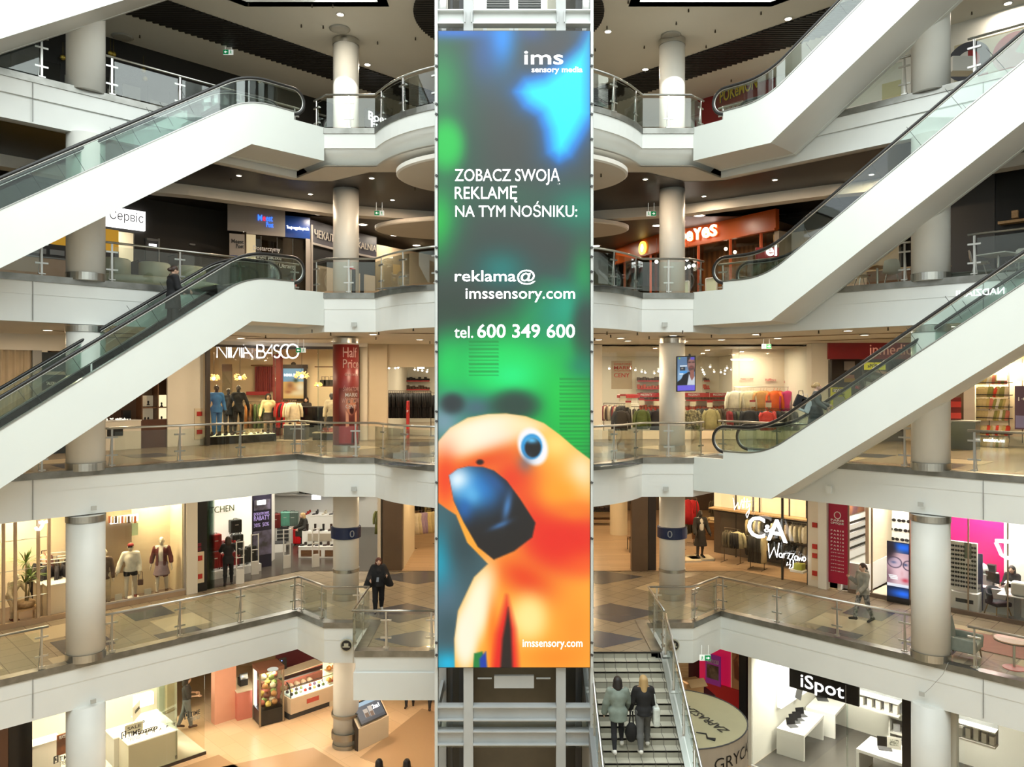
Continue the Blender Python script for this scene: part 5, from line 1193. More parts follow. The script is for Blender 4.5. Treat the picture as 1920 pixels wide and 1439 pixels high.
figure('mannequin','black mannequin in dark grey layers between the blue suit and the black suit','mannequin',wp('L',40.3,428,zp_),.5,1.74,((5,2),(-5,6)),((0,34,10),(0,34,10)),0,0,DARKM,None,(cloth(52,54,58),.016,.42),(cloth(46,40,36),.018,.05),cloth(30,28,28),face=False,group='window mannequins')
figure('mannequin','mannequin with a wide cap and cream jacket in the middle of the boutique','mannequin',fp(503,31.4,Z1),.3,1.84,((5,2),(-5,6)),((5,16,20),(0,22,20)),0,10,mat('tan_mannequin',(.35,.24,.14),.4),(cloth(30,28,26),'bob'),(cloth(226,212,160),.016,.47),(cloth(36,34,32),.02,.42,'skirt'),cloth(30,28,28),face=False,group='window mannequins')
figure('mannequin','mannequin in a cream coat and dark skirt beside the red wrapped column','mannequin',fp(622,31.0,Z1),.3,1.86,((5,2),(-5,6)),((5,14,20),(0,14,20)),0,0,DARKM,(DARKM,'bun'),(cloth(236,224,190),.02,.40),(cloth(30,28,28),.015,.30,'skirt'),cloth(30,28,28),face=False,group='window mannequins')
figure('person','dark haired shop assistant standing behind the black boutique counter','person',fp(574,33.4),.1,1.66,top=(cloth(34,30,30),.012,.46),hair=(mat('hair_black',(.012,.009,.008),.5),'bob'),bottom=(cloth(30,30,32),.012,.05),shoes=cloth(25,24,24),arms=((20,10,60),(20,10,60)),nod=20)
SHM = {}
def shoe(p,rz,col,label,grp,heel=False,s=1.0):
 k = (col,heel)
 if k not in SHM:
  q = MB(); q.lathe([(.03,0),(.045,.01),(.045,.04),(.03,.055)],(0,-.06,0),10,sy=2.0); q.lathe([(.035,.02 if heel else 0),(.04,.04),(.035,.11),(.03,.13 if not heel else .09)],(0,.06,0),10,sy=1.3)
  if heel: q.tube([(0,.09,0),(0,.085,.05)],[.008,.016],6)
  o = q.build('shoe',cloth(*col,.4)); SHM[k] = o.data; o_ = o
 else: o_ = bpy.data.objects.new('shoe',SHM[k]); C.objects.link(o_)
 o_.location = p; o_.rotation_euler[2] = rz; o_.scale = (s,s,s); return tag(o_,label,'shoe',grp)
cols = [(60,40,26),(230,214,170),(30,26,24),(240,230,200),(120,80,40),(34,30,28),(236,226,196),(90,60,36)]
for i in range(18):
 px = 397+(i % 9)*13.2; col = cols[(i*5) % 8]; shoe(wp('L',39.62+(i//9)*.3,px,zp_),RND.uniform(-.6,.6),col,f'{cname(col)} shoe on the boutique platform, {nth(i % 9)} along the {"front" if i < 9 else "rear"} row','platform shoes',i % 2 == 0,1.25)
# lamps of twisted glass
AMB = mat('amber_glass',(.85,.55,.18),.25,0,.9)
def cluster(p,r,drop,label):
 t = thing('cluster_lamp',label,'lamp',p,0,'twisted amber glass lamps'); q = MB(); R2 = random.Random(int(p.x*100))
 for i in range(26):
  a,b2 = R2.uniform(0,2*PI),R2.uniform(-.9,.9); d = Vector((math.cos(a)*math.cos(b2),math.sin(a)*math.cos(b2),math.sin(b2)*.65)); q.tube([d*r*.75,d*r+Vector((-d.y,d.x,.2))*.3*r,d*r*.8+Vector((-d.y,d.x,-.3))*.8*r],r*.09,5)
 q.build('glass_coil',AMB,t,True)['kind'] = 'stuff'; q = MB(); q.ball((0,0,-r*.2),r*.32,8); q.build('bulb',LAMP,t); q = MB(); q.tube([(0,0,r*.6),(0,0,drop)],.01,5); q.build('stem',BLACK,t); area('cluster_glow',(0,0,-r*.75),.2,.2,16,WARM,parent=t)
cluster(at(401,708,29.6),.20,.95,'twisted amber glass lamp above the blue suit mannequin'); cluster(at(450,707,30.6),.22,.95,'twisted amber glass lamp above the black suit mannequin'); cluster(at(566,703,31.2),.26,1.05,'large amber globe lamp hanging before the framed beach poster'); cluster(at(597,721,32.8),.16,1.1,'small twisted glass lamp left of the red wrapped column')
Q = Pic(0,0,60,90,50,75,(120,165,185)); Q.rect(0,40,60,90,(222,170,92)).blob(20,52,10,12,(150,90,50)).blob(30,62,22,6,(190,120,60)).blob(40,74,30,8,(240,210,150)).blob(50,56,14,16,(245,226,180)).blob(36,36,7,6,(40,60,40)).blob(14,70,10,5,(170,100,55))
t = thing('framed_poster','framed beach poster with sunbathers on the boutique back wall','poster',at(554,748,35.3)); a,b_ = at(531,748,35.35),at(570,691,35.35); Q.mesh('picture',t,a,AX,AZ,b_.x-a.x,b_.z-a.z,.9); text('lettering','NINA B',WLET,t,at(533,706,35.3),AX,AZ,.5,.12,0)
q = MB(); w_,h_ = b_.x-a.x,b_.z-a.z
for cx_,cz_,ww,hh in ((w_/2,-.06,w_+.3,.14),(w_/2,h_+.08,w_+.36,.18),(-.07,h_/2,.14,h_),(w_+.07,h_/2,.14,h_)): q.box((a.x+cx_,a.y-.03,a.z+cz_),(ww,.1,hh))
q.ball((a.x+w_/2,a.y-.03,a.z+h_+.2),(.12,.05,.09),8); hold(q.build('ornate_frame',mat('black_carved',(.025,.018,.014),.35)),t)
struct(MB().box((fp(521,33.5).x,33.5,6.78),(.34,.3,3.55)).build('column',noisy('deep_red_paint',(.22,.015,.018),(.19,.012,.015),1,.35)))
t = thing('red_drapes','dark red draped niche behind the middle mannequins of the boutique','drapes',fp(496,35.3,6.6)); q = MB()
for i in range(9): q.tube([fp(480+i*4,35.3,6.9),fp(480+i*4,35.3,8.05)],.055,6)
hold(q.build('folds',mat('maroon_velvet',(.16,.02,.022),.7)),t); hold(MB().box((fp(496,35.3).x,35.3,8.1),(1.2,.2,.06)).build('shelf',WALNUT),t); hold(MB().box((fp(484,35.2).x,35.2,6.82),(1.0,.3,.16)).build('box_row',mat('maroon_box',(.30,.02,.03),.5)),t)
t = thing('mirror_panel','tall mirror with ornament between the two amber wall lamps','mirror',fp(426,33.0,6.2)); hold(MB().box((fp(426,33).x,33.0,7.0),(.42,.04,1.9)).build('glass',mat('mirror_grey',(.25,.23,.19),.12,.7)),t); hold(MB().box((fp(426,33).x,32.97,7.95),(.42,.05,.3)).build('top_band',mat('brown_band',(.12,.07,.05),.5)),t)
rack(fp(455,32.4)[:2],fp(540,32.8)[:2],Z1,6.5,'clothes rail of dark and green garments behind the boutique mannequins')
hang_row(fp(458,32.4)[:2],fp(538,32.8)[:2],6.5,[(150,96,40),(120,84,50),(70,92,52),(84,110,60),(60,88,56),(40,38,36),(34,32,32),(36,34,36),(44,38,36),(30,30,32)],'the boutique rail behind the mannequins','boutique garments','coat')
rack(fp(525,31.4)[:2],fp(556,31.2)[:2],Z1,6.6,'clothes rail of red and cream garments in the middle of the boutique')
hang_row(fp(526,31.4)[:2],fp(555,31.2)[:2],6.6,[(160,20,24),(190,24,30),(40,24,28),(200,30,40),(236,222,186),(240,228,200),(238,224,190)],'the red and cream boutique rail','red and cream boutique garments','coat',.5)
cabinet('sales_counter','black boutique sales counter at the centre with small displays','counter',fp(578,32.6),(1.5,.7,1.3),0,BLACKG,BLACK); cabinet('display_block','low dark display block with shoes in front of the boutique counter','display',fp(556,31.2),(.9,.5,.62),0,DGREY,CRW); cabinet('display_block','low dark display block beside the red wrapped column','display',fp(615,30.9),(1.1,.6,.32),0,BLACK,CRM)
for i,px in enumerate((545,552,559,566)): shoe(fp(px,31.15,Z1+.625),.4*i,cols[i+2],f'shoe on the low block before the counter, {nth(i)} from the left','counter block shoes',True,1.3)
for i,px in enumerate((606,612,619,625)): shoe(fp(px,30.85,Z1+.325),.4*i,(210,120,100),f'pink sandal on the low block beside the red column, {nth(i)} from the left','pink sandals',False,1.3)
t = thing('bag_shelf','cream back shelf with black handbags left of the red wrapped column','shelf',fp(612,33.6,Z1)); 
for zz in (6.2,7.15,8.0): hold(MB().box((fp(612,33.6).x,33.6,zz),(.95,.35,.04)).build('shelf_board',WALNUT),t)
for i,px in enumerate((606,613,622)):
 q = MB(); q.box((0,0,.13),(.26,.14,.26)); q.tube([(-.08,0,.26),(-.07,0,.4),(.07,0,.4),(.08,0,.26)],.012,5); tag(q.build('handbag',mat('black_leather',(.02,.016,.014),.35),None,False,fp(px,33.55,7.17)),f'black handbag on the boutique back shelf, {nth(i)} from the left','handbag','boutique handbags')
# ---- red wrapped column
cx_,cy_ = -5.54,26.1; rr = .437
wr = thing('column_wrap','dark red Half Price advert wrapped round the left column with a shouting woman','banner',(cx_,cy_,Z1+.22)); q = MB(); q.lathe([(rr,Z1+.22),(rr,8.6)],(cx_,cy_,0),40); o = q.build('wrap',noisy('wine_red',(.21,.020,.018),(.19,.017,.016),1,.4)); hold(o,wr); o.data.polygons.foreach_set('use_smooth',[True]*40+[False]*2)
def cyl(p): a_ = p.x/rr; return Vector((cx_+(rr+.006)*math.sin(a_),cy_-(rr+.006)*math.cos(a_),p.z))
def ctext(s,a0,a1,z0,z1,m=WPRINT,b_=0.0,sh=0.0): text('lettering',s,m,wr,(a0*rr,0,z0),AX,AZ,(a1-a0)*rr,z1-z0,b_,.004,sh,cyl)
PNK = mat('pale_pink_print',(.70,.50,.45),.5)
ctext('Half',-.02,1.12,8.16,8.50,PNK,.006); ctext('Price',-.02,1.35,7.80,8.10,PNK,.006); ctext('Great brands',.12,1.3,7.55,7.64,PNK); ctext('ŚWIATOWE',-.02,1.5,7.03,7.22,PNK,0,.2); ctext('MARKI',.15,1.2,6.84,6.97,WPRINT,.006); ctext('WYJĄTKOWE',-.1,1.55,6.58,6.80,PNK,0,.2); ctext('CENY!',.18,1.05,6.45,6.58,WPRINT,.006)
Q = Pic(0,0,60,110,45,82,(88,26,22)); Q.blob(28,26,24,28,(150,96,84),1,0,2).blob(20,34,14,20,(160,108,96)).disc(36,32,15,21,(196,130,100),3).disc(38,44,7,8,(60,12,12),2).disc(29,27,3.5,3,(50,34,30),1.5).disc(45,26,3.5,3,(50,34,30),1.5).rect(0,76,60,110,(150,30,34)).poly([(20,44),(28,52),(30,76),(20,78)],(206,146,118),2).poly([(48,50),(56,44),(56,78),(48,76)],(206,146,118),2).poly([(38,84),(44,84),(46,110),(36,110)],(40,14,16),2).disc(36,14,18,8,(128,84,66),4)
Q.mesh('picture',wr,(0,0,0),AX,AZ,1,1,surf=lambda u,v: Vector((cx_+(rr+.004)*math.sin(-.35+u*1.6),cy_-(rr+.004)*math.cos(-.35+u*1.6),Z1+.28+v*1.85)))
struct(MB().box((fp(684,31.2).x,31.2,6.93),(.30,.5,3.86)).build('column',CRW)); struct(MB().box((fp(674,31.5).x,31.5,6.93),(.18,.3,3.86)).build('column',WALNUT))
# ---- big clothes shop behind the lift shaft and to the right
YH = 31.4
struct(MB().box((fp(762,YH).x-.05,YH,8.42),(3.3,.3,.95)).build('wall_front',CRM)); struct(slabw('F',YH,690,728,Z1,8.9,.3).build('wall_front',CRM))
room([(14,45),(-8.0,45),(-8.0,36.0)],Z1,9,CRW); struct(MB().poly([(-6,YH-.1,Z1+.012),(12.2,YH-.1,Z1+.012),(12.2,45,Z1+.012),(-6,45,Z1+.012)]).build('floor',SHOPF)); struct(MB().poly([(-6,YH,8.8),(-6,45,8.8),(12.2,45,8.8),(12.2,YH,8.8)]).build('ceiling',mat('grey_shop_ceiling',(.42,.38,.30),.7)))
room([(-6.0,31.5),(-6.0,45)],Z1,8.9,CRW,'wall_left'); room([(12.2,45),(12.2,30.6)],Z1,8.9,CRW,'wall_right')
for x,y in [(-4.2,33),(-3,37),(-4,41),(4.5,33),(7.5,33),(10.5,33),(4.5,37.5),(8.5,37.5),(5,42),(9,42),(1,36)]: area('clothes_shop_light',(x,y,8.7),.7,.7,92,(1,.86,.62))
t = thing('shop_glazing','tall clear glass front of the red and cream clothes shop, MARKI CENY print on it','shop window',(8,YH,Z1))
hold(slabw('F',YH,1111,1128,Z1,8.85,.2).build('frame',CRW),t); hold(slabw('F',YH,1515,1552,Z1,8.87,.2).build('frame',CRW),t); hold(slabw('F',YH,1128,1515,Z1+.35,8.85,.015,.02).build('glass_pane',GLASSS),t); hold(slabw('F',YH,1128,1515,Z1,Z1+.35,.08).build('sill',CRM),t)
for px in (1250,1385): hold(slabw('F',YH,px,px+.8,Z1+.35,8.8,.02,.02).build('glass_joint',GLASSG),t)
RDP = mat('red_print',(.50,.03,.03),.5); wtext('ŚWIATOWE',RDP,t,'F',YH,1151,1182,680,685,0); wtext('MARKI',RDP,t,'F',YH,1151,1184,687,693,.006); wtext('WYJĄTKOWE',RDP,t,'F',YH,1151,1182,694,698,0); wtext('CENY',RDP,t,'F',YH,1151,1180,700,708,.006)
hold(slabw('F',YH,1146,1185,wz('F',YH,1165,730),wz('F',YH,1165,677),.01,.045).build('print_panel',glass('frosted_print',(.80,.74,.68),.04,.3)),t)
q = MB(); q.box((fp(1400,34).x,34,8.0),(4,.15,.1)); 
t = thing('tube_lamp','long lit tube lamp high inside the clothes shop','lamp',fp(1391,33.0,8.3)); MB().box((0,0,0),(.92,.1,.05)).build('tube',LAMP,t)
q = MB(); [q.lathe([(.04,0),(.05,-.14)],n=8)]
SPT = []
def spot(p,label,grp):
 if not SPT:
  o = thing('track_spot',label,'spot lamp',p,0,grp); k = MB(); k.lathe([(.045,.1),(.05,-.04)],n=10); k.build('can',WHITEG,o,True); k = MB(); k.ball((0,-.03,-.04),(.045,.045,.035),8); k.build('lens',LAMP,o); SPT.append(o); return o
 return dup(SPT[0],p,RND.uniform(-1,1),label,grp)
for i,(px,py,Y) in enumerate([(725,693,35),(729,689,35),(742,689,35),(747,688,35),(777,692,37),(783,693,37),(791,694,37),(801,696,37),(1142,690,36),(1183,690,38),(1192,693,38),(1203,696,39),(1209,698,39),(1226,699,39),(1234,695,34),(1316,692,36),(1319,697,37),(1332,687,35),(1339,696,38),(1352,697,38),(1360,694,37),(1363,689,35),(1371,692,36),(1489,685,33.5),(1321,701,39),(1358,700,39)]):
 spot(at(px,py,Y),f'small bright track spot in the clothes shop ceiling, {nth(i)} from the left','clothes shop track spots')
q = thing('square_lamp','bright square lamp panel in the clothes shop left of the lift shaft','lamp',at(789,688,36)); MB().box((0,0,0),(.32,.05,.17)).build('panel',LAMPW,q)
RSG = mat('sale_red',(.42,.02,.025),.45)
t = thing('red_poster','red poster with an orange figure beside the clothes shop entrance','poster',fp(703,31.0,Z1)); a,b_ = at(691,822,31.15),at(716,708,31.15); Q = Pic(0,0,25,114,20,80,(118,14,20)); Q.blob(10,34,5,22,(215,84,40)).blob(12,70,4,26,(170,40,30)).blob(15,20,3,16,(210,90,50)).rect(2,10,4,26,(190,130,120)); Q.mesh('picture',t,a,AX,AZ,b_.x-a.x,b_.z-a.z,0); hold(MB().box(((a.x+b_.x)/2,31.2,(a.z+b_.z)/2),(b_.x-a.x,.06,b_.z-a.z)).build('board',RSG),t)
for i,(px,y0) in enumerate([(706,748),(765,752)]):
 t = thing('security_gate',['red security gate beside the red poster','red security gate before the black clothes racks'][i],'security gate',fp(px,31.6)); h_ = (HY-y0)/F*31.6+CAMZ-Z1; MB().box((0,0,h_/2),(.1,.35,h_)).build('panel',mat('gate_red',(.55,.03,.03),.4),t,bevel=.02); text('lettering','HP',WPRINT,t,Vector((fp(px,31.6).x-.035,31.41,Z1+h_*.7)),AX,AZ,.07,.1)
t0 = None
for i in range(8):
 p = fp(719,32.0,Z1+.42+i*.115); k = MB(); k.lathe([(.19,0),(.24,.2),(.25,.2),(.20,-.01)],n=4); 
 o = tag(k.build('shopping_basket',mat('basket_red',(.50,.02,.04),.45),None,False,p,PI/4),f'red shopping basket in the stack by the clothes shop entrance, {nth(i)} from the bottom','basket','stacked red baskets')
def wallbar(p0,p1,z,label): 
 t = thing('clothes_bar',label,'clothes bar',(*p0,z)); q = MB(); q.tube([(*p0,z),(*p1,z)],.014,6); hold(q.build('bar',STEEL),t); q = MB()
 for p in (p0,p1): q.tube([(*p,z),(p[0],p[1],Z1)],.014,6)
 hold(q.build('posts',STEEL),t); return t
BK = [(26,26,28),(34,32,34),(20,20,22)]
for r_,(Y,z,x0,x1) in enumerate([(33.2,6.95,718,808),(34.4,6.85,716,826)]):
 rack(fp(x0,Y)[:2],fp(x1,Y)[:2],Z1,z,['long rack of black clothes left of the lift shaft','second rack of black clothes behind the first, left of the lift shaft'][r_]); hang_row(fp(x0,Y)[:2],fp(x1,Y)[:2],z,[BK[i % 3]+('coat',) if i % 3 else BK[0]+('coat',) for i in range(22)],['the front black rack left of the lift','the rear black rack left of the lift'][r_],'black clothes by the lift','coat')
def lowshelf(px0,px1,Y,zs,label,items,cols_,sgn=True,m=CRW):
 t = thing('goods_shelf',label,'shelf',fp((px0+px1)/2,Y)); x0,x1 = fp(px0,Y).x,fp(px1,Y).x
 for z in zs: hold(MB().box(((x0+x1)/2,Y,z),(x1-x0,.45,.035)).build('shelf_board',m),t)
 hold(MB().box(((x0+x1)/2,Y+.24,(Z1+zs[-1]+.3)/2),(x1-x0,.03,zs[-1]+.3-Z1)).build('back_board',CRW),t)
 for z in zs[1:] if sgn else []: hold(MB().box(((x0+x1)/2,Y-.23,z),(x1-x0,.015,.07)).build('red_strip',RSG),t)
 for k_,z in enumerate(zs):
  for i in range(items):
   x = x0+(x1-x0)*(i+.5)/items; w_ = (x1-x0)/items*.8; h_ = RND.uniform(.1,.24); col = cols_[(i*7+k_*3) % len(cols_)]
   tag(MB().box((0,0,h_/2),(w_,.3,h_)).build('folded_goods',cloth(*col),None,False,(x,Y-.03,z+.018)),f'{cname(col)} goods on {label}, {nth(k_)} board up, {nth(i)} along','goods',label[:40])
GC = [(60,50,42),(220,206,170),(34,32,32),(190,90,70),(120,140,80),(230,220,200),(90,70,56)]
lowshelf(757,806,44.6,(5.6,6.3,6.9,7.4),'lit wall shelf left of lift',9,GC); lowshelf(1194,1238,44.6,(6.5,6.95,7.4),'wall shelf behind right column',8,GC); lowshelf(1318,1329,44.6,(6.5,6.95,7.4),'narrow wall shelf by pullovers',2,GC)
for x0,x1,nm in [(1195,1240,'just left of the right column'),(1284,1330,'just right of the right column'),(1331,1368,'left of the bright pullovers')]:
 t = thing('sale_banner','long red sale banner over the goods '+nm,'banner',fp((x0+x1)/2,36.5,6.72)); MB().box((0,0,0),((x1-x0)/F*36.5,.05,.2)).build('board',RSG,t); text('lettering','PREZENTY',WPRINT,t,Vector((fp(x0,36.5).x+.15,36.47,6.68)),AX,AZ,.55,.1)
lowshelf(1196,1240,37.5,(5.5,6.0,6.45),'low goods shelf left of the right column',8,GC); lowshelf(1284,1368,37.5,(5.5,6.0,6.45),'low goods shelf right of the right column',14,GC)
t = thing('round_display','round cream display with a red rim between the racks','display',fp(1178,35,Z1)); MB().lathe([(.5,0),(.5,1.35),(.42,1.38),(.42,1.75)],n=24).build('drum',CRW,t); MB().lathe([(.52,1.62),(.52,1.75),(.43,1.78)],n=24).build('red_rim',RSG,t)
MIX = [(110,26,30),(140,30,34),(220,200,170),(90,66,46),(200,180,150),(230,214,190),(60,48,40),(150,40,40),(190,170,140),(44,40,38)]
rack(fp(1132,33.4)[:2],fp(1174,32.6)[:2],Z1,6.42,'angled rack of red and tan clothes at the left end of the shop window'); hang_row(fp(1133,33.4)[:2],fp(1173,32.6)[:2],6.42,MIX+[(36,34,36)]*3,'the red and tan rack at the window end','red and tan window clothes')
rack(fp(1172,32.4)[:2],fp(1240,32.3)[:2],Z1,6.3,'rack with an olive jacket facing out, left of the right column'); 
def facing(px,Y,z,col,label,grp='front facing garments',kind='jacket',s=1.0):
 p = fp(px,Y,0); o = garment(kind,col,(p.x,p.y,z-.075),RND.uniform(-.1,.1),label,grp); o.scale = (s,s*1.3,s); return o
facing(1164,32.2,6.25,(52,44,42),'dark jacket facing out beside the olive jacket',s=1.3); facing(1203,32.0,6.28,(92,104,42),'olive green jacket facing out left of the right column',s=1.22); facing(1231,32.1,6.25,(44,38,46),'dark purple jacket facing out at the left edge of the right column',s=1.25)
hang_row(fp(1176,32.5)[:2],fp(1238,32.4)[:2],6.3,[(52,44,38),(60,50,40),(48,42,36),(80,70,50),(56,46,40),(70,56,44),(40,36,36)],'the rack behind the olive jacket','clothes behind the olive jacket')
rack(fp(1284,32.3)[:2],fp(1356,32.4)[:2],Z1,6.32,'rack of camouflage and pale green jackets right of the right column')
CAMO = noisy('camouflage',(.42,.38,.22),(.07,.06,.04),16,.8); o = facing(1298,32.0,6.3,(150,140,100),'camouflage jacket facing out right of the right column',s=1.25); paint(o,CAMO)
facing(1333,32.0,6.3,(186,178,128),'pale green grey jacket facing out right of the camouflage one',s=1.25); hang_row(fp(1306,32.4)[:2],fp(1356,32.5)[:2],6.32,[(60,62,60),(52,46,38),(40,40,42),(190,182,136),(120,108,76),(90,76,54),(70,56,40)],'the rack behind the camouflage jacket','clothes behind the camouflage jacket')
rack(fp(1360,32.6)[:2],fp(1500,32.6)[:2],Z1,6.2,'long rack of dark and coral clothes under the bright pullovers')
hang_row(fp(1364,32.7)[:2],fp(1500,32.7)[:2],6.2,[(150,34,40),(60,58,56),(90,92,70),(70,72,74),(170,164,150),(150,60,56),(52,54,58),(46,48,52),(50,50,54),(200,196,180),(60,58,60),(180,60,60),(40,42,46),(52,50,52),(120,116,110),(44,44,48),(70,70,74),(36,38,42)],'the long rack under the bright pullovers','dark clothes under the pullovers')
facing(1404,32.3,6.25,(46,46,52),'charcoal jacket facing out under the tan pullover',s=1.3); facing(1438,32.3,6.2,(226,74,66),'coral red blouse facing out under the orange pullover',s=1.25)
struct(MB().box((fp(1446,34.2).x,34.2,6.95),(3.5,.15,3.8)).build('wall_back',noisy('pale_pink_wall',(.80,.70,.56),(.78,.68,.54),1,.6)))
t = thing('wall_print','cream wall panel with small red lettering above the bright pullovers','wall print',fp(1446,34.05,7.2)); 
for s_,x0,x1,y0,y1 in (('MARKI I CENY',1388,1412,709,713),('HalfPrice',1434,1454,710,715),('ŚWIATOWYCH MAREK',1469,1511,714,719)): wtext(s_,RDP,t,'F',34.1,x0,x1,y0,y1,0,.05)
wallbar(fp(1378,33.6)[:2],fp(1513,33.6)[:2],7.12,'wall bar carrying the bright pullovers')
for i,(px,col,nm) in enumerate([(1377,(244,238,216),'white'),(1402,(232,222,184),'cream'),(1426,(204,150,84),'tan'),(1451,(246,106,22),'bright orange'),(1477,(206,58,126),'magenta pink'),(1497,(186,160,160),'lilac grey')]):
 facing(px,33.3,7.06,col,nm+' pullover facing out in the row of bright pullovers','bright pullovers',s=1.36)
 for k in range(2): facing(px+6+k*5,33.5+.1*k,7.06,tuple(int(x*.86) for x in col),f'{nm} pullover hanging behind the front {nm} one, {nth(k)} back','bright pullovers',s=1.25)
for i,(px,py) in enumerate([(1168,745),(1178,757),(1203,753),(1231,754),(1299,755),(1331,757),(1411,756),(1441,757)]):
 t = thing('price_sign',f'small white price sign with a red top on the shop racks, {nth(i)} from the left','price sign',at(px,py,31.9),0,'price signs'); MB().box((0,0,-.06),(.24,.012,.2)).build('card',mat('card_cream',(.80,.74,.58),.5),t); MB().box((0,-.002,.08),(.24,.014,.08)).build('red_top',RSG,t)
# portrait screen on the right column
t = thing('portrait_screen','portrait screen of a dark haired man in a white shirt fixed to the right column','screen',at(1285,735,25.35))
Q = Pic(0,0,36,68,60,112,(92,122,158)); Q.blob(10,40,14,16,(150,186,216)).rect(5,17,20,19,(220,232,240)).rect(5,20,16,27,(40,50,62)).disc(10,23,2.2,1.6,(150,140,130),1).rect(5,28,20,33,(70,150,220)).rect(4,33,12,35,(220,235,245)).poly([(20,0),(36,0),(36,30),(30,30),(24,26),(20,12)],(40,32,36),2).disc(29,16,8,14,(150,106,98),2).disc(29,24,6,6,(96,66,62),3).blob(29,21.5,3,1.3,(150,70,66)).blob(25,11,3,1.2,(34,26,28)).blob(33,11,3,1.2,(34,26,28)).poly([(0,50),(8,44),(12,36),(24,30),(30,34),(30,57),(0,57)],(14,16,26),1.5).poly([(24,34),(29,46),(34,40),(36,40),(36,57),(20,57)],(200,208,218),1.5).poly([(26,28),(34,26),(35,40),(30,48),(26,40)],(150,96,84),1.5).rect(0,57,36,68,(108,96,216)).rect(27,1,35,6,(96,84,190)).rect(3,1,6,4,(140,190,60))
w_,h_ = .62,1.17; a = at(1268,735,25.35); o = Q.mesh('picture',t,a+Vector((.03,-.045,.03)),Vector((1,-.12,.03)),AZ,w_-.06,h_-.06,1.0); q = MB(); q.sheet([a,a+Vector((w_,-.075,.02)),a+Vector((w_,-.075,h_+.02)),a+Vector((0,0,h_))],-.06); hold(q.build('housing',BLACK),t); q = MB(); q.ball(a+Vector((.44,0,h_+.04)),.05,8); q.tube([a+Vector((.2,.05,h_*.6)),a+Vector((.2,.5,h_*.6))],.03,6); hold(q.build('bracket',BLACK),t)
# ---- newsagent with the red fascia
YN = 30.2
t = thing('newsagent_front','dark newsagent front under a wide red fascia with inmedio letters','shop front',(13.2,YN,Z1)); REDF = noisy('crimson_fascia',(.24,.008,.010),(.22,.006,.008),1,.3)
hold(pxw('F',YN,1550,1709,629,674,.15).build('fascia',REDF),t); SAL = mat('salmon_letters',(.80,.36,.25),.4,0,.25); wtext('inmedio',SAL,t,'F',YN,1627,1707,646,666,0,.17)
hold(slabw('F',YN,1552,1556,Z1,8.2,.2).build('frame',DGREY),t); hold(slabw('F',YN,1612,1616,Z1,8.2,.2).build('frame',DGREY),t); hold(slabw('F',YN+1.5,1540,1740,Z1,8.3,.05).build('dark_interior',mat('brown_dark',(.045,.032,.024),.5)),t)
struct(MB().box((fp(1534,30.4).x,30.4,6.93),(.72,.5,3.86)).build('column',CRW))
for x0,x1,y0,y1,col,nm in [(1581,1601,678,695,(.34,.30,.27),'grey notice'),(1581,1600,703,710,(.55,.25,.16),'orange strip'),(1581,1601,709,717,(.52,.32,.05),'amber strip')]: hold(pxw('F',YN+1.0,x0,x1,y0,y1,.03,.06).build('poster',mat(nm,col,.5)),t)
t = thing('yellow_sign','yellow rounded sign with a black arrow mark hanging in the newsagent','sign',at(1641,687,30)); YLS = mat('yellow_sign_face',(.85,.75,.02),.4,0,.3); hold(pxw('F',30.0,1619,1662,679,695,.1).build('box',BLACK),t); hold(pxw('F',29.9,1620,1660,680,694,.02).build('face',YLS),t); wtext('»POINT',BPRINT,t,'F',29.9,1626,1652,683,690,.004)
t = thing('yellow_poster','yellow framed poster with black lettering behind the right escalator woman','poster',at(1576,740,29.6)); hold(pxw('F',29.6,1557,1595,727,768,.05).build('board',mat('lime_yellow',(.55,.55,.03),.5)),t); hold(pxw('F',29.55,1561,1583,729,736,.02).build('black_band',BLACK),t); wtext('SZYBKA',WPRINT,t,'F',29.5,1562,1582,730,735,.004); wtext('KOLORACJA',BPRINT,t,'F',29.5,1563,1583,738,742,.004); hold(pxw('F',29.55,1562,1583,744,764,.02).build('photo',mat('grey_photo',(.30,.31,.31),.5)),t)
for i,(px,py,w_,h_,col) in enumerate([(1627,722,.30,.22,(.75,.78,.85)),(1614,728,.36,.12,(.6,.04,.06)),(1640,708,.5,.14,(.16,.17,.18)),(1650,698,.5,.1,(.6,.35,.3))]):
 p = at(px,py,30.3); t = thing('magazine_stack',['white and blue magazine on the newsagent stand','red edged magazine stack on the newsagent stand','grey boxed goods under the yellow sign','pink boxed goods just below the yellow sign'][i],'magazines',p,.15); MB().box((0,0,0),(w_,.2,h_),ry=.2).build('pages',mat('mag%d' % i,col,.5),t)
cabinet('news_stand','dark newsagent stand behind the lower right escalator','stand',fp(1640,30.4,Z1),(2.0,.6,1.75),0,DGREY,GREY)
# ---- slipper shop on the right wing
c = 44.6
struct(slabw('R',c,1745,1786,Z1,8.87,.15).build('wall_right',noisy('brown_wall2',(.16,.10,.06),(.14,.09,.055),1,.5))); struct(slabw('R',c,1809,1830,Z1,8.87,.15).build('wall_right',CRW)); struct(slabw('R',c+2.2,1700,2600,Z1,8.87,.15).build('wall_back',CRM)); struct(slabw('R',c,1780,2600,8.45,8.87,.15).build('wall_front',PLASTER)); struct(slabw('R',c,1780,1812,Z1,8.87,.1,-.3).build('wall_right',noisy('brown_wall2',(.16,.10,.06),(.14,.09,.055),1,.5)))
for px in (1840,1880,1915): p = wp('R',c+.2,px,8.3); area('slipper_shop_light',p,.5,.5,150,(1,.80,.48))
t = wthing('slipper_wall','black framed display wall carrying rows of pale slippers on the right','display wall','R',c+.5,1865,Z1)
hold(slabw('R',c+.55,1826,1960,Z1+.3,8.0,.04).build('back_board',CRM),t)
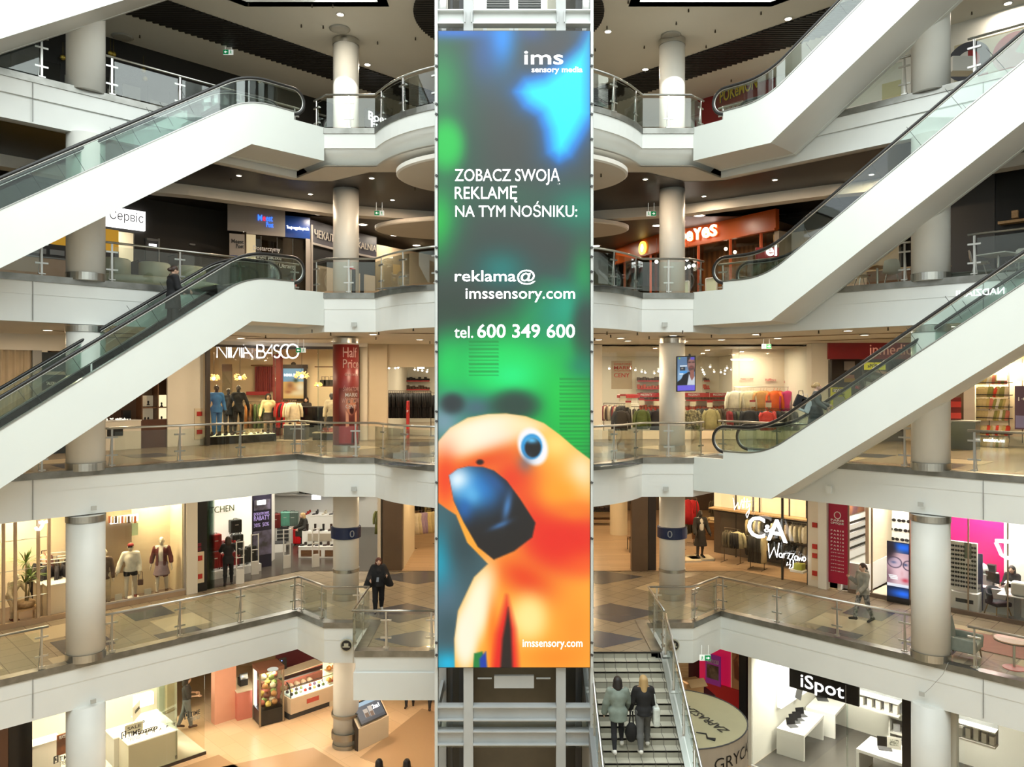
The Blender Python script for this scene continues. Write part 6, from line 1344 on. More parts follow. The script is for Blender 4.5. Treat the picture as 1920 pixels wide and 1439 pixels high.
for px in (1835,1856,1893,1918): hold(slabw('R',c+.4,px-8+(px > 1850)*8,px-7+(px > 1850)*8,Z1+.2,8.15,.04,.1).build('upright',BLACK),t)
for py in (717,740,762,783,812): hold(pxw('R',c+.4,1822,1900,py,py+1.5,.2,.05).build('rail',BLACK),t)
k = MB(); k.lathe([(.035,0),(.055,.01),(.06,.05),(.03,.06)],(0,0,.10),10,sy=1); k.lathe([(.04,0),(.05,.015),(.045,.04),(.03,.045)],(0,0,.0),10); k = MB(); k.lathe([(.0,.015),(.045,.03),(.05,.08),(.055,.16),(.05,.22),(.03,.255),(.0,.26)],n=10,sy=.5)
slo = k.build('slipper',cloth(214,196,140),None,True); first = True; SC_ = [(214,196,140),(196,178,110),(236,220,190),(214,130,110),(238,236,220),(150,150,84),(214,70,50),(236,214,170)]
for r_,py in enumerate((712,736,758,780,808,830)):
 for i in range(11):
  px = 1828+i*5.6+(r_ % 2)*1.2; p = wp('R',c+.2,px,wz('R',c+.2,px,py)); o = slo if first else slo.copy()
  if not first: C.objects.link(o)
  first = False; o.location = p-AZ*.2; o.rotation_euler = (.15,.35*RND.uniform(.3,1),-PI/4); s_ = 1.6; o.scale = (s_,s_,s_); col = SC_[(0 if i < 4 else RND.randrange(1,8))]; paint(o,cloth(*col)); tag(o,f'{cname(col)} slipper on the display wall, {nth(r_)} row down, {nth(i)} along','slipper','slippers on the display wall')
for i,(x0,x1) in enumerate([(1869,1888),(1906,1930)]): t = wthing('price_board',['small white price board above the slipper wall','white price board at the right edge above the slippers'][i],'sign','R',c+.1,x0,8); hold(pxw('R',c+.1,x0,x1,701,714,.03).build('board',mat('white_board_lit',(.9,.87,.8),.5,0,.5)),t)
t = wthing('purple_poster','dark purple poster at the right edge beside the slippers','poster','R',c-.1,1912,7); hold(pxw('R',c-.1,1903,1950,724,806,.04).build('board',mat('purple_poster',(.09,.05,.10),.4)),t); hold(pxw('R',c-.1,1905,1950,780,803,.01,.045).build('lavender_part',mat('lavender',(.20,.20,.42),.5)),t); wtext('1+1',WPRINT,t,'R',c-.1,1910,1930,745,752,.004,.05)
wtext('emelon.ne',WLET,wthing('window_letters','small white letters on the glass below the slippers','lettering','R',c-.5,1864,6),'R',c-.5,1844,1884,822,829,0)
t = cabinet('till_desk','dark glossy low desk behind the right gallery railing','desk',wp('R',42.6,1806,Z1),(.9,.6,1.0),-PI/4,mat('teal_grey_gloss',(.10,.12,.12),.2),GREY)
t = thing('display_bin','lime green bin beside the big right column on the second gallery','bin',onR(1764,850,41.0)); t.location.z = Z1; MB().lathe([(.28,0),(.30,.95)],n=16).build('drum',noisy('lime_green',(.30,.33,.06),(.27,.30,.05),2,.5),t); MB().lathe([(.32,.95),(.32,1.02)],n=16).build('lid',GREY,t)
t = thing('snack_stand','stand of red packets seen left of the big right column','stand',onR(1772,830,42.6)); t.location.z = Z1; MB().box((.2,0,.9),(.5,.4,1.8)).build('frame',mat('dark_red_frame',(.16,.02,.02),.5),t)
for i in range(4): MB().box((.2,-.22,.35+i*.4),(.46,.05,.2)).build('packet_row',mat('packet_red',(.55,.05,.04),.5),t)
# ================================================================ LOWER GALLERY (L0, floor z=0)
cL,cR = 37.8,38.7
def up(px,py,z): return onz(px,py,0)+AZ*z
for i,(x,y) in enumerate([(-9.0,25.6),(-12,22.6),(-15,19.6),(9.0,25.6),(12,22.6),(15,19.6),(-4.6,27.6),(0,27.8),(4.6,27.6),(-2.6,24.4),(2.6,24.4)]):
 downlight((x,y,3.85),f'round downlight in the lower gallery ceiling out of sight, {nth(i)}',.12,42,WARM,'lower gallery downlights')
def wall0(side,c,a,b_,z0,z1,m,name,t_=.12,off=0.0): return struct(slabw(side,c,a,b_,z0,z1,t_,off).build(name,m))
# ---- left fashion shop: open wooden screen, palm, counter, mannequin window
BACK = noisy('cream_back',(.78,.66,.46),(.75,.63,.43),.9,.6); DFLO = noisy('brown_shop_floor',(.15,.10,.075),(.13,.088,.066),2,.35)
struct(MB().poly([tuple(wp('L',cL,-500,.012)),tuple(wp('L',cL,362,.012)),tuple(wp('L',cL+4.2,362,.012)),tuple(wp('L',cL+4.2,-500,.012))]).build('floor',DFLO))
wall0('L',cL+3.6,-900,130,0,3.86,BACK,'wall_left'); wall0('L',cL+1.75,190,372,0,3.86,BACK,'wall_left')
q = wp('L',cL,351,0); r_ = wp('L',cL+1.8,351,0); room([(q.x-.05,q.y),(q.x-1.25,q.y+1.2)],0,3.86,BACK,'wall_right'); wall0('L',cL,346,366,0,3.86,CRW,'wall_front',.2)
wall0('L',cL,-900,350,3.42,3.86,PLASTER,'wall_front',.15); wall0('L',cL,-900,350,0,.16,noisy('wood_sill',(.42,.30,.19),(.38,.27,.17),2,.5),'baseboard_left',.12,.0)
for px in (60,225,300): area('fashion_shop_light',wp('L',cL+.9,px,3.7),.4,.4,95,(1,.80,.48))
area('fashion_shop_light',wp('L',cL+2.2,20,3.7),.6,.6,110,(1,.80,.48))
t = wthing('wooden_screen','open screen of pale wooden posts with metal rods at the far left shop','screen wall','L',cL,40,0)
for px in (-22,3,25,68,88): hold(slabw('L',cL,px,px+5.5,.16,3.42,.1).build('post',noisy('ash_wood',(.55,.42,.28),(.50,.38,.25),3,.5)),t)
for y in (1013,1069,1122): q = MB(); q.tube([wp('L',cL,-22,wz('L',cL,35,y)-.0)+NL*.03,wp('L',cL,92,wz('L',cL,35,y))+NL*.03],.012,6); hold(q.build('rod',STEEL),t)
t = wthing('neon_letter_sign','glowing curly white letter hanging at the top of the wooden screen','shop sign','L',cL-.3,77,3.2)
stroke('neon_stroke',WLET,t,'L',cL-.3,[[(66,989),(68,993),(73,993),(77,988),(81,980),(88,978)],[(72,980),(80,979)]],.045,.05)
# palm on a stool
p = wp('L',cL+.45,48,0); t = thing('stool','small light wooden stool under the potted palm','stool',p,PI/4); MB().box((0,0,.42),(.62,.5,.05)).build('seat',OAK,t)
for x in (-.26,.26):
 for y in (-.2,.2): MB().box((x,y,.2),(.05,.05,.4)).build('leg',OAK,t)
t = thing('potted_palm','leafy green palm in a woven pot on the wooden stool','plant',p+AZ*.447); MB().lathe([(.19,0),(.26,.08),(.27,.16),(.23,.2)],n=20).build('pot',noisy('woven_straw',(.48,.33,.18),(.36,.24,.12),16,.8),t,True)
k = MB(); k.tube([(0,0,.1),(.02,0,.7),(0,.02,1.35)],[.035,.03,.02],6); k.tube([(.05,0,.1),(.12,0,.6),(.15,.02,.95)],[.03,.025,.015],6); k.build('stem',mat('palm_stem',(.25,.20,.10),.7),t,True)
lf = MB(); RL = random.Random(4)
for (cx0,cz0,n_,L0) in ((0,1.35,26,.62),(.15,.95,24,.58),(-.03,.75,22,.55)):
 for i in range(n_):
  a = RL.uniform(0,2*PI); e = RL.uniform(-.1,1.25); d = Vector((math.cos(a)*math.cos(e),math.sin(a)*math.cos(e),math.sin(e))); s2 = Vector((-d.y,d.x,0)).normalized()*.024; p0 = Vector((cx0,0,cz0)); m1 = p0+d*L0*.5; m2 = p0+d*L0+Vector((0,0,-.16*L0))
  lf.add([p0+s2*.4,m1+s2,m2,m1-s2,p0-s2*.4,m1-AZ*.006],[(0,1,2,3),(0,3,4),(0,5,1),(5,3,2)])
lf.build('leaves',noisy('palm_leaf',(.10,.17,.03),(.17,.25,.05),6,.5),t)
cabinet('sales_desk','cream sales desk behind the wooden screen, cut off by the big left column','counter',wp('L',cL+1.4,118,0),(1.5,.8,1.0),PI/4,CRM,CRW); MB()
cabinet('low_wall_block','cream low partition beside the big left column in the fashion shop','partition',wp('L',cL+.5,117,0),(1.0,.5,1.05),PI/4,BACK,CRW)
t = thing('round_rail','round white clothes rail of dark clothes behind the wooden screen','clothes rack',wp('L',cL+2.3,107,0)); 
for zz in (1.5,1.62): k = MB(); k.tube([(.55*math.cos(i*PI/12),.55*math.sin(i*PI/12),zz) for i in range(25)],.018,6); k.build('ring',WHITEG,t)
k = MB(); k.tube([(0,0,0),(0,0,1.62)],.02,6); k.build('pole',STEEL,t)
for i in range(12): a = i*PI/6; pp = t.location; garment('coat',(34,32,40) if i % 4 else (70,60,52),(pp.x+.55*math.cos(a),pp.y+.55*math.sin(a),1.42),a,f'dark garment on the round rail, {nth(i)} round it','round rail garments')
rack(wp('L',cL+3.0,78,0)[:2],wp('L',cL+3.0,92,0)[:2],0,1.75,'clothes rail of pale garments against the back of the far left shop'); hang_row(wp('L',cL+3,78,0)[:2],wp('L',cL+3,92,0)[:2],1.75,[(214,180,150),(196,150,130),(120,70,60),(226,200,170),(180,130,110),(90,60,56)],'the pale rail at far left','pale rail garments','coat')
figure('mannequin','reclining pale dressed form low behind the palm at the far left','mannequin',wp('L',cL+1.0,22,0),1.2,1.5,((30,40),(20,40)),((20,20,20),(20,20,20)),20,0,PALEM,None,(cloth(220,206,170),.02,.45),(cloth(214,196,160),.02,.05),cloth(90,40,36),face=False)
# mannequin window
t = wthing('window_glass','large clear display window with mannequins left of the luggage shop','shop window','L',cL,270,0); hold(slabw('L',cL,194,346,.2,3.42,.015,.05).build('glass_pane',GLASSS),t); hold(slabw('L',cL,343,347,.16,3.45,.08,.03).build('frame',BEI),t); hold(slabw('L',cL,190,347,.16,.22,.1,.03).build('frame',BEI),t)
wall0('L',cL+1.2,196,246,.9,3.3,noisy('taupe_panel',(.40,.30,.19),(.37,.275,.175),.8,.4),'wall_left',.05); q = wthing('lit_wardrobe','brightly lit strip of clothes above the taupe panel in the mannequin window','display','L',cL+1.15,225,3.0); hold(pxw('L',cL+1.1,206,258,967,980,.05).build('lit_panel',LBX),q)
for i in range(9): hold(pxw('L',cL+1.02,203+i*6,207+i*6,968,981,.04).build('garment_strip',cloth(*[(190,110,70),(220,190,140),(90,70,50),(230,220,200)][i % 4])),q)
hold(pxw('L',cL+1.1,247,258,981,1004,.05).build('green_panel',mat('pale_green_panel',(.42,.50,.26),.5,0,.3)),q)
BURG = cloth(96,34,34)
t,J = figure('mannequin','cream mannequin in a white sweater, black shorts and red cap holding a bag','mannequin',wp('L',cL+.55,245,.02),.35,1.90,((12,3),(-12,6)),((6,22,20),(2,10,20)),0,4,PALEM,None,(cloth(246,240,222),.03,.50),(cloth(34,31,36),.016,.44),cloth(120,56,40),face=False)
k = MB(); k.ball(J['head']+Vector((0,.01,.06)),(.10,.115,.075),12); k.build('cap',cloth(150,36,36),t,True); k = MB(); k.box(J['head']+Vector((0,-.10,.02)),(.14,.04,.035)); k.build('sunglasses',BLACKG,t)
w_ = t.location+Vector((.33,0,.62)); hb = thing('handbag','small brown handbag hanging from the white sweater mannequin','handbag',w_,.4); MB().box((0,0,.0),(.17,.08,.2)).build('pouch',mat('brown_leather',(.10,.035,.02),.4),hb,bevel=.02); k = MB(); k.tube([(-.06,0,.1),(-.05,0,.34),(.05,0,.34),(.06,0,.1)],.012,5); k.build('strap',mat('brown_leather',(.10,.035,.02),.4),hb)
t,J = figure('mannequin','bald cream mannequin in a long burgundy cardigan over a white top','mannequin',wp('L',cL+.6,303,.02),.25,1.95,((10,2),(-12,4)),((-4,16,10),(4,16,18)),0,2,PALEM,None,(cloth(240,230,216),.008,.56,0),(cloth(150,130,140),.014,.36,'skirt'),cloth(120,90,70),face=False)
pe = J['pel']; sh_ = J['sho']
pr = [('e',sh_-AZ*.14,(.20,.13,.18)),('c',sh_-AZ*.1,pe-AZ*.02,.16,.17),('c',pe,pe-AZ*.46,.175,.20)]+[x for i in (0,1) for x in (('c',J['s',i],J['b',i],.07,.06),('c',J['b',i],J['b',i].lerp(J['w',i],.5),.06,.06))]
solid_obj('cardigan',BURG,t,pr,.02,k=.03,grow=.012,zmin=pe.z-.44,zmax=sh_.z+.07,cut=lambda X,Y,Z: -np.maximum(np.abs(X)-.075,Y+.02))
figure('mannequin','mannequin in brown top and pale trousers half hidden by the big left column','mannequin',wp('L',cL+.5,195,.02),.4,1.85,((10,2),(-8,4)),((-4,10,10),(4,10,14)),0,2,PALEM,None,(cloth(90,66,50),.014,.46),(cloth(220,200,160),.02,.04),cloth(60,40,36),face=False)
for i,px in enumerate((222,277)): t = thing('info_card',['white card on the window floor beside the white sweater mannequin','white card on the window floor beside the burgundy cardigan mannequin'][i],'card',wp('L',cL+.3,px,.02),PI/4); MB().box((0,0,.18),(.22,.02,.32)).build('card',mat('card_cream',(.80,.74,.58),.5),t); MB().box((.25,.1,.01),(.42,.3,.02)).build('base',WHITEG,t)
k = MB(); k.tube([(0,0,0),(0,0,.62)],.035,8); k.lathe([(.2,0),(.2,.03)],n=16); tag(k.build('stand_post',WHITEG,None,False,wp('L',cL+1.0,249,.02)),'white post stand behind the white sweater mannequin','stand')
# fire panel strip, speaker and luggage shop
t = wthing('fire_cabinet','tall cream fire cabinet with red signs on the black frame of the luggage shop','fire cabinet','L',cL,372,.4); hold(pxw('L',cL,365,379,1034,1092,.05,.12).build('door',CRM),t)
for y in (1046,1080): hold(pxw('L',cL,367,375,y-5,y+4,.02,.18).build('red_sign',mat('fire_red',(.45,.03,.02),.4)),t)
for y in (1021,1029): hold(pxw('L',cL,367,374,y-3,y+3,.02,.13).build('dark_red_sign',mat('dark_red_sign',(.16,.015,.03),.4)),t)
wall0('L',cL,365,386,0,3.86,BLACK,'wall_front',.1); wall0('L',cL,386,566,3.42,3.86,BLACK,'wall_front',.1); struct(MB().box((-6.5,29.9,3.64),(3.4,.2,.44)).build('wall_front',BLACK))
DKF = noisy('dark_stone_floor',(.075,.062,.05),(.06,.05,.042),1.5,.22)
struct(MB().poly([tuple(wp('L',cL,384,.012)),(-8.1,29.75,.012),(-4.9,29.75,.012),(-4.9,39,.012),(-18,39,.012)]).build('floor',DKF))
wall0('F',38.9,380,760,0,3.86,WHITEG,'wall_back'); room([(-5.0,29.8),(-5.0,39)],0,3.86,CRW,'wall_right')
for x,y in [(-9.2,30.3),(-7.0,31.5),(-9.5,33.5),(-7.2,35.5),(-10.8,29.2)]: area('luggage_shop_light',(x,y,3.75),.6,.6,90,(1,.93,.78))
LW = mat('lightbox_warm',(1,.95,.78),.4,0,.62)
pa,pb = onz(398,1072,.0),onz(478,1050,.0)
# lit white display wall standing behind the suitcases (runs parallel to the wing)
cW = 40.2
t = wthing('display_wall','glowing white display wall with dark WITTCHEN letters behind the suitcases','display wall','L',cW,430,.3); hold(slabw('L',cW,386,470,.28,3.35,.1).build('lit_panel',LW),t); hold(slabw('L',cW-.75,378,489,0,.30,.8,-.75).build('platform',WHITEG),t); wtext('WITTCHEN',mat('olive_print',(.10,.11,.05),.5),t,'L',cW,362,436,950,962,0,.12)
t = wthing('sale_sign','dark purple sale panel reading RABATY 30% 50% beside the white display wall','sign','L',cW,488,0); hold(slabw('L',cW,470,507,0,3.4,.12,-.02).build('panel',mat('night_purple',(.02,.018,.035),.3)),t)
LAV = mat('lavender_print',(.42,.34,.72),.5,0,.15); wtext('RABATY',LAV,t,'L',cW,473,502,966,975,.006,.13); wtext('DODATKOWE',LAV,t,'L',cW,473,501,960,965,0,.13); wtext('30%',LAV,t,'L',cW,473,485,981,988,0,.13); wtext('50%',LAV,t,'L',cW,489,501,979,986,0,.13)
hold(pxw('L',cW,472,506,995,1040,.02,.11).build('photo',noisy('dim_photo',(.05,.045,.045),(.16,.14,.22),2.5,.5)),t); hold(pxw('L',cW,474,504,937,956,.02,.11).build('photo',noisy('dim_photo',(.05,.045,.045),(.16,.14,.22),2.5,.5)),t); hold(pxw('L',cW,479,494,938,946,.05,.13).build('lamp_panel',LBX),t)
t = thing('glass_door_stack','stack of folded green edged glass doors at the luggage shop entrance','glass doors',wp('L',cL,395,0))
for i in range(6): hold(slabw('L',cL-.0,386+i*2.6,387+i*2.6,.02,3.4,.7,-.6).build('glass_leaf',GLASSG),t)
def suitcase(p,rz,w,h,d,col,label,grp='suitcases on the white platform'):
 t_ = thing('suitcase',label,'suitcase',p,rz,grp); m_ = noisy('case_%d_%d_%d' % col,srgb(*col),tuple(x*.8 for x in srgb(*col)),3,.28)
 k_ = MB(); k_.box((0,0,.06+h/2),(w,d,h)); k_.build('shell',m_,t_,bevel=.035); k_ = MB()
 for i in range(6): k_.box((-w*.40+i*w*.16,-d/2-.004,.06+h/2),(w*.05,.02,h*.86))
 k_.build('ribs',m_,t_); k_ = MB()
 for x in (-w*.38,w*.38):
  for y in (-d*.3,d*.3): k_.ball((x,y,.03),.03,6)
 k_.build('wheels',BLACK,t_); k_ = MB(); k_.tube([(-w*.18,0,.06+h),(-w*.16,0,.1+h),(w*.16,0,.1+h),(w*.18,0,.06+h)],.014,5); k_.build('handle',BLACK,t_); k_ = MB(); k_.box((0,-d/2-.012,.06+h*.62),(w*.3,.006,h*.06)); k_.build('badge',STEEL,t_); return t_
c1 = cW-.38
def sp(px,z): return wp('L',c1,px,z)
RC,BC,GC2 = (150,26,26),(40,42,38),(32,66,52)
for px,z,w,h,col,nm in [(390,.30,.36,.50,GC2,'dark green suitcase low by the glass doors'),(402,.30,.40,.62,RC,'large red suitcase on the platform behind the kneeling luggage'),(421,.30,.36,.5,RC,'red suitcase on the platform behind the woman in black'),(440,.30,.36,.5,(140,24,34),'small crimson suitcase right of the woman in black'),(453,.30,.40,.55,BC,'black ribbed suitcase in the middle of the platform'),(470,.30,.40,.62,(30,32,30),'black suitcase beside the sale panel'),(403,.95,.44,.62,RC,'red suitcase stacked high on the left'),(428,.88,.42,.4,RC,'red suitcase lying in the second tier'),(444,.92,.44,.52,BC,'dark suitcase with a red tag in the second tier'),(441,1.52,.44,.50,BC,'topmost dark suitcase of the stack against the white wall'),(385,.95,.3,.5,(110,26,26),'dark red suitcase seen through the folded glass doors')]: suitcase(sp(px,z),PI/4,w,h,.26,col,nm)
k = MB(); k.box((0,0,0),(.07,.01,.09),ry=.3); tag(k.build('luggage_tag',mat('tag_red',(.7,.05,.05),.5),None,False,wp('L',c1-.22,440,1.28)),'red luggage tag hanging on the dark suitcase','tag')
for px,Yd,w,h,col,nm in [(517,33.5,.42,.62,(110,26,20),'brown red suitcase on the rear counter'),(535,33.7,.40,.62,(90,150,130),'mint green suitcase on the rear counter'),(549,33.8,.5,.62,(84,100,92),'grey green suitcase on the rear counter')]: suitcase(at(px,980 if px < 530 else 976,Yd)-AZ*.3,.2,w,h,.3,col,nm,'suitcases on the rear counter')
t = cabinet('drawer_unit','white drawer counter with glass top left of the blonde woman in the luggage shop','counter',onz(537,1020,0)+Vector((0,.4,0)),(1.25,.9,.95),.35,WHITEG,mat('glittering_top',(.22,.20,.16),.3))
for i in range(4): MB().box((-.3,-.46,.2+i*.18),(.5,.03,.12)).build('drawer',DGREY,t)
cabinet('white_plinth','low white plinth with a dark mat before the drawer counter','plinth',onz(517,1037,0)+Vector((0,.2,0)),(.7,.5,.42),.35,WHITEG,DGREY); struct(MB().box((at(508,1000,31.5).x,31.5,1.8),(.16,.5,3.6)).build('wall_left',WHITEG))
t = cabinet('shoe_display','white two tier shoe display with brown drawers beside the banded column','shoe display',onz(600,1048,0)+Vector((.1,.5,0)),(2.05,.8,.48),0,WHITEG)
for x in (-.5,.5): MB().box((x,-.405,.2),(.84,.02,.26)).build('drawer',WALNUT,t); 
MB().box((0,.22,.75),(2.0,.3,.55)).build('upper_tier',WHITEG,t); MB().box((-.25,.05,.78),(1.0,.04,.3)).build('recess',mat('taupe_recess',(.36,.31,.24),.5),t)
b0 = onz(600,1048,0)+Vector((.1,.5,0)); BRS = [(34,24,20),(46,34,28),(28,24,24),(60,40,30)]
for i in range(6): shoe(b0+Vector((-.85+i*.32,-.2,.482)),-.9,BRS[i % 4],f'dark shoe on the lower tier of the shoe display, {nth(i)} from the left','lower tier shoes',i % 2 == 0,1.25)
BOOT = None
for i in range(6):
 p = b0+Vector((-.85+i*.34,.2,1.027))
 if BOOT is None: k = MB(); k.lathe([(.045,0),(.05,.03),(.045,.1),(.05,.22),(.05,.28)],(0,.05,0),10); k.lathe([(.04,0),(.045,.05),(.02,.09)],(0,-.07,0),10,sy=2.0); BOOT = k.build('ankle_boot',cloth(46,34,28,.4)); o = BOOT
 else: o = BOOT.copy(); C.objects.link(o)
 o.location = p; o.rotation_euler[2] = -.8+.3*(i % 2); paint(o,cloth(*BRS[i % 4],.4)); tag(o,f'dark ankle boot on top of the shoe display, {nth(i)} from the left','boot','boots on the shoe display')
cabinet('white_block','large white display block with shoes behind the shoe display','display',onz(592,1012,0)+Vector((.1,.6,0)),(1.5,.9,1.1),0,WHITEG); b1 = onz(592,1012,0)+Vector((.1,.6,1.1))
for i in range(8): shoe(b1+Vector((-.6+(i % 4)*.4,-.25+.4*(i//4),.0)),RND.uniform(-1,1),[(150,40,30),(40,36,34),(200,190,170),(60,60,60)][i % 4],f'shoe on the white block behind the boots, {nth(i)} in two rows','white block shoes',i % 2 == 0,1.25)
suitcase(onz(560,1022,0),0,.46,.66,.28,(196,24,30),'bright red suitcase standing beside the blonde woman','lone suitcase'); suitcase(onz(612,1004,0)+Vector((0,.3,0)),0,.4,.8,.3,(30,32,32),'black suitcase right of the white display block','lone suitcase')
t = thing('bag_wall','white back shelves with black bags and lit panels at the rear of the luggage shop','shelf',at(575,960,38.2)); t.location.z = 0
for zz in (1.7,2.35,3.0): hold(MB().box((at(600,960,38.4).x,38.5,zz),(4.4,.4,.05)).build('shelf_board',WHITEG),t)
hold(MB().box((at(590,950,38.6).x,38.7,2.5),(1.6,.05,1.5)).build('dark_back',BLACK),t); hold(MB().box((at(595,934,38.4).x,38.2,at(595,933,38.2).z),(.45,.05,.22)).build('lit_panel',LBX),t)
for i in range(7): k = MB(); k.box((0,0,.13),(.3,.16,.26)); k.tube([(-.09,0,.26),(-.07,0,.4),(.07,0,.4),(.09,0,.26)],.014,5); tag(k.build('handbag',cloth(*[(30,30,30),(60,40,30),(210,200,180),(36,34,36),(110,110,80)][i % 5],.4),None,False,(at(577+i*11,960,38.3).x,38.4,1.73+.65*(i % 2))),f'handbag on the rear shelf of the luggage shop, {nth(i)} from the left','handbag','rear shelf handbags')
for i,(px,py,y0) in enumerate([(450,1095,1040),(478,1078,1001),(538,1066,992),(592,1064,990)]):
 p = onz(px,py,0); t = thing('security_gate',f'pale anti theft gate at the luggage shop entrance, {nth(i)} from the left','security gate',p,PI/4-.2,'anti theft gates'); hh = 1.55
 for x in (-.13,.13): MB().box((x,0,hh/2),(.035,.05,hh)).build('upright',WHITEG,t)
 for zz in (.5,.95,1.52): MB().box((0,0,zz),(.26,.045,.03)).build('crossbar',WHITEG,t)
 MB().box((0,0,.25),(.26,.06,.5)).build('foot_panel',WHITEG,t)
HB = mat('hair_brown',(.035,.016,.010),.5); HBL = mat('hair_blonde',(.45,.30,.13),.5); HRD = mat('hair_auburn',(.10,.022,.012),.5); HDK = mat('hair_black',(.012,.009,.008),.5)
figure('person','person in all black clothes seen from behind at the luggage shop doors','person',onz(428,1097,0),PI+.35,1.72,((14,2),(-14,8)),((30,30,20),(40,20,40)),6,10,SKIN2,(HB,'bob'),(cloth(26,24,26),.022,.44),(cloth(24,23,25),.014,.06),cloth(40,24,22))
t,J = figure('person','blonde person in a dark coat looking down inside the luggage shop','person',onz(571,1036,0),-.9,1.70,((6,2),(-4,4)),((16,10,62),(16,10,62)),4,28,SKIN2,(HBL,'long'),(cloth(44,42,38),.03,.36),(cloth(40,34,34),.014,.08),cloth(60,44,36))
hb = thing('handbag','dark green handbag held by the blonde person','handbag',up(571,1036,.88)+Vector((-.12,-.32,0))); MB().box((0,0,0),(.36,.12,.28)).build('pouch',cloth(48,50,42),hb,bevel=.03); k = MB(); k.tube([(-.12,0,.12),(-.1,0,.36),(.1,0,.36),(.12,0,.12)],.012,5); k.build('strap',cloth(48,50,42),hb)
t,J = figure('person','person with long auburn hair and wide black poncho looking at a phone','person',onz(703,1153,0)+Vector((.05,.35,0)),.25,1.70,((8,3),(-8,8)),((20,24,58,22),(28,8,78,10)),0,22,SKIN2,(HRD,'long'),(cloth(22,21,23),.03,.46),(cloth(24,23,26),.03,.05),cloth(210,205,200))
sh_ = J['sho']; solid_obj('poncho',cloth(22,21,23),t,[('c',sh_+Vector((-.12,0,-.02)),sh_+Vector((-.36,-.02,-.62)),.13,.13),('c',sh_+Vector((.12,0,-.02)),sh_+Vector((.36,0,-.58)),.13,.12),('e',sh_-AZ*.3,(.32,.17,.34))],.022,k=.06,zmax=sh_.z+.08,zmin=sh_.z-.64)
ph = thing('phone','dark phone in the hands of the person in the black poncho','phone',up(703,1153,1.12)+Vector((.10,-.08,0))); MB().box((0,0,0),(.075,.012,.15),rx=-.6).build('slab',BLACKG,ph); MB().box((0,.008,0),(.065,.004,.13),rx=-.6).build('display',mat('phone_glow',(.5,.55,.6),.2,0,.5),ph)
# ---- centre: fashion store with wooden floor
WFL = brick('oak_plank_floor',(.40,.27,.16),(.48,.33,.20),(.30,.20,.12),1.6,.16,.003,.35,0,.5)
struct(MB().poly([(-4.9,29.75,.012),(9.0,29.75,.012),(9.9,28.9,.012),(12.3,26.5,.012),(16,30,.012),(16,44,.012),(-4.9,44,.012)]).build('floor',WFL))
room([(16,44),(-4.9,44)],0,3.86,noisy('dim_brown_wall',(.12,.08,.055),(.10,.07,.05),1,.6)); room([(12.6,26.9),(16.5,31),(16.5,44)],0,3.86,CRM,'wall_right')
for x,y in [(-3.2,31.5),(-2.5,35.5),(1.5,32),(3.6,35.5),(6.2,31.2),(9.4,30.4),(8.2,34),(11.6,29.4),(12.4,32.5),(4,39.5),(9,39.5)]: area('fashion_store_light',(x,y,3.78),.4,.4,80,(1,.74,.42))
struct(MB().box((-4.55,30.0,1.93),(.75,.35,3.86)).build('column',noisy('bronze_cladding',(.14,.095,.06),(.12,.08,.052),1,.4))); struct(MB().box((5.05,29.9,1.93),(.62,.35,3.86)).build('column',noisy('bronze_cladding',(.14,.095,.06),(.12,.08,.052),1,.4))); struct(MB().box((5.55,30.0,1.93),(.3,.3,3.86)).build('column',BRZ)); c_ = MB(); c_.lathe([(.42,0),(.42,3.86)],(at(1160,990,37).x,37,0),28); struct(c_.build('column',CRM)); 
room([(-4.15,30.1),(-4.15,33.5)],0,3.86,CRM,'wall_left')
def wood_rack(px,py,label):
 p = onz(px,py,0); t = thing('wooden_rack',label,'clothes rack',p,.25); MB().box((0,0,2.05),(.9,.5,.06)).build('top_board',OAK,t)
 for x in (-.42,.42): MB().box((x,0,1.02),(.05,.46,2.04)).build('side',WALNUT,t)
 MB().box((0,0,.06),(.86,.48,.06)).build('base',BLACK,t); k_ = MB(); k_.tube([(-.42,0,1.9),(.42,0,1.9)],.014,6); k_.build('bar',STEEL,t); return p
p = wood_rack(728,1034,'wooden clothes unit with green and dark coats left of the lift shaft'); hang_row((p.x-.4,p.y-.1),(p.x+.4,p.y+.1),1.9,[(110,110,56),(90,92,50),(36,34,40),(40,38,44),(150,140,70),(170,158,80),(120,116,60)],'the wooden unit left of the lift','wooden unit coats','coat',.4)
t = thing('standing_mirror','tall wood framed standing mirror before the wooden clothes unit','mirror',onz(723,1064,0),.5); MB().box((0,0,.85),(.3,.08,1.7)).build('frame',noisy('honey_wood',(.42,.24,.08),(.38,.21,.07),3,.4),t,bevel=.02); MB().box((0,-.045,.9),(.2,.01,1.45)).build('glass',mat('mirror_grey',(.25,.23,.19),.12,.7),t)
rack(onz(775,1028,0)[:2],onz(818,1022,0)[:2],0,1.62,'clothes rack of pale patterned dresses just left of the lift shaft'); p0,p1 = onz(775,1028,0),onz(822,1022,0); hang_row(p0[:2],p1[:2],1.62,[(226,216,190),(214,204,170),(170,150,180),(160,140,176),(206,192,140),(190,176,130),(200,186,140),(180,168,120)],'the pale dress rack left of the lift','pale dresses','dress',.3)
rack(onz(760,985,0)[:2],onz(815,985,0)[:2],0,1.7,'rear rack of dark clothes left of the lift shaft'); hang_row(onz(760,985,0)[:2],onz(815,985,0)[:2],1.7,[(40,42,40),(36,38,38),(50,48,44),(42,44,42),(60,56,44),(190,180,130),(180,170,120),(52,40,46)],'the rear dark rack left of the lift','rear dark clothes','coat')
cabinet('display_table','dark display table left of the lift shaft behind the dresses','table',onz(771,990,0),(.8,.6,.8),.2,DGREY,WALNUT)
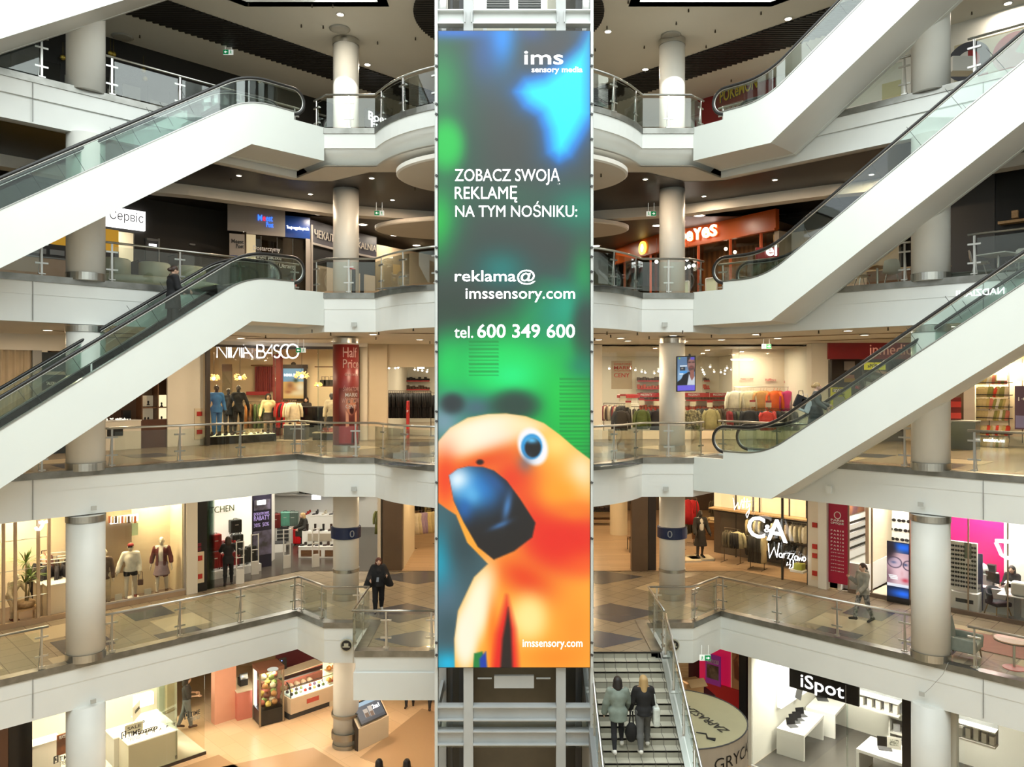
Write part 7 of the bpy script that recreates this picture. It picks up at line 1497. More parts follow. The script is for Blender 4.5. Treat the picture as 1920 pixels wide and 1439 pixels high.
# right half of the store
def ctable(px,py,w,h,label,z=.6): return cabinet('display_table',label,'table',onz(px,py,0),(w,h,z),-.2,WALNUT,OAK)
t = thing('metal_table','black framed table of dark goods right of the lift shaft','table',onz(1128,984,0)); MB().box((0,0,.72),(1.3,.6,.04)).build('top',BLACK,t); MB().box((0,0,.3),(1.2,.55,.03)).build('shelf',WALNUT,t)
for x in (-.62,.62): MB().box((x,-.28,.36),(.04,.04,.72)).build('leg',BLACK,t); MB().box((x,.28,.36),(.04,.04,.72)).build('leg',BLACK,t)
for i in range(5): tag(MB().box((0,0,.08),(.2,.4,.16)).build('folded_clothes',cloth(*[(40,30,34),(30,30,32),(54,40,36)][i % 3]),None,False,up(1128,984,.74)+Vector((-.5+i*.25,0,0))),f'dark folded pile on the black table right of the lift, {nth(i)} along','folded clothes','dark folded piles')
figure('mannequin','dark green dressed mannequin with a shopping bag marked CA right of the lift shaft','mannequin',onz(1193,978,0)+Vector((0,.3,.0)),.2,1.86,skin=PALEM,hair=(cloth(120,90,66),'bob'),top=(cloth(24,40,26),.04,.42),bottom=(cloth(30,36,30),.03,.06),shoes=cloth(30,30,30),face=False)
bg = thing('shopping_bag','dark green shopping bag with CA letters on the mannequin right of the lift','bag',up(1193,975,.72)+Vector((-.05,-.05,0))); MB().box((0,0,0),(.36,.14,.4)).build('bag',mat('bottle_green',(.012,.045,.018),.5),bg); text('lettering','CA',WPRINT,bg,bg.location+Vector((-.12,-.09,-.08)),AX,AZ,.22,.14,.004)
t = thing('low_table','low tilted metal tables with white and dark goods left of the banded right column','table',onz(1193,1034,0)); MB().box((0,0,.55),(.7,.7,.04)).build('top',WALNUT,t); MB().box((.1,-.2,.25),(.6,.5,.04)).build('lower_top',WALNUT,t)
for x in (-.33,.33):
 for y in (-.33,.33): MB().box((x,y,.27),(.03,.03,.54)).build('leg',BLACK,t)
for i,(dx,dz,col) in enumerate([(-.15,.6,(36,32,36)),(.1,.6,(230,222,206)),(.15,.68,(236,230,214)),(.1,.3,(40,34,38)),(-.1,.3,(220,210,196))]): tag(MB().ball((0,0,0),(.17,.14,.09),8).build('folded_clothes',cloth(*col),None,True,up(1193,1034,dz)+Vector((dx,-.1,0))),f'{cname(col)} clothes heap on the low metal tables, {nth(i)}','folded clothes','heaps on the low tables')
t,J = figure('mannequin','headless looking dark mannequin in a black dress and white shirt right of the banded column','mannequin',onz(1313,1046,.1),.15,1.92,((4,2),(-4,4)),((10,14,30),(10,14,30)),0,0,DARKM,None,(cloth(46,42,38),.03,.38),(cloth(44,40,38),.02,.26,'skirt'),cloth(26,24,24),face=False)
k = MB(); k.ball(J['sho']+Vector((0,-.13,-.26)),(.10,.06,.30),10); k.build('white_shirt',cloth(226,218,204),t,True)
for px,py in ((1313,1046),(1288,1049)): cabinet('floor_plinth','low cream plinth under the black dress mannequin' if px == 1313 else 'low cream plinth half hidden by the banded column','plinth',onz(px,py+3,0),(.95,.75,.10),.1,CRW,mat('plinth_cream',(.80,.70,.50),.5))
rack(onz(1274,1030,0)[:2],onz(1300,1020,0)[:2],0,1.75,'rack of dark coats just right of the banded column'); hang_row(onz(1276,1030,0)[:2],onz(1300,1021,0)[:2],1.75,[(60,60,50),(76,72,56),(70,66,52),(52,50,44),(90,84,64),(64,60,50)],'the dark coat rack by the banded column','dark coats by the column','coat')
t = ctable(1330,1010,1.6,.8,'display table of cream folded clothes behind the black dress mannequin',.85)
for i in range(8): col = [(226,190,130),(210,170,110),(236,214,170),(160,110,80)][i % 4]; tag(MB().ball((0,0,0),(.2,.16,.08),8).build('folded_clothes',cloth(*col),None,True,up(1330,1010,.91)+Vector((-.6+(i % 4)*.38,-.15+.3*(i//4),0))),f'{cname(col)} folded pile on the cream clothes table, {nth(i)} of eight','folded clothes','cream folded piles')
garment('coat',(176,22,28),at(1289,936,32.5),.3,'bright red coat hanging right of the banded column','red coats'); garment('coat',(190,26,32),at(1298,937,32.6),.3,'second bright red coat hanging beside the first','red coats')
rack(at(1282,936,32.5)[:2],at(1306,937,32.5)[:2],0,2.42,'short rail carrying the two red coats')
rack(onz(1338,1000,0)[:2],onz(1392,1024,0)[:2],0,1.72,'rack of brown and black suits behind the glowing script'); hang_row(onz(1338,1000,0)[:2],onz(1392,1024,0)[:2],1.72,[(92,82,66),(84,76,62),(76,70,58),(70,66,56),(62,60,54),(36,34,34),(30,29,30),(34,32,34),(30,30,30),(206,190,150),(32,31,32),(36,36,36)],'the suit rack behind the script','suits behind the script','coat')
c0 = onz(1372,1057,0)
rack(onz(1358,1053,0)[:2],onz(1388,1058,0)[:2],0,1.38,'low front rack with brown jackets and a cream pullover'); hang_row(onz(1358,1053,0)[:2],onz(1388,1058,0)[:2],1.38,[(96,88,70),(86,78,62),(100,92,74),(34,32,34),(36,34,36),(30,28,30)],'the low front rack','low front rack jackets'); o = garment('jacket',(226,216,176),up(1383,1058,1.32),-.5,'cream pullover facing out on the low front rack','cream pullover'); o.scale = (1.1,1.2,1)
rack(onz(1407,1066,0)[:2],onz(1433,1070,0)[:2],0,1.42,'front rack of long charcoal coats under the big glowing letters'); hang_row(onz(1405,1066,0)[:2],onz(1434,1070,0)[:2],1.42,[(46,44,38),(52,50,44),(40,38,36),(56,54,48),(44,42,38),(48,46,40),(214,196,150)],'the charcoal front rack','charcoal front coats','coat')
wb = wthing('wall_shelving','brown metal wall shelving with lit cream panels along the right wall of the fashion store','shelving','R',41.4,1460,0)
for px in (1380,1412,1424,1468,1480,1512): hold(slabw('R',41.6,px,px+1.6,0,3.8,.06).build('upright',BRZ),wb)
hold(slabw('R',41.75,1340,1530,1.95,2.01,.5).build('shelf_board',OAK),wb); hold(slabw('R',41.75,1340,1530,1.80,1.94,.04).build('dark_rail',BRZ),wb); hold(slabw('R',41.9,1340,1530,2.0,3.8,.05).build('cream_panel',mat('cream_panel_lit',(.92,.76,.48),.5,0,.5)),wb); hold(slabw('R',41.9,1340,1530,0,1.95,.05).build('back_panel',mat('brown_panel',(.10,.075,.06),.5)),wb)
for r_,(z,zz) in enumerate(((1.82,'upper'),(1.0,'lower'))):
 q = MB(); a,b_ = wp('R',41.45,1400,z),wp('R',41.45,1516,z); q.tube([a,b_],.014,6); tag(q.build('wall_rail',STEEL),f'{zz} wall rail of the fashion store right wall','clothes bar')
 hang_row(a[:2],b_[:2],z,([(214,196,150),(30,30,34),(228,216,170),(236,226,190),(60,60,64),(34,34,36),(220,210,176),(40,40,44),(230,222,196),(200,180,150),(240,234,214),(236,228,204),(200,190,160),(238,232,214)] if r_ == 0 else [(36,36,38),(44,44,46),(220,206,170),(30,32,34),(32,34,36),(40,42,44),(34,36,40),(160,150,136),(30,32,40),(26,28,36),(120,112,104),(130,122,112)]),f'the {zz} wall rail',f'{zz} wall rail garments','jacket')
t = wthing('store_window','tall glass front of the fashion store with glowing white Warszawa script','shop window','R',cR,1470,0); hold(slabw('R',cR,1352,1518,.1,3.84,.015,.0).build('glass_pane',GLASSS),t); 
for px in (1467,1515): hold(slabw('R',cR,px,px+3,0,3.84,.08,.02).build('frame',BRZ),t)
hold(slabw('R',cR,1467.5,1469,.1,3.84,.03,.1).build('glass_joint',GLASSG),t)
gl = wthing('glowing_script','glowing white letters CA with Wity and Warszawo script in the fashion store window','shop sign','R',cR-.2,1440,1.5); GL2 = mat('sign_glow',(1,.99,.98),.4,0,3.2)
wtext('C',GL2,gl,'R',cR-.2,1405,1437,968,1008,.004,.1,.06); wtext('A',GL2,gl,'R',cR-.2,1441,1479,974,1015,.004,.1,.06); wtext('&',GL2,gl,'R',cR-.2,1436,1449,984,998,0,.1,.04)
SW = [[(1377,934),(1379,944),(1379,956),(1386,942),(1388,955),(1394,937)],[(1394,945),(1395,953),(1397,945)],[(1398,933),(1397,952)],[(1403,935),(1402,953),(1405,950)],[(1393,941),(1409,940)],[(1405,944),(1406,950),(1409,944),(1407,962),(1403,971),(1401,965),(1408,954)]]
SW2 = [[(1443,1019),(1444,1034),(1445,1046),(1454,1026),(1459,1045),(1463,1018)],cir(1466,1041,3,4,0,360)+[(1469,1046)],[(1472,1037),(1472,1046),(1473,1038),(1477,1037)],[(1479,1037),(1484,1037),(1479,1047),(1484,1048),(1483,1058),(1477,1060),(1479,1054)],[(1486,1038),(1491,1038),(1486,1049),(1490,1050),(1489,1064),(1482,1066),(1485,1058)],cir(1495,1046,3,4,0,360)+[(1498,1051)],[(1500,1044),(1501,1051),(1503,1046),(1505,1051),(1507,1044)],cir(1510,1048,2.6,4,0,360)]
stroke('script_stroke',GL2,gl,'R',cR-.2,SW,.012,.1); stroke('script_stroke',GL2,gl,'R',cR-.2,SW2,.016,.1)
b2 = wthing('yellow_bin','olive yellow box low at the right end of the fashion store window','box','R',cR+.4,1502,.3); hold(pxw('R',cR+.3,1494,1510,1056,1067,.3).build('box',mat('olive_yellow',(.30,.30,.03),.5)),b2); hold(pxw('R',cR+.3,1490,1515,1067,1071,.4).build('shelf',CRW),b2)
wall0('R',cR,1518,1545,0,3.86,CRW,'wall_right',.15); wall0('R',cR,1540,1556,0,3.86,WHITE,'wall_right',.28)
t = wthing('fire_cabinet','tall cream fire cabinet with four red signs left of the crimson optician panel','fire cabinet','R',cR,1531,.4); hold(pxw('R',cR,1526,1540,1028,1086,.05,.15).build('door',CRM),t)
for y in (984,1024,1041,1074): hold(pxw('R',cR,1528,1537,y-5,y+4,.03,.21).build('red_sign',mat('fire_red',(.45,.03,.02),.4)),t)
# ---- optician
OPW = noisy('optic_white',(.86,.84,.78),(.83,.81,.75),1,.35); MAG = noisy('magenta_wall',(.62,.010,.14),(.56,.008,.12),.8,.4); CRI = noisy('crimson_panel',(.38,.012,.055),(.35,.010,.05),.8,.4)
struct(MB().poly([tuple(wp('R',cR,1556,.012)),tuple(wp('R',cR,2400,.012)),tuple(wp('R',cR+5,2400,.012)),tuple(wp('R',cR+5,1556,.012))]).build('floor',noisy('pale_shop_floor',(.72,.64,.48),(.69,.61,.455),1,.25)))
wall0('R',cR+4.4,1540,1790,0,3.86,OPW,'wall_back'); wall0('R',cR+3.0,1770,1884,0,3.86,MAG,'wall_back'); wall0('R',cR+3.0,1884,2300,0,3.86,OPW,'wall_back'); wall0('R',cR,1550,2400,3.62,3.86,PLASTER,'wall_front',.1)
q = wp('R',cR,1592,0); room([(q.x-.2,q.y+.2),(q.x+3.0,q.y+3.4)],0,3.86,OPW,'wall_left')
for px,cc in ((1620,1.2),(1670,2.4),(1720,1.5),(1810,1.5),(1870,1.2),(1930,1.5),(1850,2.5)): area('optician_light',wp('R',cR+cc,px,3.7),.5,.5,84,(1,.95,.84))
t = wthing('optician_sign','crimson panel with white PARIS OPTIQUE lettering in repeating rows','shop sign','R',cR,1574,0); hold(slabw('R',cR,1556,1591,.25,3.8,.1,.02).build('board',CRI),t)
wtext('PARIS',WPRINT,t,'R',cR,1561,1585,973.5,977.5,.006,.13); wtext('OPTIQUE',WPRINT,t,'R',cR,1561,1585,979,983.5,.008,.13)
q = MB(); c0 = wp('R',cR,1573,wz('R',cR,1573,966))+NR*.13; q.tube([c0+UR*(.11*math.cos(a*PI/12))+AZ*(.12*math.sin(a*PI/12)) for a in range(25)],.016,5); hold(q.build('ring_mark',WPRINT),t)
for i in range(6): wtext('P A R I S',WPRINT,t,'R',cR,1561,1585,994+i*7-.5,996.6+i*7,.004,.13)
for i in range(6): wtext('O P T I Q U E',WPRINT,t,'R',cR,1561,1585,1035.5+i*7-(i > 4)*1,1037.5+i*7-(i > 4)*1,0,.13)
t = wthing('optician_glazing','clear glass front of the optician with slim metal mullions','shop window','R',cR,1700,0)
for a,b_ in ((1592,1634),(1637,1705),(1778,1815),(1818,2050)): hold(slabw('R',cR,a,b_,.12,3.6,.015,.02).build('glass_pane',GLASSS),t)
for px in (1591,1634.5,1706,1815,1889): hold(slabw('R',cR,px,px+2.2,.1,3.62,.07).build('mullion',mat('tan_metal',(.34,.27,.19),.4,.4)),t)
hold(slabw('R',cR,1592,2100,0,.13,.1).build('threshold',noisy('brown_threshold',(.16,.12,.09),(.14,.105,.08),2,.4)),t)
# glasses wall (side wall running inwards): frames as small dark spectacles
q = wp('R',cR,1592,0); base = Vector((q.x-.05,q.y+.35,0)); UI = Vector((.70711,.70711,0)); NI = Vector((.70711,-.70711,0))
t = thing('spectacle_wall','bright white wall of spectacle shelves running into the optician shop','display wall',base)
for z in (1.35,1.65,1.95,2.25): q = MB(); q.sheet([base+UI*.2+AZ*z,base+UI*4.0+AZ*z,base+UI*4.0+NI*.14+AZ*z,base+UI*.2+NI*.14+AZ*z],.02); hold(q.build('glass_shelf',WHITEG),t)
q = MB(); q.sheet([base+UI*.1+NI*.02+AZ*2.55,base+UI*1.9+NI*.02+AZ*2.55,base+UI*1.9+NI*.02+AZ*3.55,base+UI*.1+NI*.02+AZ*3.55],-.04); hold(q.build('dusk_poster',noisy('dusk_poster',(.10,.05,.09),(.30,.13,.07),1.4,.4)),t); q = MB(); q.sheet([base+UI*2.1+NI*.02+AZ*2.6,base+UI*3.2+NI*.02+AZ*2.6,base+UI*3.2+NI*.02+AZ*3.5,base+UI*2.1+NI*.02+AZ*3.5],-.04); hold(q.build('mint_poster',mat('mint_poster',(.22,.55,.42),.4)),t)
text('lettering','50%',WPRINT,t,base+UI*1.1+NI*.08+AZ*3.0,UI,AZ,.5,.25,.01); text('lettering','SALE',WPRINT,t,base+UI*2.3+NI*.08+AZ*2.95,UI,AZ,.6,.25,.01)
q = MB(); q.sheet([base+UI*.1+NI*.0,base+UI*4.1+NI*.0,base+UI*4.1+NI*.75,base+UI*.1+NI*.75],-.95); hold(q.build('white_counter',WHITEG),t)
def spectacles():
 k_ = MB()
 for x in (-.038,.038): k_.tube([(x+.032*math.cos(a*PI/6),0,.024*math.sin(a*PI/6)) for a in range(13)],.005,4)
 k_.tube([(-.01,0,.008),(.01,0,.008)],.004,4)
 for x in (-.07,.07): k_.tube([(x,0,.01),(x*1.02,.11,.0)],.004,4)
 return k_.build('spectacles',BLACKG)
SPX = spectacles(); n_ = 0
for r_,z in enumerate((1.40,1.70,2.0,2.30)):
 for i in range(13):
  o = SPX if n_ == 0 else SPX.copy()
  if n_: C.objects.link(o)
  p = base+UI*(.3+i*.28)+NI*.08+AZ*z; o.location = p; o.rotation_euler[2] = PI/4; o.scale = (1.9,1.6,1.9); tag(o,f'spectacles on the bright optician side wall, {nth(r_)} shelf up, {nth(i)} along','spectacles','spectacles on the side wall'); n_ += 1
for i in range(9):
 o = SPX.copy(); C.objects.link(o); o.location = wp('R',cR+4.2,1660+i*6,1.5+(i % 3)*.35); o.rotation_euler[2] = -PI/4; o.scale = (2,1.6,2); tag(o,f'spectacles on the optician back wall, {nth(i)} from the left','spectacles','spectacles on the back wall')
q = MB(); q.sheet([base+UI*.05+NI*.02+AZ*1.0,base+UI*4.1+NI*.02+AZ*1.0,base+UI*4.1+NI*.02+AZ*2.5,base+UI*.05+NI*.02+AZ*2.5],-.03); hold(q.build('brightening_panel',mat('brightening_white',(1,.96,.86),.5,0,.55)),bpy.data.objects['spectacle_wall'])  # glowing panel added to brighten the spectacle shelves
t = wthing('portrait_screen','portrait screen of a face with glasses standing in the optician window','screen','R',cR-.25,1685,.2)
Q = Pic(0,0,40,110,50,138,(40,44,60)); Q.blob(30,8,26,10,(30,110,240)).rect(0,20,40,84,(206,168,176)).blob(4,14,14,22,(40,34,44),1,0,2).blob(10,28,12,8,(60,44,52),.8).blob(22,50,16,30,(236,200,206),1,0,2).blob(12,38,5,2.4,(60,80,120)).blob(34,40,4,2.4,(60,80,120)).blob(34,70,7,4,(206,70,90)).blob(28,58,3,6,(226,180,186)).disc(14,38,13,10,(170,160,190),2,0,.35).blob(2,66,10,20,(120,90,104),.8).rect(0,78,40,84,(238,236,240)).rect(0,84,40,110,(24,28,44)).blob(30,96,24,9,(30,110,240)).rect(0,104,40,110,(18,18,20))
for a_ in range(0,360,8): Q.blob(14+13*math.cos(math.radians(a_)),38+10*math.sin(math.radians(a_)),1.0,1.0,(70,60,80)); Q.blob(40+10*math.cos(math.radians(a_)),41+9*math.sin(math.radians(a_)),1.0,1.0,(70,60,80))
Q.rect(3,62,18,64,(250,250,250)).rect(4,65,20,67,(250,250,250)).rect(6,68,20,70,(250,250,250))
a,b_ = wp('R',cR-.3,1664.5,.3),wp('R',cR-.3,1705,.3); z1 = wz('R',cR-.3,1685,1018); z0 = wz('R',cR-.3,1685,1126); a.z = z0; Q.mesh('picture',t,a+NR*.06,UR,AZ,(Vector((b_.x,b_.y,0))-Vector((a.x,a.y,0))).length,z1-z0,1.05); hold(slabw('R',cR-.3,1664,1706,z0-.15,z1+.02,.055).build('housing',BLACK),t); hold(slabw('R',cR-.2,1668,1702,.0,z0-.1,.12).build('stand',BLACK),t)
SCAF = SPX
t = wthing('spectacle_stand','white tower of dark sunglasses with a green mirror in the optician window','display stand','R',cR+.45,1809,0); pc = wp('R',cR+.5,1806,0); t.location = pc; t.rotation_euler[2] = -PI/4
MB().box((0,0,.32),(.95,.5,.64)).build('base_block',WHITEG,t,bevel=.01); MB().box((0,.05,1.42),(.78,.12,1.56)).build('back_panel',OPW,t); MB().box((.14,-.03,1.95),(.2,.05,.5)).build('mirror',mat('sage_mirror',(.14,.18,.13),.2),t); MB().box((.1,-.255,.38),(.5,.01,.12)).build('print_strip',BPRINT,t); q = 0
for r_ in range(10):
 for i in range(5):
  if 6 <= r_ and i in (3,): continue
  o = SPX.copy(); C.objects.link(o); o.location = pc+UR*(-.31+i*.155)+NR*.06+AZ*(.80+r_*.14); o.rotation_euler[2] = -PI/4; o.scale = (.95,.5,1.35); tag(o,f'dark sunglasses on the white tower, {nth(r_)} row up, {nth(i)} from the left','sunglasses','sunglasses on the white tower')
k = MB()
for x in (-.038,.038): k.ball((x,0,0),(.03,.006,.022),8)
me = SPX.data; bm = bmesh.new(); bm.from_mesh(me); tmp = k.build('tmp',BLACKG); bm.from_mesh(tmp.data); bm.to_mesh(me); bm.free(); bpy.data.objects.remove(tmp)
t = wthing('advert_board','dark blue standing board with white cut off words beside the sunglasses tower','sign','R',cR+.9,1833,0); hold(slabw('R',cR+.9,1822,1843,.05,1.85,.06).build('board',mat('navy_board',(.03,.035,.10),.4)),t)
for i,s_ in enumerate(('PNIE','ETNE','NIE','KU')): wtext(s_,WPRINT,t,'R',cR+.9,1825,1841,1095+i*7.5,1101+i*7.5,.008,.08)
cabinet('reception_desk','white optician reception desk with a pale pink top','desk',wp('R',cR+1.5,1868,0),(1.9,.7,.78),-PI/4,OPW,mat('pink_top',(.78,.66,.64),.3)); cabinet('side_counter','white tall side counter behind the sunglasses tower','counter',wp('R',cR+1.9,1838,0),(.9,.6,1.12),-PI/4,OPW,WHITEG); cabinet('side_counter','white counter with an orange graphic left of the sunglasses tower','counter',wp('R',cR+1.6,1782,0),(.7,.6,1.1),-PI/4,OPW,WHITEG)
p = wp('R',cR+1.35,1861,.78); t = thing('monitor','black computer monitor on the optician desk','monitor',p,-PI/4-.5); MB().box((0,0,.3),(.5,.03,.32)).build('display',BLACKG,t,bevel=.005); MB().box((0,.04,.1),(.05,.03,.2)).build('neck',BLACK,t); MB().box((0,.03,.01),(.22,.16,.02)).build('base',BLACK,t)
p = wp('R',cR+1.8,1838,1.12); t = thing('desk_machine','round white optical machine with a dark printer behind it on the side counter','machine',p,-PI/4); MB().lathe([(.2,0),(.24,.1),(.2,.24),(.1,.3)],n=18).build('dome',WHITEG,t,True); MB().box((.3,.1,.16),(.24,.2,.26)).build('printer',BLACK,t,bevel=.02)
t,J = figure('person','person with long dark hair and black top seated at the optician desk reading','person',wp('R',cR+2.0,1899,-.02)-AZ*.16,-.9,1.66,((80,84),(80,84)),((24,8,62,14),(24,8,62,14)),4,22,SKIN2,(HDK,'long'),(cloth(28,26,27),.014,.48),(cloth(30,29,31),.014,.0),cloth(24,24,24),sit=True)
t = thing('tablet','pale tablet in the hands of the seated optician','tablet',wp('R',cR+1.72,1893,.95),-.9); MB().box((0,0,0),(.26,.18,.015),rx=.3).build('slab',WHITEG,t)
t = wthing('glasses_emblem','big white spectacle frame emblem on the optician glass at the right edge','emblem','R',cR-.1,1895,2.2); GLW = mat('emblem_white',(1,1,1),.4,0,1.2)
stroke('frame_outline',GLW,t,'R',cR-.1,[[(1867,1014),(1880,1015),(1900,1016),(1922,1020),(1938,1024)],[(1868,1017),(1874,1030),(1878,1040),(1888,1046),(1900,1048),(1910,1046),(1918,1040),(1922,1030)]],.06,.05)
CHD = mat('charcoal_felt',(.025,.026,.032),.8)
def tub_chair(p,rz,m,leg,label,w=.62,sh=.44,bh=.86,name='tub_chair'):
 t_ = thing(name,label,'chair',p,rz); k_ = MB(); k_.box((0,-.02,sh-.05),(w*.86,w*.86,.14)); k_.build('seat',m,t_,bevel=.04)
 k_ = MB(); n = 13; vs = []
 for j,(z,f) in enumerate([(sh-.1,.92),(sh+.1,1.0),(bh-.12,1.08),(bh,1.1)]):
  for i in range(n):
   a = math.radians(-20+220*i/(n-1)); hh = z if z <= sh+.1 else (sh+.12)+(z-sh-.12)*max(.42,math.sin(max(0,min(PI,a)))**.7)
   for r in (w/2*f,w/2*f-.05): vs.append((r*math.cos(a),r*math.sin(a),hh))
 fs = []; q_ = 2*n
 for j in range(3):
  for i in range(n-1): o_ = j*q_+2*i; fs += [(o_,o_+2,o_+q_+2,o_+q_),(o_+1,o_+q_+1,o_+q_+3,o_+3)]
 for i in range(n-1): o_ = 3*q_+2*i; fs.append((o_,o_+2,o_+3,o_+1))
 k_.add(vs,fs); k_.build('back_shell',m,t_,True)
 for x in (-1,1):
  for y in (-1,1): k_ = MB(); k_.tube([(x*w*.3,y*w*.3,sh-.1),(x*w*.42,y*w*.42,0)],.018,6); k_.build('leg',leg,t_)
 return t_
tub_chair(wp('R',cR+.75,1871,.012),-PI/4+.9,CHD,mat('brass_leg',(.34,.22,.09),.35,.7),'charcoal tub chair with brass legs in the optician window'); 
t = thing('eye_machine','white optical examination machine on a white pedestal table at the right edge','machine',wp('R',cR+.55,1908,.012),-PI/4); MB().box((0,0,.74),(1.0,.5,.05)).build('table_top',WHITEG,t,bevel=.02); MB().box((0,0,.38),(.16,.14,.72)).build('pedestal',GREY,t); MB().lathe([(.24,0),(.24,.05),(.1,.08)],n=16).build('base',GREY,t); MB().box((.05,0,.98),(.42,.3,.42)).build('body',OPW,t,bevel=.06); k = MB(); k.tube([(-.25,-.1,.78),(-.3,-.1,1.0),(-.22,-.1,1.16)],.04,8); k.build('head_rest',WHITEG,t,True)
cabinet('orange_graphic_stand','white stand with a cartoonless orange product picture left of the sunglasses tower','stand',wp('R',cR+.9,1781,0),(.34,.2,1.5),-PI/4,noisy('orange_picture',(.70,.60,.48),(.55,.16,.05),2.2,.5),WHITEG)
# corridor furniture and people on the right
t,J = figure('person','person in a grey hooded top and patterned leggings walking past the optician','person',onz(1618,1166,0),-PI/2+.25,1.76,((16,4),(-12,10)),((10,6,118,16),(14,6,40)),0,4,SKIN2,(HB,'tail'),(cloth(150,148,138),.028,.46),(noisy('patterned_leggings',(.36,.35,.32),(.08,.08,.08),14,.7),.012,.07),cloth(24,23,24))
solid_obj('hood',cloth(150,148,138),t,[('e',J['sho']+Vector((0,.09,.03)),(.13,.09,.09))],.018); 
SAGE = noisy('sage_felt',(.22,.235,.19),(.195,.21,.17),6,.85)
def armchair(p,rz,label):
 t_ = thing('armchair',label,'armchair',p,rz); MB().box((0,-.03,.36),(.66,.66,.2)).build('seat',SAGE,t_,bevel=.04)
 k_ = MB(); k_.prism([(.22,.28),(.34,.28),(.46,.98),(.36,1.0),(.26,.5)],0,-.38,.38); k_.build('backrest',SAGE,t_,bevel=.03)
 for x in (-.38,.38): k_ = MB(); k_.prism([(-.36,.26),(.34,.26),(.38,.62),(-.36,.60),(-.38,.54)],0,x-.05,x+.05); k_.build('armrest',SAGE,t_,bevel=.025)
 for x in (-.32,.32):
  for y in (-.3,.3): k_ = MB(); k_.tube([(x,y,.26),(x*1.1,y*1.12,0)],[.028,.018],6); k_.build('leg',WALNUT,t_)
 return t_
pA = onz(1822,1243,0)+Vector((0,.35,0)); armchair(pA,PI/2-.75,'sage green armchair with dark wooden legs behind the right railing')
pT = onz(1905,1262,0)+Vector((.15,.3,0)); t = thing('round_table','round copper topped table with a red foot at the right edge','table',pT); MB().lathe([(.44,.72),(.46,.735),(.44,.75)],n=32).build('table_top',noisy('copper_top',(.40,.19,.10),(.36,.165,.085),2,.3),t); MB().lathe([(.452,.70),(.455,.72)],n=32).build('rim',BLACK,t); k = MB(); k.tube([(0,0,.03),(0,0,.71)],.03,10); k.build('pedestal',STEEL,t); MB().lathe([(.26,0),(.26,.02),(.04,.04)],n=24).build('foot',mat('red_foot',(.6,.10,.09),.4),t)
MB_ = MB(); k = [onz(1772,1196,0),onz(1960,1245,0)]
u_ = UR; o0 = onz(1745,1200,.01); MB_.sheet([o0+AZ*.005,o0+UR*5+AZ*.005,o0+UR*5-NR*1.6+AZ*.005,o0-NR*1.6+AZ*.005],.01); tag(MB_.build('rug',noisy('dusty_red_rug',(.30,.10,.075),(.26,.085,.065),4,.8)),'dusty red rug under the armchair behind the right railing','rug')
# blue level bands with the figure 0
for sx in (-1,1):
 cx_,cy_ = sx*5.54,26.1; t = thing('level_band',f'dark blue band marked 0 round the {"left" if sx < 0 else "right"} column','sign',(cx_,cy_,2.05)); k = MB(); k.lathe([(.44,0),(.50,.02),(.50,.38),(.44,.40)],n=36); k.build('band',mat('deep_blue_band',(.008,.022,.085),.35),t)
 def cy2(p,cx_=cx_,cy_=cy_): a_ = p.x/.505; return Vector((cx_+.507*math.sin(a_),cy_-.507*math.cos(a_),p.z))
 for a0 in ((-1.5,.45) if sx < 0 else (-.52,1.15)): text('lettering','0',mat('pale_blue_print',(.55,.60,.66),.5),t,(a0*.505,0,2.13),AX,AZ,.17,.24,.006,.004,0,cy2)
# ================================================================ LOWEST FLOOR (z=-5)
ZL = -5.0
def lo_(px,py,z=0): return onz(px,py,ZL)+AZ*z
for i,(x,y) in enumerate([(-8.5,25.5),(-5.5,27.5),(-12.5,23.5),(-2.5,25.5),(5,26),(-7,22.8)]): downlight((x,y,-1.2),f'round downlight under the lower gallery out of sight, {nth(i)}',.12,120,(1,.78,.54),'lowest floor downlights')
# watch shop
GLT = glass('pale_glass',(.95,.95,.90),.05); WSH = noisy('watch_shop_white',(.84,.80,.66),(.81,.77,.63),1,.25); c = 35.5
pl = [tuple(wp('L',c,-400,0)[:2]),tuple(wp('L',c,386,0)[:2])]; pl += [(pl[1][0]-3.4,pl[1][1]+3.4),(pl[0][0]-3.4,pl[0][1]+3.4)]
MBp = MB(); MBp.prism(pl,2,ZL,-4.9); struct(MBp.build('floor',[WSH])); struct(slabw('L',c+5.2,-700,330,ZL,-1.25,.1).build('wall_left',WSH)); struct(slabw('L',c,-400,386,ZL,-4.9,.03).build('trim_6',BRZ))
for px,cc in ((60,1.5),(170,2.5),(270,1.8),(230,4)): area('watch_shop_light',wp('L',c+cc,px,-1.4),.6,.6,120,(1,.93,.74))
t = wthing('watch_shop_glass','frameless watch shop glass front printed TIME TREND and SMART','shop window','L',c,280,ZL)
for a,b_ in ((60,196),(196,313),(313,384)): hold(slabw('L',c,a,b_-.8,-4.9,-1.25,.015).build('glass_pane',GLT),t)
for x0,x1,y0,y1 in ((238,262,1370,1379),(356,374,1333,1341),(111,130,1416,1424)):
 wtext('TIME',BPRINT,t,'L',c,x0,x1,y0,y1,.008); wtext('TREND',mat('grey_print',(.35,.33,.28),.5),t,'L',c,x0,x1,y1+1.5,y1+9,0); a = x0-10; stroke('clock_mark',BPRINT,t,'L',c,[[(a,y0+4),(a+7,y0+1),(a+7,y0+13),(a,y0+16),(a,y0+4)],[(a+3,y0+6),(a+3,y0+10),(a+5,y0+9)]],.018,.03)
for i,ch in enumerate('SMART'): x = 272+i*13; wtext(ch,BPRINT,t,'L',c,x,x+4,1373-i*4.4,1378-i*4.4)
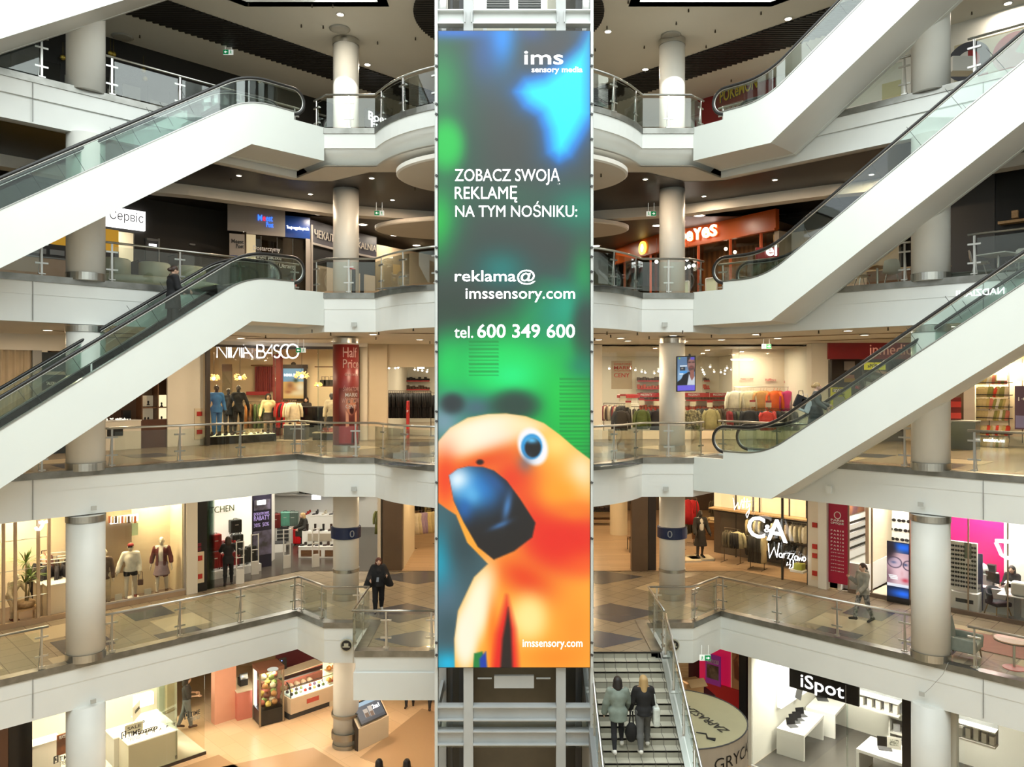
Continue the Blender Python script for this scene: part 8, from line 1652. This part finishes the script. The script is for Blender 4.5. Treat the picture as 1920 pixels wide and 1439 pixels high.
t = wthing('glass_door','open glass door of the watch shop beside the person in the black shirt','door','L',c,334,ZL); q = wp('L',c,333,-4.88); k = MB(); k.box((q.x-.45,q.y+.3,-3.2),(1.0,.02,3.2),-.6); hold(k.build('leaf',GLASSG),t); k = MB(); k.box((q.x-.45,q.y+.3,-4.8),(1.0,.05,.1),-.6); hold(k.build('kick_plate',STEEL),t)
cabinet('watch_counter','large plain white display block of the watch shop nearest the glass','display',wp('L',c+.75,278,-4.9),(1.5,.9,.98),PI/4,WSH,LW); cabinet('watch_counter','white watch counter behind the first display block','display',wp('L',c+1.9,255,-4.9),(1.6,.8,.95),PI/4,WHITEG,LW); cabinet('watch_counter','white watch counter near the open glass door','display',wp('L',c+2.0,285,-4.9),(.8,1.4,1.0),PI/4,WHITEG,LW)
WAT = None
for i in range(14):
 p = wp('L',c+.75+.25*(i//7),262+(i % 7)*5,-3.91) if i < 7 else wp('L',c+1.9,238+(i % 7)*5,-3.94)
 if WAT is None: k = MB(); k.tube([(.05*math.cos(a*PI/6),0,.06+.05*math.sin(a*PI/6)) for a in range(13)],.014,5); k.lathe([(.03,0),(.03,.02)],(0,-.05,.06),8); WAT = k.build('watch',BLACKG); o = WAT
 else: o = WAT.copy(); C.objects.link(o)
 o.location = p; o.rotation_euler[2] = PI/4; tag(o,f'dark watch on the {"near" if i < 7 else "rear"} white counter, {nth(i % 7)} along','watch','watches on the white counters')
for px,cc,w_,h_,s_ in ((256,2.6,.7,.5,'OFERTA'),(251,1.1,.55,.3,'SALE')): t = thing('offer_card',['tall white offer board standing on the watch counters','grey offer card on the front watch counter'][px == 251],'sign',wp('L',c+cc,px,-3.9),PI/4+(.9 if px == 256 else 0)); MB().box((0,0,h_/2),(w_,.02,h_)).build('board',mat('board_cream',(.74,.70,.58),.5),t); r_ = t.rotation_euler[2]; text('lettering',s_,BPRINT,t,t.location+Vector((-math.cos(r_)*.2+math.sin(r_)*.02,-math.sin(r_)*.2-math.cos(r_)*.02,h_*.45)),(math.cos(r_),math.sin(r_),0),AZ,.4,.1)
t = wthing('lit_watch_case','glowing wall case of watches in the watch shop','display case','L',c+3.2,267,-3); hold(pxw('L',c+3.2,250,284,1300,1322,.2).build('lit_box',LBX),t); hold(slabw('L',c+3.0,294,312,-4.9,-1.3,.2).build('green_glass',GLASSG),t)
struct(slabw('L',c+2.6,309,323,-4.9,-1.25,.2).build('column',noisy('honey_panel',(.52,.36,.17),(.48,.33,.155),1,.4)))
t = wthing('sale_poster','brown and orange poster board behind the big left column on the lowest floor','poster','L',c+1.2,118,-4); hold(pxw('L',c+1.2,106,142,1374,1412,.05).build('board',noisy('rust_poster',(.14,.04,.02),(.34,.10,.03),2.2,.5)),t); wtext('BLACK',WPRINT,t,'L',c+1.2,110,122,1378,1384,.006,.06)
struct(slabw('L',c-.2,13,57,ZL,-1.25,.2).build('wall_left',BLACKG)); struct(slabw('L',c-.2,-300,12,ZL,-1.25,.2).build('wall_left',noisy('umber_wall',(.16,.08,.05),(.14,.07,.045),1,.5)))
cabinet('white_bench','white shelf unit glimpsed left of the big column in the watch shop','shelf',wp('L',c+2.5,72,-4.9),(1.1,.5,1.2),PI/4,WHITEG)
figure('person','person in black shirt and jeans at the watch shop door, head cut off','person',lo_(350,1371,.10),PI/2+.5,1.80,((10,3),(-12,10)),((10,8,74,6),(8,8,70,8)),0,10,SKIN2,(HDK,'bob'),(cloth(30,30,32),.022,.50,.55),(cloth(98,106,110),.022,.05),cloth(70,46,34))
# corridor behind, peach walls, bakery
PEA = noisy('peach_wall',(.72,.36,.24),(.68,.335,.22),1,.6); struct(slabw('L',38.6,396,436,ZL,-1.25,.3).build('wall_left',PEA)); room([(-3.4,33.5),(-17,33.5)],ZL,-1.2,noisy('tan_back',(.50,.36,.20),(.46,.33,.185),1,.6)); room([(-7.6,31.3),(-9.5,31.3)],ZL,-1.2,mat('bakery_maroon',(.09,.012,.015),.5))
def bk(px,py,w,d,h,rz,m,label,top=None,name='bakery_counter',**k): return cabinet(name,label,'counter',lo_(px,py),(w,d,h),rz,m,top,**k)
PNKC = noisy('salmon_counter',(.60,.20,.14),(.56,.185,.13),1,.45); bk(452,1335,1.5,.7,1.05,-.95,PNKC,'salmon pink bakery counter with cream top left of the tall showcase',CRM); bk(545,1318,2.6,.6,1.25,PI/4+.1,PNKC,'rear bakery counter of pink shelves with rolled towels',CRM)
t = thing('glass_showcase','tall lit rotating showcase full of cakes with a brown top','showcase',lo_(503,1352),.62)
MB().box((0,0,.3),(.86,.8,.5)).build('base',BLACK,t); MB().box((0,0,1.98),(.9,.84,.14)).build('top',noisy('brown_metal',(.17,.075,.045),(.15,.065,.04),1,.35),t); MB().box((-.36,.3,1.25),(.06,.06,1.4)).build('lamp_tube',LAMPW,t); MB().box((0,0,1.23),(.78,.72,1.36)).build('glass_box',GLASSS,t)
for x in (-.42,.42):
 for y in (-.38,.38): MB().box((x,y,.98),(.06,.06,1.9)).build('corner_post',noisy('tan_steel',(.40,.32,.22),(.36,.29,.2),2,.35,None,.6),t)
area('showcase_light',(0,0,1.86),.5,.5,22,(1,.9,.66),parent=t)
CK = [(206,150,90),(240,226,190),(150,170,90),(196,110,90),(236,206,110),(120,70,50)]; CKM = None
def cake(p,col,label,grp,s=1.0):
 global CKM
 if CKM is None: k_ = MB(); k_.lathe([(.07,0),(.08,.05),(.07,.09),(.03,.12),(.0,.14)],n=10); o_ = k_.build('cake',cloth(*col,.5),None,True); CKM = o_.data
 else: o_ = bpy.data.objects.new('cake',CKM); C.objects.link(o_)
 o_.location = p; o_.scale = (s,s,s); paint(o_,cloth(*col,.5)); return tag(o_,label,'cake',grp)
b0 = lo_(503,1352)
for r_ in range(4):
 z = .62+r_*.32; MB().lathe([(.33,z),(.33,z+.015)],n=20).build('glass_shelf',GLASSS,t)
 for i in range(5): a = i*1.256+r_; cake(b0+Vector((.23*math.cos(a),.23*math.sin(a),z+.016)),CK[(i+r_*2) % 6],f'cake in the tall showcase, {nth(r_)} shelf up, {nth(i)} round it','tall showcase cakes',1.35)
t = thing('pastry_case','curved glass pastry counter with a pale wood front and small red plate','display counter',lo_(575,1338)+Vector((.0,.35,0)),.80); L_ = 2.0
MB().box((0,.05,.12),(L_,.7,.24)).build('plinth',DGREY,t); MB().box((0,-.02,.5),(L_,.8,.56)).build('front',noisy('pale_oak_front',(.66,.50,.34),(.62,.47,.32),2,.4),t); MB().box((0,0,.80),(L_-.1,.74,.04)).build('lit_deck',mat('lit_deck',(1,.97,.85),.4,0,.9),t); MB().box((-.1,-.43,.52),(.5,.02,.16)).build('red_plate',mat('plate_red',(.5,.09,.06),.5),t); MB().box((0,.30,1.3),(L_,.32,.04)).build('top_shelf',STEEL,t)
k = MB(); vs = [(-.42+.3*(1-math.cos(a*PI/16)),.82+.5*math.sin(a*PI/16)) for a in range(9)]; k.add([(x,y,z) for y,z in vs for x in (-L_/2,L_/2)],[(2*i,2*i+1,2*i+3,2*i+2) for i in range(8)]); k.build('curved_glass',GLASSG,t,True)
for x in (-L_/2,L_/2): k = MB(); k.tube([(x,y,z) for y,z in vs],.02,6); k.build('end_trim',BLACK,t); k = MB(); k.prism([(.34,.82)]+vs[::-1],0,x-.006,x+.006); k.build('end_glass',GLASSG,t)
k = MB(); k.tube([(-L_/2,-.2,1.14),(L_/2,-.2,1.14)],.014,5); k.build('glass_rail',BLACK,t); pc = t.location; R_ = Matrix.Rotation(.80,3,'Z')
for i in range(20): q = R_ @ Vector((-.85+(i % 10)*.19,-.2+.3*(i//10),.825)); cake(pc+q,[(60,40,44),(236,200,120),(90,60,90),(200,60,50),(240,236,220),(110,120,60)][(i*5) % 6],f'pastry in the curved counter, {nth(i % 10)} along the {"front" if i < 10 else "rear"} row','curved counter pastries',.8)
area('pastry_light',pc+Vector((0,0,1.28)),1.4,.3,20,(1,.94,.76),rot=(0,0,.8))
t = thing('bread_case','bright lit bread shelves half hidden behind the column on the lowest floor','display case',lo_(632,1322)+Vector((0,.4,0)),.8); MB().box((0,.2,.9),(1.2,.06,1.5)).build('lit_back',NICHE,t)
for z in (.35,.85,1.3,1.65): MB().box((0,0,z),(1.2,.5,.04)).build('shelf',CRM,t)
MB().box((0,-.24,.2),(1.2,.03,.4)).build('front',CRM,t); pc = t.location
for i in range(10): cake(pc+R_ @ Vector((-.5+(i % 5)*.24,-.05,.875+.45*(i//5))),(220,150,70),f'golden bun on the lit bread shelves, {nth(i % 5)} along the {"lower" if i < 5 else "upper"} shelf','lit shelf buns',1.3)
TOW = None
for i in range(10):
 p = lo_(545,1318)+R_ @ Vector((-.5+(i % 5)*.27,-.34,.62+.2*(i//5)))
 if TOW is None: k = MB(); k.tube([(0,-.12,0),(0,.12,0)],.095,10); TOW = k.build('rolled_towel',cloth(224,190,160),None,True); o = TOW
 else: o = TOW.copy(); C.objects.link(o)
 o.location = p; o.rotation_euler[2] = .8; tag(o,f'cream rolled cloth in the pink rear counter, {nth(i % 5)} along the {"lower" if i < 5 else "upper"} row','roll','rolled cloths')
for i,(px,py,z) in enumerate([(455,1338,1.06),(528,1316,1.26)]): t = thing('till',['black till on the salmon counter with a blue light','black coffee machine on the rear bakery counter'][i],'till',lo_(px,py,z)+Vector((0,0,.0)),.7); MB().box((0,0,.14),(.3,.3,.28)).build('body',BLACK,t,bevel=.02); MB().box((0,-.1,.34),(.3,.04,.22),rx=-.4).build('display',BLACKG,t); MB().ball((-.05,-.13,.36),.02,6).build('blue_light',mat('blue_led',(.2,.3,1),.4,0,5),t)
# tilted information screen
t = thing('info_kiosk','cream information kiosk with a tilted screen advertising two drinks beside the column','kiosk',lo_(697,1394),.90)
k = MB(); k.prism([(-.10,0),(.06,0),(.06,.62),(.46,1.30),(.40,1.36),(-.12,.74)],0,-.68,.68); k.build('stand',noisy('kiosk_cream',(.80,.68,.50),(.77,.655,.48),1,.3),t,bevel=.01); k = MB(); k.prism([(-.10,0),(.06,0),(.06,.62),(.46,1.30),(.40,1.36),(-.12,.74)],0,-.70,-.682); k.build('dark_side',BRZ,t)
Q = Pic(0,0,64,42,64,42,(92,98,106)); Q.rect(0,0,64,8,(168,196,214)).rect(16,16,27,33,(196,184,170)).rect(29,13,39,34,(206,196,184)).rect(17,24,26,33,(120,96,80)).rect(30,24,38,34,(130,104,86)).rect(0,36,64,42,(80,84,90))
u_ = Vector((math.cos(.9),math.sin(.9),0)); nf = Vector((math.sin(.9),-math.cos(.9),0)); vz = (Vector((0,0,.62))-nf*.52).normalized(); o0 = t.location+nf*.115+AZ*.80-nf*.0-u_*.58; nn_ = u_.cross(vz)
MBk = MB(); MBk.sheet([o0+nn_*.01,o0+u_*1.16+nn_*.01,o0+u_*1.16+vz*.76+nn_*.01,o0+vz*.76+nn_*.01],.02); hold(MBk.build('bezel',BLACK),t); Q.mesh('picture',t,o0+u_*.04+vz*.04+nn_*.034,u_,vz,1.08,.68,1.0); text('lettering','2za1',WLET,t,o0+u_*.72+vz*.36+nn_*.036,u_,vz,.3,.14,.006,.004)
# people glimpsed
P_ = dict(top=(cloth(30,30,34),.02,.45),bottom=(cloth(34,34,38),.014,.05),shoes=cloth(60,44,38))
for i,(px,py,nm) in enumerate([(768,1326,'person behind the small landing, only dark legs showing'),(812,1331,'person beside the lift shaft, only legs showing under the landing')]): figure('person',nm,'person',lo_(px,py),PI*i,1.72,((12,4),(-10,12)),hair=(HB,'bob'),**P_)
for i,(px,nm) in enumerate([(711,'person passing below, only a dark head at the bottom edge'),(763,'second dark head at the bottom edge, nearer the lift')]): p = at(px,1424,21.6); figure('person',nm,'person',(p.x,p.y,ZL),PI,1.70,((12,4),(-10,12)),hair=(HDK,'bob'),**P_)
t,J = figure('person','dark haired person in a grey jacket climbing the stairs with a black bag','person',(2.62,18.25,-1.45),PI,1.72,((34,46),(-10,10)),((16,16,20),(4,16,8)),8,6,SKIN2,(HDK,'bob'),(cloth(126,138,128),.045,.42),(cloth(30,30,34),.010,.05),cloth(226,222,214))
hb = thing('shoulder_bag','round black bag hanging low from the hand of the person in grey','handbag',(2.93,18.22,-.98)); MB().ball((0,0,0),(.15,.09,.24),12).build('pouch',cloth(20,19,18),hb,True); k = MB(); k.tube([(-.05,0,.18),(-.02,0,.5),(.03,0,.5),(.05,0,.18)],.018,6); k.build('strap',cloth(20,19,18),hb)
t,J = figure('person','person with long blonde hair, black vest and grey trousers climbing the stairs','person',(3.24,18.3,-1.45),PI,1.74,((30,40),(-12,10)),((4,10,20),(6,14,24)),6,4,SKIN2,(HBL,'long'),(cloth(24,23,24),.03,.48),(cloth(96,96,94),.026,.05),cloth(230,226,216))
solid_obj('vest',cloth(22,22,22),t,[('e',J['sho']-AZ*.22,(.17,.12,.30)),('c',J['sho']+Vector((-.11,0,-.03)),J['sho']+Vector((.11,0,-.03)),.075,.075)],.02,grow=.015,zmax=J['sho'].z+.06)
hb = thing('tote_bag','white tote bag on the shoulder of the blonde person on the stairs','bag',(3.53,18.32,-.62)); MB().box((0,0,0),(.16,.34,.46)).build('bag',cloth(214,220,212),hb,bevel=.05); k = MB(); k.tube([(0,-.1,.2),(-.04,-.06,.52),(-.04,.06,.52),(0,.1,.2)],.015,5); k.build('strap',cloth(214,220,212),hb)
# escalator riders
t,J = figure('person','person in a black coat and scarf riding up the lower left escalator','person',(-9.13,20.92,8.74),3*PI/4,1.74,((3,2),(-3,2)),((10,8,66,8),(10,8,70,10)),0,14,SKIN2,(HB,'bun'),(cloth(20,21,25),.034,.32),(cloth(20,20,24),.03,.05),cloth(20,19,20)); k = MB(); k.lathe([(.10,0),(.125,.04),(.11,.09),(.08,.1)],J['sho']+Vector((0,-.01,.0)),14); k.build('scarf',cloth(84,72,60),t,True)
t,J = figure('person','person in a black and grey outfit riding down the lower right escalator','person',(8.6,21.45,5.72),-3*PI/4+.35+PI,1.58,((3,2),(-3,2)),((14,10,40),(14,10,60)),0,12,SKIN2,(HBL,'bun'),(cloth(90,92,90),.02,.48),(cloth(44,50,52),.03,.28,'skirt'),cloth(40,38,38))
for i,(dx,dz,col,nm) in enumerate([(-.30,.95,(214,216,220),'white carrier bag held by the rider on the lower right escalator'),(-.42,1.05,(34,32,34),'black leather bag held by the rider on the lower right escalator')]): hb = thing('carrier_bag',nm,'bag',(8.6+dx,21.45+.05,5.72+dz)); MB().box((0,0,0),(.34,.1,.36),ry=.4).build('bag',cloth(*col,.4),hb,bevel=.02); k = MB(); k.tube([(-.08,0,.15),(-.05,0,.32),(.06,0,.32),(.08,0,.15)],.01,5); k.build('handles',cloth(*col,.4),hb)
# ice cream drum canopy
DR = noisy('olive_cream_top',(.47,.44,.27),(.445,.415,.255),1.5,.4); cx_,cy_,rr,zt = 4.75,21.9,1.98,-2.2
t = thing('ice_cream_kiosk','round olive cream kiosk canopy lettered GRYCAN and ZAPRASZAMY right of the stairs','kiosk',(cx_,cy_,ZL)); MB().lathe([(rr,2.8),(.02,2.81)],n=56).build('canopy_top',DR,t); MB().lathe([(rr,1.7),(rr,2.8)],n=56).build('canopy_side',noisy('taupe_side',(.40,.35,.28),(.38,.33,.265),1,.4),t); k = MB(); k.tube([(rr*math.cos(a*PI/28),rr*math.sin(a*PI/28),2.8) for a in range(57)],.02,5); k.build('edge_trim',DGREY,t); MB().lathe([(1.5,0),(1.5,1.0)],n=40).build('counter_ring',BEI,t); MB().lathe([(.12,1),(.12,1.75)],n=12).build('pole',STEEL,t)
uA = Vector((-.42,.91,0)).normalized(); uB = Vector((-.91,-.42,0)).normalized()
text('lettering','ZAPRASZAMY',BPRINT,t,Vector((6.05,20.95,zt+.02)),uA,uB,2.25,.28,0,.006); text('lettering','GRYCAN',BPRINT,t,Vector((5.05,20.75,zt+.02)),uA,uB,2.6,.34,0,.006); k = MB(); k.tube([(5.1,20.85,zt+.02),(5.35,20.75,zt+.02),(5.32,20.5,zt+.02),(5.5,20.4,zt+.02)],[.015,.02,.03,.05],6); hold(k.build('flourish',BPRINT),t)
def cyd(p): a_ = p.x/rr; return Vector((cx_+(rr+.01)*math.sin(a_),cy_-(rr+.01)*math.cos(a_),p.z))
text('lettering','GRYCAN',BPRINT,t,(.32*rr,0,-2.82),AX,AZ,2.0,.32,0,.006,0,cyd)
# red shop wall, poster, boxes behind it
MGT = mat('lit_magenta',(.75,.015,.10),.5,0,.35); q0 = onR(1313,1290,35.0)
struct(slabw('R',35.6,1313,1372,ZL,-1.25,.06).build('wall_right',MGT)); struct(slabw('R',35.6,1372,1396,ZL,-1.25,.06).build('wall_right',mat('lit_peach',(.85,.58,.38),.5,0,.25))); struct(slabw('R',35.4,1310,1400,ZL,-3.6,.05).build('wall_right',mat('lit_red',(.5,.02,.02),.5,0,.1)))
t = wthing('film_poster','violet framed poster on the magenta wall with a small exit sign before it','poster','R',35.2,1337,-3); hold(pxw('R',35.2,1324,1352,1228,1284,.05).build('board',mat('violet',(.30,.03,.28),.4,0,.2)),t); hold(pxw('R',35.2,1327,1349,1247,1273,.01,.06).build('photo',noisy('brown_photo',(.10,.08,.06),(.24,.20,.16),4,.5)),t); wtext('ALBUM ROKU',WPRINT,t,'R',35.2,1328,1349,1236,1244,0,.06)
exit_sign(at(1322,1234,23.3),False,'green exit sign hanging before the magenta wall on the lowest floor')
t = wthing('face_mural','brown profile drawing with leafy hair on the peach wall beside the black pillar','mural','R',35.4,1384,-3); Q = Pic(0,0,26,60,40,90,(236,190,140)); Q.blob(14,12,9,12,(190,120,80)).poly([(4,20),(12,16),(16,24),(22,30),(18,34),(16,40),(6,38)],(150,86,60),2)
for i in range(14): Q.blob(4+(i*7 % 19),3+(i*5 % 17),2.2,1.2,(120,66,44),.8,i)
a,b_ = wp('R',35.4,1372,0),wp('R',35.4,1394,0); z0,z1 = wz('R',35.4,1383,1310),wz('R',35.4,1383,1212); Q.mesh('picture',t,Vector((a.x,a.y,z0)),UR,AZ,(b_-a).length,z1-z0)
t = thing('cardboard_box','open cardboard box on the round canopy edge near the magenta wall','box',at(1296,1285,24.8)-AZ*.1,.3); MB().box((0,0,.0),(.62,.5,.5)).build('box',noisy('cardboard',(.50,.32,.15),(.46,.29,.135),2,.7),t); MB().box((0,-.38,.3),(.6,.3,.01),rx=.6).build('flap',noisy('cardboard',(.50,.32,.15),(.46,.29,.135),2,.7),t)
cabinet('stock_cabinet','dark stock cabinet under the cardboard box behind the round canopy','cabinet',(at(1290,1300,24.9).x,25.0,ZL),(1.5,.9,2.25),.2,BLACK); room([(3.4,29),(12,29)],ZL,-1.2,mat('dim_maroon',(.05,.02,.015),.6)); struct(MB().box((at(1279,1290,25.2).x,25.2,-3.1),(.35,.3,3.8)).build('column',OAK))
struct(slabw('R',33.2,1394,1408,ZL,-1.25,.3).build('wall_right',BLACK))
# electronics shop
GFL = noisy('graphite_floor',(.075,.07,.06),(.065,.06,.052),1.2,.25); IW = noisy('shop_plaster',(.72,.70,.60),(.70,.68,.58),1,.5); c = 32.4
a,b_ = wp('R',c,1410,ZL+.012),wp('R',c,2600,ZL+.012); struct(MB().poly([tuple(a),tuple(b_),(b_.x+6,b_.y+6,ZL+.012),(a.x+6,a.y+6,ZL+.012)]).build('floor',GFL)); q = wp('R',c,1409,0); room([(q.x,q.y),(q.x+6.2,q.y+6.2)],ZL,-1.2,IW,'wall_left'); struct(slabw('R',c+7.2,1300,2400,ZL,-1.2,.1).build('wall_back',IW)); struct(slabw('R',c-.02,1409,2300,ZL,ZL+.08,.04).build('baseboard_right',WHITEG))
for px,cc in ((1480,1.6),(1530,3.2),(1640,2),(1650,4.4),(1830,2.4)): area('electronics_light',wp('R',c+cc,px,-1.4),.7,.7,120,(1,.96,.86))
t = wthing('shop_sign','black hanging board with white lit iSpot letters under the right gallery edge','shop sign','R',32.3,1548,-2); z1,z0 = wz('R',32.3,1548,1266),wz('R',32.3,1548,1306); hold(slabw('R',32.3,1482,1612,z0,z1,.08).build('board',BLACKG),t); wtext('iSpot',mat('sign_white',(1,1,1),.4,0,1.4),t,'R',32.3,1504,1585,1273,1306,.003,.09); hold(slabw('R',32.3,1588,1589,z0,z1-.1,.01,.09).build('edge_line',GREY),t)
t = wthing('electronics_glazing','clear glass front of the electronics shop beside its black pillar','shop window','R',c,1600,ZL)
for x0,x1 in ((1410,1588),(1590,1692),(1790,2000)): hold(slabw('R',c+.1,x0,x1,ZL+.05,-1.25,.015).build('glass_pane',GLASSS),t)
hold(slabw('R',c+.1,1588,1590,ZL,-1.25,.03).build('joint',GLASSG),t); struct(slabw('R',c,1694,1776,ZL,-1.2,.12).build('wall_right',BLACKG)); struct(slabw('R',c+.3,1776,1798,ZL,-1.2,.3).build('column',IW))
TB = noisy('table_white',(.80,.78,.70),(.78,.76,.68),1,.25)
def stable(x,y,rz,w,d,label,h=.85): t_ = thing('display_table',label,'table',(x,y,ZL+.012),rz,'white display tables'); MB().box((0,0,h-.05),(w,d,.1)).build('table_top',TB,t_,bevel=.008); [MB().box((sx*(w/2-.04),0,(h-.1)/2),(.08,d,h-.1)).build('side_leg',TB,t_,bevel=.008) for sx in (-1,1)]; return t_
T1 = stable(9.85,25.95,PI/4+.1,2.0,.9,'white display table with four dark tablets, nearest the left wall'); T2 = stable(11.55,27.65,PI/4+.1,2.2,1.0,'white display table behind the first, under the shop sign'); T3 = stable(12.0,23.75,-PI/4,2.0,1.2,'white display table with two black laptops left of the black pillar')
def laptop(p,rz,s_,label,grp): t_ = thing('laptop',label,'laptop',p,rz,grp); MB().box((0,0,.01),(.34*s_,.24*s_,.02)).build('keyboard_base',DGREY,t_); MB().box((0,.16*s_,.13*s_),(.34*s_,.015,.25*s_),rx=-.25).build('screen',BLACKG,t_); return t_
for i,(f,g) in enumerate([(-.55,0),(-.25,.05),(.05,0),(.4,.05)]): d = Vector((math.cos(PI/4+.1),math.sin(PI/4+.1),0)); laptop(Vector((9.85,25.95,ZL+.865))+d*f+Vector((-.05,.05+g,0)),PI/4-.6,.9,f'dark tablet on the first white table, {nth(i)} from the front','tablets on the first table')
for i,f in enumerate((-.35,.5)): laptop(Vector((12.0,23.75,ZL+.865))+UR*f,-PI/4+.5,1.15,['left black laptop beside the white price card','right black laptop against the black pillar'][i],'laptops on the third table')
laptop(Vector((11.3,27.7,ZL+.865)),-.2,1.1,'open laptop on the rear white table just under the sign','rear laptop'); t = thing('price_card','white price card standing behind the left black laptop','card',Vector((12.0,23.9,ZL+.865)),-PI/4+.4); MB().box((0,.1,.19),(.4,.015,.36)).build('card',CRW,t); MB().box((0,.09,.2),(.26,.012,.2)).build('print',noisy('card_print',(.70,.68,.55),(.15,.15,.12),22,.5),t)
t = thing('light_board','large glowing white board with a tablet picture on the left wall of the electronics shop','light box',Vector((q.x+1.2,q.y+1.2,-3.2)),PI/4); MB().box((1.3,-.12,.35),(2.6,.14,1.5)).build('lit_panel',mat('board_glow',(1,1,.97),.4,0,1.1),t); MB().box((1.5,-.2,.1),(.5,.01,1.2),ry=.5).build('dark_tablet',DGREY,t)
t = thing('shelf_unit','white shelf unit with boxed goods and a black speaker just left of the black pillar','shelf',(13.2,25.2,ZL+.012),-PI/4); 
for z in (.3,.75,1.25): MB().box((0,0,z),(1.2,.6,.05)).build('shelf',TB,t)
for x in (-.58,.58): MB().box((x,0,.63),(.05,.6,1.26)).build('side',TB,t)
MB().box((0,.28,.63),(1.2,.03,1.26)).build('back',GREY,t)
for i in range(4): tag(MB().box((0,0,.12),(.18,.1,.24)).build('goods_box',cloth(*[(200,200,196),(60,60,64),(210,206,200),(190,120,80)][i]),None,False,Vector((13.2,25.2,ZL+.79))+UR*(-.4+i*.26)+NR*.15),f'boxed device on the white shelf unit, {nth(i)} along','box','boxed devices'); 
t = thing('speaker','round black speaker on top of the white shelf unit','speaker',Vector((13.1,25.2,ZL+1.29))); MB().lathe([(.16,0),(.17,.05),(.16,.14),(.1,.18)],n=16).build('drum',BLACK,t,True); MB().box((0,.1,.26),(.14,.14,.12)).build('controller',DGREY,t)
for n_,(x0,x1,y0,y1) in enumerate([(1612,1692,1288,1330),(1798,1872,1345,1388)]):
 cc = c+5.6 if n_ == 0 else c+2.6; t = wthing('goods_shelf',['grey wall shelf with pale boxes behind the shop sign','grey low shelf with pale boxes right of the black pillar'][n_],'shelf','R',cc,x0,ZL); zb_ = wz('R',cc,(x0+x1)/2,y1)
 hold(slabw('R',cc,x0,x1,zb_,zb_+.05,.35).build('board',IW),t); hold(slabw('R',cc,x0,x1,zb_+.42,zb_+.46,.35).build('board',IW),t); hold(slabw('R',cc,x0,x1,zb_,zb_+.8,.03).build('back',GREY),t)
 for i in range(5): px = x0+(x1-x0)*(i+.5)/5; tag(slabw('R',cc,px-5,px+4,zb_+.06,zb_+.06+RND.uniform(.2,.34),.2,.06).build('pale_box',CRW),f'pale box on the {"rear" if n_ == 0 else "right"} electronics shelf, {nth(i)} along','box','pale shelf boxes')
# ---- small fittings on the slab edges
for i,(s_,px,py,c_) in enumerate([('F',664,917,23.27),('F',1248,917,23.27),('F',664,609,23.27),('F',1246,609,23.27),('L',175,953,31.1),('L',174,1315,31.1),('R',1727,946,31.1),('R',1729,1301,31.1)]): tag(pxw(s_,c_,px-5,px+5,py-4,py+4,.04,.02).build('wall_box',mat('box_grey',(.50,.51,.48),.5)),['small grey box on the second gallery edge under the red column','small grey box on the second gallery edge under the right column','small grey box on the third gallery edge at left','small grey box on the third gallery edge at right','small grey box on the second gallery edge above the big left column','small grey box on the lower gallery edge below the big left column','small grey box on the second gallery edge above the big right column','small grey double box on the lower gallery edge with a thin cable'][i],'junction box')
tag(pxw('R',31.1,1552,1562,911,925,.1,.03).build('speaker_box',WHITE),'small white speaker box on the second gallery edge below the right escalator','speaker')
for s_,x in ((-1,650),(1,1262)):
 p = at(x,1210,23.22); t = thing('round_sign',f'round black sign with a pale hat mark, {"left of the small landing" if s_ < 0 else "behind the stair railing"}','sign',p); k = MB(); k.lathe([(.19,0),(.19,.04),(.0,.05)],n=28); o = k.build('rim',mat('rim_cream',(.50,.48,.36),.4),t); o.rotation_euler[0] = PI/2; k = MB(); k.lathe([(.155,.045),(.155,.055),(.0,.056)],n=28); o = k.build('black_disc',BLACK,t); o.rotation_euler[0] = PI/2; k = MB(); k.box((0,-.065,.02),(.13,.012,.10)); k.box((0,-.065,-.04),(.22,.012,.03)); k.build('hat_mark',mat('rim_cream',(.50,.48,.36),.4),t)
k = MB(); k.tube([onR(1778,1243,31.05),onR(1768,1265,31.05),onR(1745,1290,31.05),onR(1734,1300,31.05)],.008,4); tag(k.build('loose_cable',mat('grey_cable',(.35,.35,.32),.6)),'thin loose cable hanging down the lower gallery edge at right','cable')
